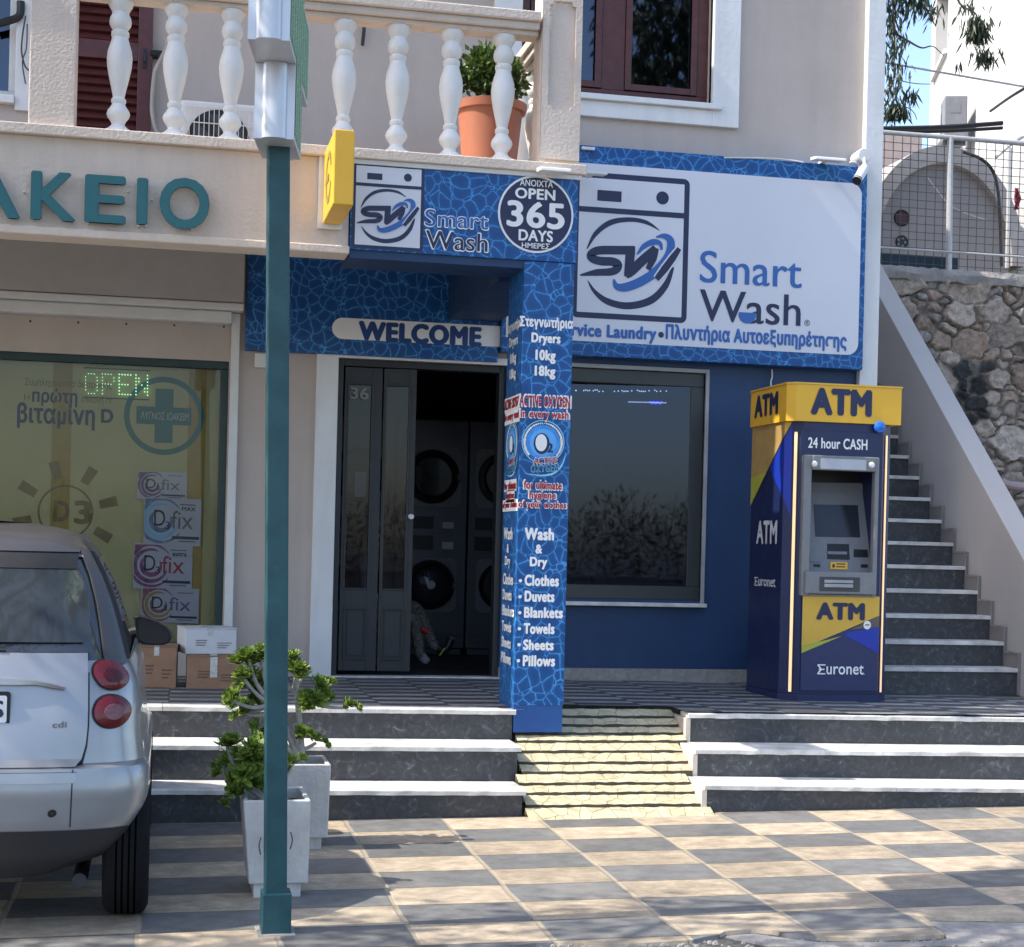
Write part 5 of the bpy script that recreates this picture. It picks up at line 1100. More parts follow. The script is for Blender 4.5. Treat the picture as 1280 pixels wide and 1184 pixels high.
def outline(z, n=18, off=0):
    XX = [math.sin(math.pi/2*i/n)**(2/NE*1.0) if i else 0 for i in range(n+1)]
    right = [spt(a, z, off) for a in XX]; left = [spt(-a, z, off) for a in XX[1:]][::-1]
    w_ = lerp(WP, z); fy = lerp(YF, z); d = .38; fr_ = []
    for i in range(n, -1, -1):
        a = XX[i]; q = (1-a**NE)**(1/NE); fr_.append(Vector((cxc+(w_+off)*a, fy-d*(1-q), z+zcar)))
    fl = [Vector((2*cxc-p.x, p.y, p.z)) for p in fr_[:-1]][::-1]
    return left+right+fr_+fl
def car_px(px, py):           # pixel -> (xx, z) on the rear surface
    Y = -5.25
    for _ in range(8):
        p = at(px, py, Y=Y); Y = rear(p.x, p.z-zcar) if abs(p.x-cxc) < lerp(WP, p.z-zcar) else Y
    return (p.x-cxc)/lerp(WP, p.z-zcar), p.z-zcar
CAR = thing('parked_car', (cxc, -4, zcar), 'small silver hatchback parked nose-in at the steps, seen from behind', 'car')
def levels(a, b, n): return [a+(b-a)*i/n for i in range(n+1)]
MB().grid([outline(z) for z in levels(.40, .645, 10)+levels(.66, 1.06, 9)], closed=True).build('body', M_SILVER, CAR, smooth=True, sharp=30)
MB().grid([outline(z, off=.003) for z in levels(.205, .405, 7)], closed=True).build('bumper_skirt', M_SKIRT, CAR, smooth=True)
MB().grid([outline(z, off=-.006) for z in levels(1.055, 1.53, 14)], closed=True).build('greenhouse', M_CARGL, CAR, smooth=True)
mr_ = MB().grid([outline(z, off=.004) for z in levels(1.475, 1.625, 12)], closed=True); o_ = outline(1.625); mr_.add(o_, [tuple(range(len(o_)))]); mr_.build('roof', M_SILVERD, CAR, smooth=True)
mu = MB(); o_ = outline(.26, off=-.05); mu.add(o_, [tuple(range(len(o_)))]); mu.build('underbody', M_BLACK, CAR)
def patch(name, L_, Rr_, m_, off, parent=CAR, n=14, thick=.01, relief=None):   # L_, Rr_: lists of (xx, z) pairs matched row by row
    m = MB(); rows = []
    for k, ((xa, za_), (xb, zb_)) in enumerate(zip(L_, Rr_)): rows.append([spt(xa+(xb-xa)*i/n, za_+(zb_-za_)*i/n, off-(relief[k]*max(0, 1-(abs(i-n/2)/(n*.40))**4) if relief else 0)) for i in range(n+1)])
    m.grid(rows)
    # returns to the surface
    rim = rows[0]+[r[-1] for r in rows[1:]]+rows[-1][::-1][1:]+[r[0] for r in rows[::-1][1:-1]]
    rim2 = []
    flat = [[(xa+(xb-xa)*i/n, za_+(zb_-za_)*i/n) for i in range(n+1)] for (xa, za_), (xb, zb_) in zip(L_, Rr_)]
    fr2 = flat[0]+[r[-1] for r in flat[1:]]+flat[-1][::-1][1:]+[r[0] for r in flat[::-1][1:-1]]
    m.grid([rim, [spt(a, b, off-thick) for a, b in fr2]], closed=True)
    return m.build(name, m_, parent, smooth=True)
def rowsmirror(pts): # pts: pixels of the right edge -> rows (left mirrored)
    q = [car_px(*p) for p in pts]; return [(-a, b) for a, b in q], q
# tailgate, with the gap round it
gate = [(108.5, 816), (109, 840), (109, 850), (109, 858), (109, 885), (108.5, 905), (107.5, 918), (106, 930), (104.5, 936), (101, 948), (93, 958)]
Lr, Rr = rowsmirror(gate)
patch('tailgate', Lr, Rr, M_SILVER, .016, n=40, thick=.016, relief=[0, 0, .003, .010, .0115, .011, .007, .001, -.006, -.004, 0])
patch('gap_line', *rowsmirror([(111.5, 815), (112, 850), (112, 885), (111.5, 907), (109, 933), (104, 953), (95, 965.5)]), M_BLACK, .002)
# rear window
wz = [(704, 96), (714, 100), (730, 106), (750, 110.5), (770, 112.5), (790, 112), (803, 104)]
Lr, Rr = rowsmirror([(x, y) for y, x in wz]); patch('rear_window', Lr, Rr, mat('rear glass', (.03, .036, .04), .05, var=.1, coat=.3, spec=.6), .004)
# silver pillar strips with dark plastic on each side
def strip(x0, x1, z0, z1, off, nm, mm, n=12):
    for s in (1, -1): patch(nm, [(s*x0(z), z) for z in levels(z0, z1, n)], [(s*x1(z), z) for z in levels(z0, z1, n)], mm, off, n=6)
fx = lambda z: (z-1.06)/.47
strip(lambda z: .855+.045*fx(z), lambda z: .968-.01*fx(z), 1.045, 1.52, .012, 'cell_pillar', M_SILVERD)
strip(lambda z: .972, lambda z: .999, 1.06, 1.5, .006, 'side_window_seal', M_BLACK)
# roof spoiler lip
Lr, Rr = rowsmirror([(99, 667), (99.5, 675), (99, 683), (97.5, 690)]); patch('roof_spoiler', Lr, Rr, M_SILVERD, .014)
Lr, Rr = rowsmirror([(97, 688), (97, 697), (96, 711)]); patch('spoiler_black_band', Lr, Rr, M_BLACK, .008)  # black band below the spoiler lip
# round tail lamps
M_TAILD = mat('dark red lamp core', (.07, .004, .008), .3, var=.3, scale=60)
def lamp(pxc, pyc, rx, ry, name):
    c = car_px(pxc, pyc); e1 = car_px(pxc+rx, pyc); e2 = car_px(pxc, pyc-ry); ax = e1[0]-c[0]; az = e2[1]-c[1]
    for s in (1, -1):
        par = None
        for nm, k0, mm, o0, o1 in ((name+'_rim', 1.1, M_BLACK, .006, .008), (name, 1.0, M_TAIL, .016, .030), (name+'_core', .5, M_TAILC if name[0] == 'r' else M_TAILD, .031, .034)):
            m = MB(); m.grid([[spt(s*min(.995, c[0]+ax*k0*r*math.cos(2*math.pi*i/32)), c[1]+az*k0*r*math.sin(2*math.pi*i/32), o0+(o1-o0)*(1-r*r)) for i in range(32)] for r in (1, .8, .55, .3, .05)], closed=True)
            m.grid([[spt(s*min(.995, c[0]+ax*k0*math.cos(2*math.pi*i/32)), c[1]+az*k0*math.sin(2*math.pi*i/32), o) for i in range(32)] for o in (o0, -.002)], closed=True)
            ob = m.build(nm, mm, par or CAR, smooth=True); par = par or ob
lamp(137, 843, 20.5, 18.5, 'tail_lamp'); lamp(139, 889, 22, 20, 'reversing_lamp')
# rear bumper: shelf, seam, hole, handle bar, plate, badge
patch('bumper_step', *rowsmirror([(94, 966), (96, 972), (93, 979)]), M_SILVER, .004)
for s in (1, -1):
    m = MB(); A = []; B = []
    for py in range(962, 1038, 4):
        a = car_px(91-(py-960)*.05, py); A.append(spt(s*(a[0]-.003), a[1], .003)); B.append(spt(s*(a[0]+.003), a[1], .003))
    m.grid([A, B]); m.build('bumper_seam', M_BLACK, CAR)
for s in (1, -1):
    c = car_px(65, 1017); m = MB(); m.grid([[spt(s*(c[0]+.022*r*math.cos(2*math.pi*i/20)), c[1]+.0155*r*math.sin(2*math.pi*i/20), .003) for i in range(20)] for r in (1, .1)], closed=True); m.build('tow_hole', M_BLACK, CAR)
hb = [(0, 846), (20, 846.5), (45, 849), (65, 853), (80, 857)]
A = [car_px(*p) for p in hb]; B = [car_px(p[0], p[1]+(9 if p[0] < 40 else 6 if p[0] < 70 else 4)) for p in hb]
full = lambda T: [(-a, b) for a, b in T[::-1]]+T
rowsA, rowsB = full(A), full(B); m = MB(); m.grid([[spt(a, b, .013) for a, b in rowsA], [spt(a, b-.004, .040) for a, b in rowsA], [spt(a, b, .034) for a, b in rowsB], [spt(a, b, .012) for a, b in rowsB]]); m.build('tailgate_handle', M_SILVER, CAR, smooth=True)
a = car_px(14, 864); b = car_px(14, 908); y_ = spt(0, (a[1]+b[1])/2).y+.004; zt_, zb_ = a[1]+zcar, b[1]+zcar
pxr = cxc+a[0]*lerp(WP, a[1]); pxl = 2*cxc-pxr
pl = MB().sheet(rrect(pxl, pxr, zb_, zt_, .012, y_-.022)).prism(rrect(pxl, pxr, zb_, zt_, .012, y_-.021), (0, .02, 0)).build('number_plate', M_BLACK, CAR)
e_ = .012; MB().sheet(rrect(pxl+e_, pxr-e_, zb_+e_*1.2, zt_-e_*1.2, .008, y_-.0235)).build('plate_face', M_WPRINT, pl)
m = MB(); H = zt_-zb_; text(m, 'S', (pxr-.075, y_-.0245, zb_+H*.24), (.052, 0, 0), (0, 0, H*.52), offset=.02); m.build('plate_lettering', M_INK, pl)
a, b = car_px(65, 909), car_px(83, 901); p, q = spt(*a, .021), spt(*b, .021); m = MB(); text(m, 'cdi', p-Vector((0, .004, 0)), (q.x-p.x, q.y-p.y, 0), (0, q.y*0, q.z-p.z), offset=.03); m.build('badge', M_GREYP, CAR)
a, b = car_px(0, 965), car_px(66, 966); m = MB()
for u0, u1 in ((-.2, .17), (.2, .60)): p, q = spt(u0, a[1]-.004, .006), spt(u1, a[1]-.004, .006)
w1 = car_px(8, 815); m = MB().tube([spt(-.3, w1[1]+.03, .02), spt(-.1, w1[1]+.035, .022), spt(.05, w1[1]+.015, .022), spt(w1[0], w1[1]+.006, .02)], .007, 6); m.build('rear_wiper', M_BLACK, CAR, smooth=True)
# wheels
def wheel(x, y, s):
    r = .288; c = Vector((x, y, zcar+r-.004)); wd = .185
    prof = [(r*.62, -wd/2), (r*.86, -wd/2), (r*.96, -wd*.42), (r, -wd*.32), (r, wd*.32), (r*.96, wd*.42), (r*.86, wd/2), (r*.62, wd/2)]
    m = MB(); m.lathe(prof, c, 40, 'x'); wh = m.build('tyre', M_TYRE, CAR, smooth=True, bevel=0)
    m = MB(); m.lathe([(0, s*wd*.30), (r*.2, s*wd*.33), (r*.5, s*wd*.26), (r*.62, s*wd*.46), (r*.645, s*wd*.48)], c, 40, 'x'); m.build('rim', M_ALU, wh, smooth=True)
    m = MB()
    for k in (-.2, -.07, .07, .2): m.lathe([(r+.0008, wd*k-.004), (r+.0008, wd*k+.004)], c, 40, 'x')
    m.build('tread_grooves', mat('groove black', (.002, .002, .002), 1, spec=0), wh)
xo = at(187, 1060, Y=-4.9).x; yw = pave(156, 1145).y+.06
for xw, s in ((xo-.093, 1), (2*cxc-xo+.093, -1)):
    wheel(xw, yw, s); wheel(xw, yw+1.85, s)
ex_ = at(100, 1098, Y=-5.15); MB().tube([(ex_.x, -5.2, ex_.z), (ex_.x, -4.7, ex_.z)], .03, 14).build('exhaust_pipe', M_SKIRT, CAR, smooth=True)
# door mirror: rounded teardrop housing with glass facing back
def mirror(sgn):
    ym = -3.42; P = [(167.5, 771), (173, 769.5), (185, 772.5), (198, 777.5), (208, 784), (213.5, 791), (214.5, 798), (211, 804), (203, 806.5), (190, 806.5), (178, 805), (173, 801), (170, 790)]
    ring = [at(*p, Y=ym) for p in P]; c = sum(ring, Vector())/len(ring)
    if sgn < 0: ring = [Vector((2*cxc-p.x, p.y, p.z)) for p in ring]; c = Vector((2*cxc-c.x, c.y, c.z))
    m = MB(); m.grid([[c+(p-c)*k+Vector((0, d, 0)) for p in ring] for k, d in ((.93, -.004), (1.0, 0), (1.06, .03), (1.0, .09), (.75, .14), (.3, .16))], closed=True); ms = m.build('door_mirror', M_BLACK, CAR, smooth=True)
    MB().sheet([c+(p-c)*.90+Vector((0, -.003, 0)) for p in ring]).build('mirror_glass', mat('mirror glass', (.05, .055, .06), .06, metal=.6, var=.02), ms)
    a = at(160, 792, Y=ym+.06); b = at(174, 790, Y=ym+.05)
    if sgn < 0: a.x = 2*cxc-a.x; b.x = 2*cxc-b.x
    MB().tube([a-Vector((.06*sgn, 0, 0)), a, b], .03, 10).build('mirror_arm', M_BLACK, ms, smooth=True)
mirror(1); mirror(-1)

# ================================================================ PLANTERS AND PLANTS
def planter(tl, tr_, bl, br, yf, depth, contact, label):
    a, b, c, d = (at(*p, Y=yf) for p in (tl, tr_, bl, br)); zt_ = (a.z+b.z)/2; zb_ = (c.z+d.z)/2; ins = .03; wl = .022
    t = thing('planter', ((a.x+b.x)/2, yf+depth/2, pave_z(a.x, yf)), label, 'planter', 'white square tapered planters in front of the steps')
    sec = lambda f, e=0: [(c.x+(a.x-c.x)*f+e, yf+ins*(1-f)+e), (d.x+(b.x-d.x)*f-e, yf+ins*(1-f)+e), (d.x+(b.x-d.x)*f-e, yf+depth-ins*(1-f)-e), (c.x+(a.x-c.x)*f+e, yf+depth-ins*(1-f)-e)]
    m = MB(); rows = []
    for z, f, e in ((zb_, 0, .02), (zb_, 0, 0), (zb_+.5*(zt_-zb_), .5, 0), (zt_-.03, .97, 0), (zt_, 1, 0), (zt_, 1, wl), (zt_-.09, .9, wl)): rows.append([(x, y, z) for x, y in sec(f, e)])
    m.grid(rows, closed=True); m.sheet(rows[0]); m.build('pot', M_PLANT, t, bevel=.006)
    m = MB(); s = sec(.25, .03); m.hexa([(x, y, pave_z(x, y)-.002) for x, y in s], [(x, y, zb_+.003) for x, y in s]); m.build('foot', M_PLANT, t, bevel=.004)
    m = MB(); rng = random.Random(1); s = sec(.9, wl); n = 8
    m.grid([[(s[0][0]+(s[1][0]-s[0][0])*i/n, s[0][1]+(s[2][1]-s[0][1])*j/n, zt_-.06+rng.uniform(-.008, .012)) for i in range(n+1)] for j in range(n+1)]); m.build('soil', M_SOIL, t)
    return t, Vector(((a.x+b.x)/2, yf+depth/2, zt_))
PT, pc1 = planter((304.5, 1001), (388.5, 1000), (311.5, 1108), (385.8, 1105.5), -4.82, .40, 1124, 'white square planter nearest the pavement, just behind the teal pole')
PT2, pc2 = planter((352, 956), (413.8, 955.5), (358, 1049.5), (410.3, 1049), -3.80, .36, 1062, 'white square planter standing farther back, beside the left steps')
m = MB(); a = at(326, 1057, Y=-4.835); b = at(363, 1050, Y=-4.835)
for p, s in ((a, -1), (b, 1)): m.tube(smooth_pts([p+Vector((0, 0, .035)), p+Vector((s*.008, -.008, .0)), p+Vector((0, 0, -.04))]), .003, 5)
m.build('wire_handle', M_GREYD, PT)
def rosette(m, c, d, r, rng):
    d = d.normalized(); a = d.orthogonal().normalized(); b = d.cross(a); n = 44
    for i in range(n):
        f = i/n; an = i*2.39996; out = (a*math.cos(an)+b*math.sin(an)); tilt = 1.35-1.25*f+rng.uniform(-.12, .12); L_ = r*(1.05-.55*f)*rng.uniform(.85, 1.1)
        dir_ = out*math.sin(tilt)+d*math.cos(tilt); side = d.cross(out).normalized(); up = side.cross(dir_).normalized()*(-1); base = c+d*(r*.28*f-.01)
        w1_, w2_ = r*.07, r*.19*(1-.35*f); tipc = base+dir_*L_; mid = base+dir_*L_*.68+up*r*.03
        m.add([base-side*w1_, base+side*w1_, mid+side*w2_, tipc+side*w2_*.45+up*.1*r, tipc-side*w2_*.45+up*.1*r, mid-side*w2_], [(0, 1, 2, 5), (5, 2, 3, 4)])
def plant(name, label, base, Y, heads, par_rng, stems):
    rng = random.Random(par_rng); t = thing(name, base, label, 'plant', 'succulents in the white planters'); st = MB(); lf = MB()
    fork = [Vector(base)]+[at(*p, Y=Y) for p in stems]
    for f_ in fork[1:]: st.tube(smooth_pts([fork[0]-Vector((0, 0, .05)), fork[0]*.6+f_*.4+Vector((rng.uniform(-.01, .01), .01, 0)), f_]), .019, 7, r1=.014)
    for px, py, dy, r in heads:
        p = at(px, py, Y=Y+dy); src = min(fork[1:] if len(fork) > 1 else fork, key=lambda q: (q-p).length); mid = src*.5+p*.5+Vector((rng.uniform(-.02, .02), rng.uniform(-.02, .02), -.035)); e_ = p-Vector((0, 0, .02))
        st.tube(smooth_pts([src, mid, e_]), .012, 6, r1=.008)
        d = (p-mid).normalized()+Vector((rng.uniform(-.3, .3), rng.uniform(-.5, .05), .5)); r *= .84; rosette(lf, p, d, r, rng)
        for k in range(3): rosette(lf, p+Vector((rng.uniform(-.06, .06), rng.uniform(-.05, .05), rng.uniform(-.05, .02))), d+Vector((rng.uniform(-1, 1), rng.uniform(-1, .3), 0)), r*rng.uniform(.6, .85), rng)
    st.build('stems', M_STEM, t, smooth=True); lf.build('leaf_rosettes', M_AEON, t, smooth='leaf'); return t
plant('succulent_plant', 'tall leggy succulent with bare pale stems and bright green rosettes, rising from the rear planter', (pc2.x+.0, pc2.y, pc2.z-.05), pc2.y,
      [(311, 820, 0, .085), (325, 815, .05, .08), (304, 843, -.03, .08), (289, 871, -.05, .075), (309, 889, 0, .075), (322, 905, .05, .075), (367, 820, 0, .065), (371, 836, -.05, .08), (398, 855, .04, .08), (396, 876, -.03, .085), (434, 880, 0, .065), (298, 828, .05, .07), (318, 845, .02, .07), (380, 838, .05, .065), (385, 870, 0, .07), (408, 866, .05, .06), (300, 880, .05, .06), (352, 830, .1, .07), (376, 913, -.05, .055), (395, 924, .03, .065), (318, 860, .1, .08), (330, 878, .1, .08), (413, 852, .1, .05), (340, 845, .12, .07)], 3, [(368, 905), (374, 930), (352, 925), (371, 868), (343, 880)])
plant('succulent_plant', 'low dark green succulent with rosettes crowding the left of the front planter', (pc1.x-.01, pc1.y, pc1.z-.05), pc1.y,
      [(286, 931, -.05, .085), (282, 953, 0, .07), (317, 936, -.1, .09), (305, 968, -.12, .10), (325, 958, .0, .09), (292, 990, -.12, .06), (300, 945, .1, .08), (342, 945, .12, .08), (364, 952, .1, .06), (330, 930, .05, .07), (318, 978, -.1, .07)], 8, [(312, 975), (328, 985), (340, 975), (301, 980)])

# ================================================================ STREET POLE WITH LED CROSS
pb = pave(345, 1168); xA, xB = at(331.5, 700, Y=pb.y).x, at(359, 700, Y=pb.y).x; xA = pb.x-.047; xB = pb.x+.047
POLE = thing('street_pole', pb, 'square teal painted steel pole with a thicker sleeve at its foot, at the pavement edge', 'pole')
ztop = at(345, 172, Y=pb.y).z
m = MB(); ln = -.072; m.hexa([(xA+.003, pb.y+.003, pb.z-.02), (xB-.003, pb.y+.003, pb.z-.02), (xB-.003, pb.y+.103, pb.z-.02), (xA+.003, pb.y+.103, pb.z-.02)], [(xA+.003+ln, pb.y+.003, ztop+.3), (xB-.003+ln, pb.y+.003, ztop+.3), (xB-.003+ln, pb.y+.103, ztop+.3), (xA+.003+ln, pb.y+.103, ztop+.3)]); m.build('shaft', M_TEAL, POLE, bevel=.006)
zsl = at(345, 1117, Y=pb.y).z
MB().box(xA-.012, xB+.012, pb.y-.009, pb.y+.115, pb.z-.03, zsl).build('sleeve', M_TEAL, POLE, bevel=.006)
MB().box(xA-.03, xB+.03, pb.y-.03, pb.y+.135, pb.z-.03, pb.z+.004).build('foot_mortar', M_CONC, POLE, bevel=.004)
al = R(9); n_ = Vector((math.cos(al), -math.sin(al), 0)); dv = Vector((-math.sin(al), -math.cos(al), 0)); cc = Vector((pb.x-.068, pb.y+.05, 0)); arm = .17; th_ = .078
zc0 = at(338, 173, Y=pb.y-.12).z; zc1 = at(335, 78, Y=pb.y-.12).z; zs = zc1-zc0
X_ = thing('led_cross_sign', (cc.x, cc.y, zc0), 'silver edged cross sign with green light dots, on top of the teal pole', 'cross sign')
def prof(d0, d1):
    out = []
    for sgn, d in ((1, d1), (-1, d0)):
        row = [(-th_, d), (-th_*.62, d), (-th_*.6, d+sgn*.006)]+[(th_*.6*math.sin(R(a)), d+sgn*(.008+.022*math.cos(R(a)))) for a in (-70, -45, -20, 0, 20, 45, 70)]+[(th_*.6, d+sgn*.006), (th_*.62, d), (th_, d)]
        out += row if sgn > 0 else row[::-1]
    return out
m = MB(); z2 = zc1+2*arm
for d0, d1, z0_, z1_ in ((-arm, arm, zc0, zc1-.001), (-arm-zs, arm+zs, zc1, z2), (-arm, arm, z2+.001, z2+zs)):
    m.prism([cc+n_*s+dv*d+Vector((0, 0, z0_)) for s, d in prof(d0, d1)], (0, 0, z1_-z0_))
m.build('housing', M_ALU, X_, smooth=True, sharp=40)
def ledmat():
    m, ns, L, b = new_mat('green light matrix'); geo = N(ns, 'ShaderNodeNewGeometry'); v = N(ns, 'ShaderNodeTexVoronoi', feature='F1', i_Scale=62, i_Randomness=.25); L.new(geo.outputs['Position'], v.inputs['Vector'])
    rp = ramp(ns, [(.28, (.35, .8, .5)), (.42, (.015, .14, .06))]); L.new(v.outputs['Distance'], rp.inputs[0]); L.new(rp.outputs[0], b.inputs['Base Color']); b.inputs['Roughness'].default_value = .4; return m
M_LM = ledmat()
m = MB()
for s in (1, -1):
    off = n_*(s*(th_+.002))
    for d0, d1, z0_, z1_ in ((-arm+.02, arm-.02, zc0+.02, zc1+.02), (-arm-zs+.02, arm+zs-.02, zc1+.021, z2-.021), (-arm+.02, arm-.02, z2-.02, z2+zs-.02)):
        m.sheet([cc+off+dv*d0+Vector((0, 0, z0_)), cc+off+dv*d1+Vector((0, 0, z0_)), cc+off+dv*d1+Vector((0, 0, z1_)), cc+off+dv*d0+Vector((0, 0, z1_))])
m.build('light_face', M_LM, X_)
# ================================================================ ON THE BALCONY
def ac_unit(c, u, d, w_, h_, dp, label, legs=True, cm=None):
    """c: middle of the bottom front edge; u: along the front; d: into the depth"""
    c, u, d = Vector(c), Vector(u).normalized(), Vector(d).normalized(); z = Vector((0, 0, 1))
    t = thing('air_conditioner', c, label, 'air conditioner')
    q = lambda a, b, e: c+u*a+z*b+d*e
    def bx(m, a0, a1, b0, b1, e0, e1, mi=0): m.hexa([q(a0, b0, e0), q(a1, b0, e0), q(a1, b0, e1), q(a0, b0, e1)], [q(a0, b1, e0), q(a1, b1, e0), q(a1, b1, e1), q(a0, b1, e1)], mi)
    m = MB(); bx(m, -w_/2, w_/2, 0, h_, 0, dp); m.build('casing', cm or M_METW, t, bevel=.015)
    m = MB(); r = h_*.40; cc = q(-w_*.12, h_*.5, -.004)
    m.sheet([cc+u*r*math.cos(R(a))+z*r*math.sin(R(a)) for a in range(0, 360, 12)], 0)
    m.build('fan_opening', M_BLACK, t)
    m = MB()
    for k in range(5):
        a = R(72*k); p = cc-d*.003; m.add([p, p+(u*math.cos(a)+z*math.sin(a))*r*.9, p+(u*math.cos(a+.7)+z*math.sin(a+.7))*r*.9], [(0, 1, 2)])
    m.build('fan_blades', M_GREYD, t)
    m = MB()
    for k in range(15): a_ = -w_*.12-r*1.1+2.2*r*k/14; m.tube([q(a_, h_*.5-r*1.05, -.016), q(a_, h_*.5+r*1.05, -.016)], .0035, 4)
    for k in range(5): b_ = h_*.5-r*1.05+2.1*r*k/4; m.tube([q(-w_*.12-r*1.1, b_, -.016), q(-w_*.12+r*1.1, b_, -.016)], .0045, 4)
    m.build('grille', M_METW, t)
    m = MB(); bx(m, w_/2, w_/2+.004, h_*.6, h_*.82, dp*.25, dp*.7); m.build('label_plate', M_GREYP, t)
    if legs:
        for a_ in (-w_*.35, w_*.35): m = MB(); bx(m, a_-.03, a_+.03, -.06, 0, 0, dp); m.build('foot', M_GREYD, t)
    return t
p0_, p1_ = at(226, 124, Y=-.75), at(352, 130, Y=-.75)
ac_unit(((p0_.x+p1_.x)/2, -.75, p0_.z-.52), (1, 0, 0), (0, 1, 0), p1_.x-p0_.x, .52, .3, 'white outdoor air conditioner standing on the balcony floor behind the balusters')
h = [at(*q, Y=-.1) for q in ((207, 45), (209, 55), (203, 70), (194, 88), (191, 110), (190, 140), (196, 165), (206, 176))]
tag(MB().tube(smooth_pts(h), .014, 8).build('pipe', mat('beige hose', (.42, .37, .32), .6), smooth=True), 'thick pale hose looping down the balcony wall beside the brown shutter', 'hose')
p = at(197, 68, Y=-.05); tag(MB().box(p.x-.03, p.x+.03, -.075, -.001, p.z-.022, p.z+.022).tube([(p.x-.05, -.07, p.z), (p.x+.0, -.07, p.z)], .02, 8).build('shutter_catch', M_BLACK, smooth=True), 'black shutter catch on the wall right of the brown louvred shutter', 'shutter catch')
a, b = at(455, 38, Y=-.04), at(453, 57, Y=-.04); tag(MB().tube([(a.x, -.04, a.z+.05), (a.x, -.04, a.z), (b.x, -.045, b.z)], .013, 8).build('wall_hook', M_BLACK, smooth=True), 'black hook on the bare upper wall behind the middle of the balcony', 'hook')
tag(MB().tube(smooth_pts([at(*q, Y=-.05) for q in ((-5, 30), (8, 27), (24, 20), (26, 2))]), .028, 8).build('drain_pipe', M_BLACK, smooth=True), 'black flexible pipe crossing the window at the far left of the balcony', 'pipe')
tag(MB().tube(smooth_pts([at(*q, Y=-.06) for q in ((32, 20), (28, 45), (27, 65), (31, 82), (36, 88))]), .006, 6).tube(smooth_pts([at(*q, Y=-.07) for q in ((34, 30), (33, 60), (28, 78), (32, 105))]), .005, 6).build('cable', M_GREYD, smooth=True), 'loose grey cables hanging by the far left balcony window', 'cable')
# potted box shrub
yp = -1.72; a, b = at(570, 150, Y=yp), at(655, 150, Y=yp); xc = (a.x+b.x)/2; zr_ = at(613, 132, Y=yp).z; rt = (b.x-a.x)/2; zbt_ = 3.777
t = thing('flower_pot', (xc, yp, zbt_), 'orange terracotta coloured pot on the balcony behind the right balusters', 'plant pot')
MB().lathe([(0, 0), (rt*.72, 0), (rt*.93, zr_-zbt_-.05), (rt*1.02, zr_-zbt_-.05), (rt*1.06, zr_-zbt_), (rt*.98, zr_-zbt_), (rt*.9, zr_-zbt_-.06)], (xc, yp, zbt_), 36).build('pot', M_TERRA, t, smooth=True, sharp=30)
MB().lathe([(0, zr_-zbt_-.04), (rt*.92, zr_-zbt_-.05)], (xc, yp, zbt_), 24).build('soil', M_SOIL, t)
def leafcloud(m, blobs, n, L, W, rng, droop=0):
    tot = sum(b[3] for b in blobs)
    for bx_, by_, bz_, r in blobs:
        for i in range(int(n*r/tot)):
            d = Vector((rng.gauss(0, 1), rng.gauss(0, 1), rng.gauss(0, 1))).normalized(); rad = r*(rng.random()**.45); c = Vector((bx_, by_, bz_))+d*rad*Vector((1, 1, 1)).length/1.732
            dr = (d+Vector((rng.uniform(-.8, .8), rng.uniform(-.8, .8), rng.uniform(-.3, .9)))).normalized()
            if droop: dr = (dr*.45+Vector((0, 0, -droop))).normalized()
            s = dr.cross(Vector((rng.uniform(-1, 1), rng.uniform(-1, 1), rng.uniform(-1, 1)))).normalized(); l = L*rng.uniform(.6, 1.2); w_ = W*rng.uniform(.7, 1.2); up = s.cross(dr)*w_*.3
            m.add([c, c+dr*l*.45+s*w_+up, c+dr*l, c+dr*l*.45-s*w_+up], [(0, 1, 2, 3)])
t = thing('shrub', (xc, yp, zr_-.04), 'round clipped green shrub growing in the orange balcony pot', 'shrub')
m = MB(); rng = random.Random(12); zc_ = at(610, 92, Y=yp).z
leafcloud(m, [(xc, yp, zc_, .17), (xc-.08, yp-.03, zc_+.02, .13), (xc+.10, yp-.02, zc_-.05, .14), (xc-.03, yp, zc_+.07, .11), (xc+.06, yp+.08, zc_+.02, .13), (xc-.16, yp, zc_-.06, .06), (xc-.22, yp, zc_+.0, .035)], 1700, .05, .017, rng)
m.build('foliage', M_SHRUB, t, smooth='leaf')
m = MB()
for dx in (-.05, 0, .06): m.tube([(xc+dx*.3, yp, zr_-.06), (xc+dx, yp, zc_-.02)], .011, 6, r1=.006)
m.build('stem', M_STEM, t, smooth=True)

# ================================================================ OUTSIDE STAIRCASE
XS = 6.3; XL = 5.46; NS = 17; T_ = .213; RS = .187; Y0s, Z0s = -.85, .69
t = thing('outdoor_staircase', (5.9, 0, .5), 'steep dark stone stairs with white treads and sloping beige parapet behind the cash machine', 'staircase')
for i in range(NS):
    z = Z0s+RS*i; y = Y0s+T_*i
    xl = XL-.6 if y < -.1 else XL
    MB().box(xl, XS-.028, y, y+T_+.03, z-.03, z).build('tread', M_MARBLE, t, bevel=.004)
    MB().box(xl, XS-.028, y+.02, y+T_+.05, z-RS-.001 if i else .47, z-.031).build('riser', M_RISER, t)
m = MB(); g = MB()
for i in range(NS):
    z = Z0s+RS*i; y = Y0s+T_*i; m.box(XS-.026, XS-.001, y+.01, y+T_+.009, z-.2, z+.115)
    g.box(XS-.03, XS-.027, y+.01, y+T_+.01, z+.105, z+.12); g.box(XS-.03, XS-.027, y+T_-.003, y+T_+.012, z+.12, z+RS+.105)
m.build('skirting', mat('skirting plaster', (.24, .215, .20), .8, var=.06), t); g.build('skirting_edge', M_CONC, t)
zp = lambda y: 3.836-(1.793-y)*.887
yA, yE = -1.35, 2.9
MB().prism([(XS, yA, .45), (XS, yE, .45), (XS, yE, zp(yE)), (XS, yA, zp(yA))], (.2, 0, 0)).build('parapet', mat('parapet paint', (.50, .45, .415), .8, var=.05, scale=2, bump=.1), t, bevel=.006)
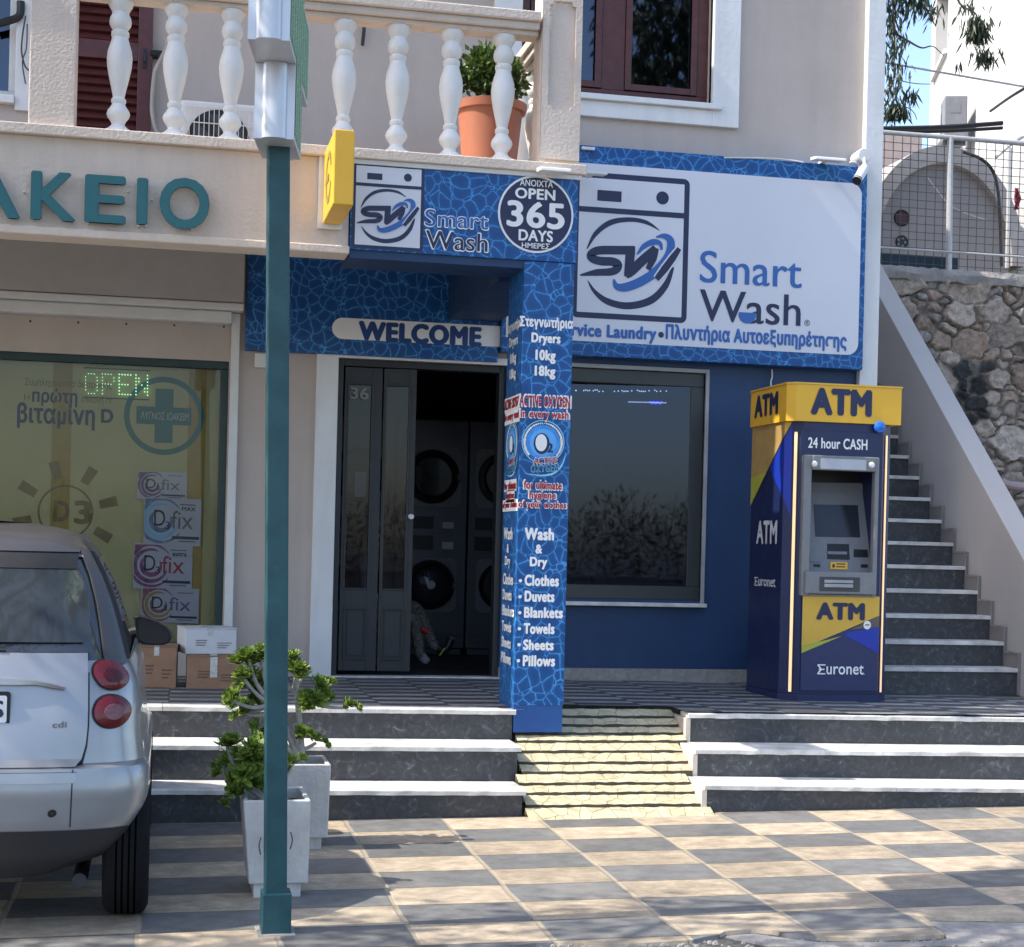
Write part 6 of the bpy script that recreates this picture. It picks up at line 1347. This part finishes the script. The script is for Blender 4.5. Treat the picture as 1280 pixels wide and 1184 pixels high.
MB().box(XL, XS+.19, Y0s+T_*NS-.02, 4.35, 3.3, Z0s+RS*(NS-1)).build('landing', M_CONC, t)

# ================================================================ RETAINING WALL OF ROUGH STONES
YW = 4.5; rng = random.Random(21); X0, X1, ZA, ZB = 6.4, 11.0, .4, at(1190, 352, Y=4.5).z
seeds = []
tries = 0
while tries < 9000:
    tries += 1
    x, z = rng.uniform(X0-.2, X1+.2), rng.uniform(ZA-.2, ZB+.1); s = rng.choice((.38, .32, .27, .2, .14, .10, .08))
    if all(math.hypot((x-q[0])/1.45, z-q[1]) > (s+q[2])*.43 for q in seeds): seeds.append((x, z, s))
cols = []
for x, z, s in seeds:
    a = rng.random(); base = (.38, .31, .25) if a < .45 else (.34, .25, .19) if a < .68 else (.48, .40, .33) if a < .84 else (.29, .26, .235)
    k = rng.uniform(.75, 1.2); cols.append(tuple(min(.7, v*k) for v in base))
for i, (x, z, s) in enumerate(seeds):
    for bqx, bqy, r in ((1198, 468, .17), (1222, 478, .20), (1186, 500, .16), (1215, 505, .2), (1205, 520, .16), (1229, 463, .1)):
        q = at(bqx, bqy, Y=YW)
        if math.hypot(x-q.x, z-q.z) < r: cols[i] = tuple(rng.uniform(.025, .05) for _ in '1')*3
cell = {}
for i, (x, z, s) in enumerate(seeds): cell.setdefault((int(x/.5), int(z/.5)), []).append(i)
st = .0145; nx = int((9.6-X0)/st); nz = int((ZB-1.5)/st); rows = []; ccs = []
from mathutils import noise
for j in range(nz+1):
    r_ = []
    for i in range(nx+1):
        x = X0+i*st; z = 1.5+j*st; wx = x+.06*noise.noise(Vector((x*6, z*6, 1)))+.02*noise.noise(Vector((x*19, z*19, 4))); wz_ = z+.06*noise.noise(Vector((x*6, z*6, 9)))+.02*noise.noise(Vector((x*19, z*19, 7)))
        b1 = b2 = 9; bi = 0; gx, gz = int(wx/.5), int(wz_/.5)
        for ax_ in (gx-1, gx, gx+1):
            for az_ in (gz-1, gz, gz+1):
                for k in cell.get((ax_, az_), ()):
                    q = seeds[k]; ddx, ddz = abs(wx-q[0])/1.45, abs(wz_-q[1]); d = .45*math.hypot(ddx, ddz)+.55*max(ddx+.25*ddz, ddz+.25*ddx)-q[2]*.5
                    if d < b1: b2, b1, bi = b1, d, k
                    elif d < b2: b2 = d
        e = (b2-b1); f = min(1, max(0, (e-.006)/.035)); f = f*f*(3-2*f); q = seeds[bi]; rr_ = random.Random(bi)
        tilt = (x-q[0])*rr_.uniform(-.25, .25)+(z-q[1])*rr_.uniform(-.2, .35)
        y = YW-(.02+.055*f*(.6+.5*rr_.random())+f*tilt*.9)-.028*f*noise.fractal(Vector((x*8, z*8, bi)), .8, 2, 5)
        r_.append((x, y, z)); m_ = min(1, max(0, (e-.006)/.022)); c = cols[bi]; dk = (.17, .145, .12)
        ccs.append(tuple(dk[n]+(c[n]-dk[n])*m_ for n in range(3))+(1,))
    rows.append(r_)
ms, ns, L, b = new_mat('rough field stone'); vc = N(ns, 'ShaderNodeVertexColor', layer_name='stone'); geo = N(ns, 'ShaderNodeNewGeometry')
n1 = N(ns, 'ShaderNodeTexNoise', i_Scale=16, i_Detail=8, i_Roughness=.72, i_Distortion=.6); L.new(geo.outputs['Position'], n1.inputs['Vector'])
mr = N(ns, 'ShaderNodeMapRange', i_1=.3, i_2=.7, i_3=.55, i_4=1.5); L.new(n1.outputs['Fac'], mr.inputs[0]); sc = N(ns, 'ShaderNodeVectorMath', operation='SCALE'); L.new(vc.outputs[0], sc.inputs[0]); L.new(mr.outputs[0], sc.inputs['Scale']); L.new(sc.outputs[0], b.inputs['Base Color']); b.inputs['Roughness'].default_value = .9
bp = N(ns, 'ShaderNodeBump', i_Strength=.6, i_Distance=.02); L.new(n1.outputs['Fac'], bp.inputs['Height']); L.new(bp.outputs[0], b.inputs['Normal'])
RW = thing('retaining_wall', (8, YW, .4), 'rough retaining wall of brown, grey and black field stones under a concrete cap', 'stone wall')
ob = MB().grid(rows).build('stonework', ms, RW, smooth=True, sharp=60)
ca = ob.data.color_attributes.new('stone', 'FLOAT_COLOR', 'POINT')
for i, c in enumerate(ccs): ca.data[i].color = c
m = MB(); rng = random.Random(4); zc = ZB; n = 60; rws = []
for k, (dy, dz) in enumerate(((-.02, -.03), (-.09, -.02), (-.10, .05), (-.07, .115), (.0, .13), (.6, .13))): rws.append([(6.4+4.6*i/n, YW+dy+(rng.uniform(-.015, .015) if k < 4 else 0), zc+dz+rng.uniform(-.012, .012)) for i in range(n+1)])
m.grid(rws); m.build('cap', M_CONC, RW, smooth=True)
MB().box(6.4, 11, YW+.05, YW+.3, .4, ZB).build('core', M_CONC, RW)
zy = ZB+.12
o = MB().grid([[(x, y, zy-.01) for x in (6.45, 40)] for y in (YW+.2, 40)]).build('upper_yard', M_CONC); o['kind'] = 'structure'
m = MB().tube(smooth_pts([at(1250, 601, Y=4.2), at(1262, 607, Y=4.2), at(1300, 610, Y=4.2)]), .05, 10); tag(m.build('pipe', mat('pinkish plastic pipe', (.40, .29, .27), .6), smooth=True), 'pinkish pipe running along the stone wall at the right edge above the parapet', 'pipe')
# fence on the wall
YFc = 4.47; FE = thing('wire_fence', (8, YFc, zy), 'white railing with square wire mesh on top of the stone wall', 'fence')
zt_f = at(1190, 172, Y=YFc).z; zl_f = at(1190, 316, Y=YFc).z
xp = at(1186, 250, Y=YFc).x
m = MB(); m.tube([(6.5, YFc, zt_f-.01), (11, YFc, zt_f+.01)], .026, 10); m.build('top_rail', M_RAIL, FE, smooth=True)
MB().tube([(6.5, YFc-.03, zl_f), (11, YFc-.03, zl_f)], .013, 8).build('lower_rail', M_RAIL, FE, smooth=True)
for dx in (-1.45, 0, 1.45): MB().tube([(xp+dx+.02, YFc, zy-.02), (xp+dx, YFc, zt_f)], .034, 10).build('post', M_RAIL, FE, smooth=True)
m = MB(); rng = random.Random(2)
for i in range(44): x = 6.55+i*.1; m.tube([(x+rng.uniform(-.006, .006), YFc+.03, zy+.0), (x+rng.uniform(-.006, .006), YFc+.03, zt_f)], .0045, 4, cap=False)
for i in range(17): z = zy+.05+i*(zt_f-zy-.06)/16; m.tube([(6.5, YFc+.036, z), (10.9, YFc+.036, z+rng.uniform(-.01, .01))], .0045, 4, cap=False)
m.build('wire_mesh', mat('rusty wire', (.10, .09, .08), .7), FE)
a, b = at(1106, 334, Y=4.75), at(1196, 323, Y=4.75); tag(MB().box(a.x-.5, b.x, 4.72, 4.80, zy-.01, b.z).build('plank', mat('dark blue plank', (.012, .035, .06), .6)), 'dark blue plank lying behind the wire fence on the stone wall', 'plank')
# vaulted house behind the fence
YV = 7.0; cxv = at(1176, 300, Y=YV).x; zsp = at(1276, 330, Y=YV).z-.05; rv = at(1276, 330, Y=YV).x-cxv; hv = at(1175, 184, Y=YV).z-zsp
VH = thing('vaulted_house', (cxv, YV+2, zy), 'low grey plastered house end with a round vaulted roof, behind the wire fence', 'house')
M_GV = mat('grey vault plaster', (.36, .325, .305), .9, var=.1, scale=3, bump=.2, bscale=15); M_GV_SHADE = mat('shaded gable plaster', (.275, .25, .24), .9, var=.07, scale=3, bump=.2, bscale=15)  # gable is a darker copy: shade under the vault edge is coloured in
m = MB(); A = [(180-i*6) for i in range(31)]
o1 = [(cxv+rv*math.cos(R(a)), zsp+hv*math.sin(R(a))) for a in A]; i1 = [(cxv+(rv-.17)*math.cos(R(a)), zsp+(hv-.22)*math.sin(R(a))) for a in A]
m.grid([[(x, YV-.10, z) for x, z in i1], [(x, YV-.10, z) for x, z in o1], [(x, YV+5, z) for x, z in o1]]); m.grid([[(x, YV-.1, z) for x, z in i1], [(x, YV+.02, z) for x, z in i1]])
m.build('vault', M_GV, VH, smooth=True, sharp=30)
MB().prism([(x, YV, z) for x, z in i1]+[(cxv+rv-.17, YV, zy-.1), (cxv-rv+.17, YV, zy-.1)], (0, .2, 0)).build('gable_wall', M_GV_SHADE, VH)
for px, py, r, mi in ((1126.5, 273, .105, 0), (1126.5, 303, .085, 1)):
    p = at(px, py, Y=YV); m = MB(); m.lathe([(r, -.02), (r*.92, -.035), (r*.8, -.02)], (p.x, YV, p.z), 24, 'y', 0); m.sheet([(p.x+r*.82*math.cos(R(a)), YV-.012, p.z+r*.82*math.sin(R(a))) for a in range(0, 360, 15)], 1)
    if mi:
        for k in range(5): m.sheet([(p.x+.05*math.cos(R(72*k))+.018*math.cos(R(a)), YV-.014, p.z+.05*math.sin(R(72*k))+.018*math.sin(R(a))) for a in range(0, 360, 45)], 2)
    m.build('round_vent', [M_BLACK, mat('maroon vent', (.06, .02, .025), .6) if not mi else M_BLACK, M_GREYP], VH, smooth=True)
# white house, its sunny flank to the left
Ap = at(1163, 100, Y=13.0); Bp = at(1236, 100, Y=7.2); C_ = Vector((Ap.x, 13.0)); D_ = Vector((Bp.x, 7.2)); u = (D_-C_).normalized(); nl = Vector((u.y, -u.x)); 
if nl.x > 0: nl = -nl
WH = thing('white_house', (Bp.x+1, 10, zy), 'tall whitewashed house with one small window behind the vaulted house, at the right', 'house')
arc = []; rc = .9; P_ = D_-u*rc
for k in range(9):
    a = R(90*k/8); q = P_-nl*rc+ nl*rc*math.cos(a)+u*rc*math.sin(a); arc.append(q)
e2 = arc[-1]+Vector((6, 1.1)).normalized()*7
ring = [C_]+arc+[Vector(e2), Vector((e2.x, 15)), Vector((C_.x+1, 15))]
tw = .25
# flank is built round the window opening
wc = at(1176, 40, Y=13.0)
def along(px):  # distance on the flank line from C_ seen at pixel px
    lo, hi = 0, (P_-C_).length
    for _ in range(40):
        mid_ = (lo+hi)/2; q = C_+u*mid_; r_ = Vector((q.x, q.y, 6))-CAM; xx_ = CX+F*r_.dot(RT)/r_.dot(FW)+(684-60)*math.sin(RO)
        if xx_ < px: lo = mid_
        else: hi = mid_
    return lo
s0, s1 = along(1169), along(1184); q0 = C_+u*(s0+s1)/2
def zpx(px, py, s): 
    q = C_+u*s; return at(px, py, Y=q.y).z
wz0, wz1 = zpx(1178, 80, (s0+s1)/2), zpx(1178, -20, (s0+s1)/2)
m = MB(); top = 12.5
def qd(s, e, z): q = C_+u*s+nl*(-e); return (q.x, q.y, z)
Ls = (P_-C_).length
for a0, a1, z0_, z1_ in ((0, s0, zy-.1, top), (s1, Ls, zy-.1, top), (s0, s1, zy-.1, wz0), (s0, s1, wz1, top)):
    m.hexa([qd(a0, 0, z0_), qd(a1, 0, z0_), qd(a1, tw, z0_), qd(a0, tw, z0_)], [qd(a0, 0, z1_), qd(a1, 0, z1_), qd(a1, tw, z1_), qd(a0, tw, z1_)])
rr2 = arc+[Vector(e2)]
m.grid([[(q.x, q.y, z) for q in rr2] for z in (zy-.1, top)])
m.add([(q.x, q.y, top) for q in ring], [tuple(range(len(ring)))])
m.grid([[(q.x, q.y, z) for q in (Vector(e2), Vector((e2.x, 15)), Vector((C_.x+1, 15)), C_)] for z in (zy-.1, top)])
m.build('wall', M_WWALL, WH, smooth=True, sharp=30)
m = MB(); m.hexa([qd(s0, tw-.06, wz0), qd(s1, tw-.06, wz0), qd(s1, tw-.02, wz0), qd(s0, tw-.02, wz0)], [qd(s0, tw-.06, wz1), qd(s1, tw-.06, wz1), qd(s1, tw-.02, wz1), qd(s0, tw-.02, wz1)]); wf = m.build('window', M_GREYP, WH)
m = MB(); m.hexa([qd(s0-.05, -.06, wz0-.07), qd(s1+.05, -.06, wz0-.07), qd(s1+.05, .1, wz0-.07), qd(s0-.05, .1, wz0-.07)], [qd(s0-.05, -.06, wz0), qd(s1+.05, -.06, wz0), qd(s1+.05, .1, wz0), qd(s0-.05, .1, wz0)]); m.build('sill', M_WWALL, wf)
sa = along(1217); q = C_+u*sa+nl*.42; ax_ = at(1213, 183, Y=q.y)
ac_unit((q.x, q.y, zpx(1215, 183, sa)), (u.x, u.y, 0), (-nl.x, -nl.y, 0), .82, .58, .30, 'grey outdoor air conditioner hung on brackets on the whitewashed house wall', legs=True, cm=mat('grey enamel', (.20, .20, .21), .5))
# cables and pipes there
def cable(pts, Y, r, m_, label, n='cable', cat='cable'): return tag(MB().tube(smooth_pts([at(*p[:2], Y=p[2] if len(p) > 2 else Y) for p in pts]), r, 6).build(n, m_, smooth=True), label, cat)
cable([(1100, 77, 5.5), (1190, 93, 5.5), (1290, 110, 5.5)], 5.5, .012, M_RAIL, 'pale cable strung across the gap in front of the whitewashed house', )
cable([(1285, 108, 5.6), (1262, 122, 6), (1238, 139, 6.6)], 6, .018, M_BLACK, 'short black cable slanting down to the air conditioner on the white house')
cable([(1095, 161, 5), (1180, 159, 5), (1253, 154, 5)], 5, .026, M_BLACK, 'thick black pipe running level just above the fence rail', 'pipe', 'pipe')
cable([(1095, 165, 5.05), (1180, 164, 5.05), (1253, 160, 5.05)], 5, .02, M_BLACK, 'thinner black pipe just under the thick black pipe above the fence', 'pipe', 'pipe')
cable([(1204, 190, 6.7), (1225, 198, 6.6), (1240, 212, 6.6), (1247, 235, 6.6), (1250, 270, 6.6), (1252, 333, 6.6)], 6.6, .02, M_BLACK, 'black hose curving down from the air conditioner along the vaulted house', 'hose', 'hose')
cable([(1262, 185, 6.4), (1261, 250, 6.4), (1259, 335, 6.4)], 6.4, .028, M_RAIL, 'grey vertical drain pipe behind the wire fence at the right', 'pipe', 'pipe')
cable([(1280, 170, 5.2), (1262, 182, 5.2), (1245, 197, 5.2)], 5.2, .02, M_RAIL, 'slanting grey strut tied to the fence rail at the right edge', 'strut', 'strut')
cable([(1160, 222, 4.6), (1175, 243, 4.58), (1188, 257, 4.55), (1205, 266, 4.58), (1232, 275, 4.6)], 4.6, .006, M_RAIL, 'loose pale wire sagging across the fence mesh', 'wire', 'wire')
p = at(1272, 250, Y=4.40); m = MB(); rng = random.Random(6); m.grid([[(p.x-.035+.07*i/4*(1-.5*abs(j-4)/4), p.y+rng.uniform(-.02, .02), p.z-.11+.24*j/8) for i in range(5)] for j in range(9)]); ob = m.build('rag', M_RAG, smooth=True); tag(ob, 'small dark red rag caught on the wire fence at the right', 'rag')
sd_ = ob.modifiers.new('thick', 'SOLIDIFY'); sd_.thickness = .006
# far pinkish house
p = at(1128, 200, Y=22); MB().box(p.x-2.5, at(1152, 200, Y=22).x, 22, 27, zy-.1, at(1128, 165, Y=22).z).build('far_house', mat('pink limewash', (.55, .42, .36), .9, var=.1)); tag(bpy.data.objects['far_house'], 'pinkish far house wall seen low between pilaster and white house', 'house')
# small junction box on the wall left of the door
a, b = at(318, 459, Y=-.05), at(333, 442, Y=-.05); tag(MB().box(a.x, b.x, -.05, -.001, a.z, b.z).build('junction_box', M_METW, bevel=.004), 'small grey junction box on the wall under the welcome panel, beside the pole', 'junction box')

# ================================================================ TREES
def euc_leaves(m, path, n, rng, L=.15, W=.012, spread=.10):
    for i in range(n):
        f = rng.random(); k = f*(len(path)-1); a = int(min(k, len(path)-2)); p = path[a].lerp(path[a+1], k-a)+Vector((rng.gauss(0, spread), rng.gauss(0, spread), rng.gauss(0, spread*.7)))
        d = (Vector((rng.uniform(-.5, .5), rng.uniform(-.5, .5), -1))).normalized(); s = d.cross(Vector((rng.uniform(-1, 1), rng.uniform(-1, 1), .1))).normalized(); l = L*rng.uniform(.6, 1.2); bend = Vector((rng.uniform(-.02, .02), 0, 0))
        m.add([p, p+d*l*.35+s*W+bend*.5, p+d*l*.7+s*W*.7+bend, p+d*l+bend*2, p+d*l*.7-s*W*.7+bend, p+d*l*.35-s*W+bend*.5], [(0, 1, 2, 3, 4, 5)])
YT = 5.6; rng = random.Random(33)
tr0 = at(1085, 200, Y=YT); ET = thing('eucalyptus_tree', (tr0.x-.6, YT, zy), 'eucalyptus tree with drooping narrow leaves hanging past the white pilaster at the top right', 'tree')
bx_ = tr0.x-.6; m = MB(); m.tube(smooth_pts([(bx_, YT, zy-.05), (bx_-.1, YT, 7), (bx_+.15, YT, 9.6), (bx_, YT+.1, 11)]), .16, 10, r1=.06)
brs = []
for pts in ([(1090, -60), (1112, -20), (1118, 40), (1117, 100), (1116, 140)], [(1112, -40), (1140, -12), (1160, 5), (1172, 14)], [(1116, 40), (1136, 52), (1152, 60), (1166, 58), (1180, 70)], [(1120, -60), (1180, -30), (1200, 5), (1220, 18), (1222, 40), (1226, 68), (1230, 80)],
            [(1117, 95), (1130, 102), (1150, 105), (1168, 105)], [(1116, 130), (1135, 135), (1143, 142), (1146, 150)], [(1112, -30), (1128, -12), (1140, 0)]):
    q = smooth_pts([at(*p, Y=YT-.25) for p in pts]); brs.append(q); m.tube(q, .016 if len(pts) > 4 else .007, 5, r1=.004)
m.tube([(bx_+.1, YT, 9.3), brs[0][0]], .05, 6, r1=.016); m.build('trunk', M_BARK, ET, smooth=True)
m = MB(); euc_leaves(m, brs[0], 560, rng, spread=.085); euc_leaves(m, brs[0][:8], 260, rng, spread=.16); euc_leaves(m, brs[1], 150, rng, spread=.07); euc_leaves(m, brs[6], 130, rng, spread=.08)
q = brs[3]; euc_leaves(m, q[8:16], 70, rng, spread=.10); euc_leaves(m, q[13:17], 120, rng, spread=.05)
euc_leaves(m, [at(1216, 22, Y=YT-.25), at(1220, 40, Y=YT-.25), at(1228, 42, Y=YT-.25)], 120, rng, spread=.05); euc_leaves(m, [at(1224, 62, Y=YT-.25), at(1232, 70, Y=YT-.25), at(1240, 68, Y=YT-.25)], 120, rng, spread=.055)
euc_leaves(m, [at(1200, 78, Y=YT-.25), at(1202, 80, Y=YT-.25)], 8, rng, spread=.03); euc_leaves(m, [at(1136, 112, Y=YT-.25), at(1142, 118, Y=YT-.25)], 34, rng, spread=.04); euc_leaves(m, [at(1112, 138, Y=YT-.25), at(1128, 134, Y=YT-.25)], 150, rng, spread=.05)
m.build('crown', M_EUC, ET, smooth='leaf')
# the street side, behind the camera: it shows in the glass and shades the pavement
def street_tree(x, y, zb_, blobs, n, label, L=.2, W=.035, seed=1, tilt=(0, 0), droop=.6):
    rng = random.Random(seed); t = thing('street_tree', (x, y, zb_), label, 'tree'); top = blobs[0]
    m = MB(); m.tube(smooth_pts([(x, y, zb_-.05), (x+tilt[0]*.4, y+tilt[1]*.4, zb_+2), (top[0], top[1], top[2]-.2)]), .17, 10, r1=.07)
    for b in blobs[1:]: m.tube(smooth_pts([(x+tilt[0]*.7, y+tilt[1]*.7, zb_+2.6), ((x+b[0])/2, (y+b[1])/2, (zb_+2.6+b[2])/2+.3), b[:3]]), .07, 7, r1=.02)
    m.build('trunk', M_BARK, t, smooth=True); m = MB(); leafcloud(m, blobs, n, L, W, rng, droop); m.build('crown', M_EUC, t, smooth='leaf'); return t
rng = random.Random(15)
street_tree(-3.9, -8.6, -.12, [(-2.6, -7.0, 5.5, .9)]+[(-5.2+i*.68+rng.uniform(-.2, .2), -5.75-.85*j+rng.uniform(-.15, .15), 5.2+.25*j+rng.uniform(-.15, .25), rng.uniform(.45, .72)) for i in range(9) for j in range(3) if not (i > 6 and j > 1)]+[(-.35, -5.35, 5.5, .6), (.0, -5.6, 5.8, .6), (-.9, -5.4, 5.6, .5), (-.2, -5.3, 5.9, .5)]*3, 7600, 'street tree left of the car whose crown shades the pavement edge', seed=5, L=.15, W=.028)
street_tree(8.3, -15.5, -.12, [(8.6, -15, 9.4, 1.2), (8.0, -15, 10.6, 1.0), (9.6, -15.4, 10.4, 1.3), (8.6, -14.8, 11.6, 1.4), (7.7, -15, 9.6, .5), (9.4, -15, 8.2, .9), (8.2, -15, 8.3, .6)], 4200, 'tall tree across the street that shows in the upper window', seed=6, L=.3, W=.05)
hg = thing('hedge', (2, -26, -.1), 'wild dark hedge across the street that shows in the laundry window', 'hedge'); m = MB(); rng = random.Random(8)
leafcloud(m, [(-6+i*1.15+rng.uniform(-.3, .3), -26+rng.uniform(-.5, .5), 1.3+rng.uniform(-.2, .7), rng.uniform(.9, 1.4)) for i in range(17)], 11000, .2, .022, rng); m.build('foliage', leaf_mat('dry hedge leaves', (.025, .03, .012), (.11, .085, .05)), hg, smooth='leaf')
m = MB()
for i in range(40): x = rng.uniform(-7, 13); m.tube([(x, -26, -.1), (x+rng.uniform(-.2, .2), -26, 1.5), (x+rng.uniform(-.6, .6), -26, rng.uniform(2.4, 3.3))], .02, 4, r1=.006)
m.build('twigs', M_BARK, hg)
o = MB().box(-9, 15, -24.6, -24.3, -.12, .85).box(-9, 15, -24.65, -24.25, .85, .92).build('roadside_wall', M_CONC); tag(o, 'low concrete wall across the street in front of the hedge', 'wall')
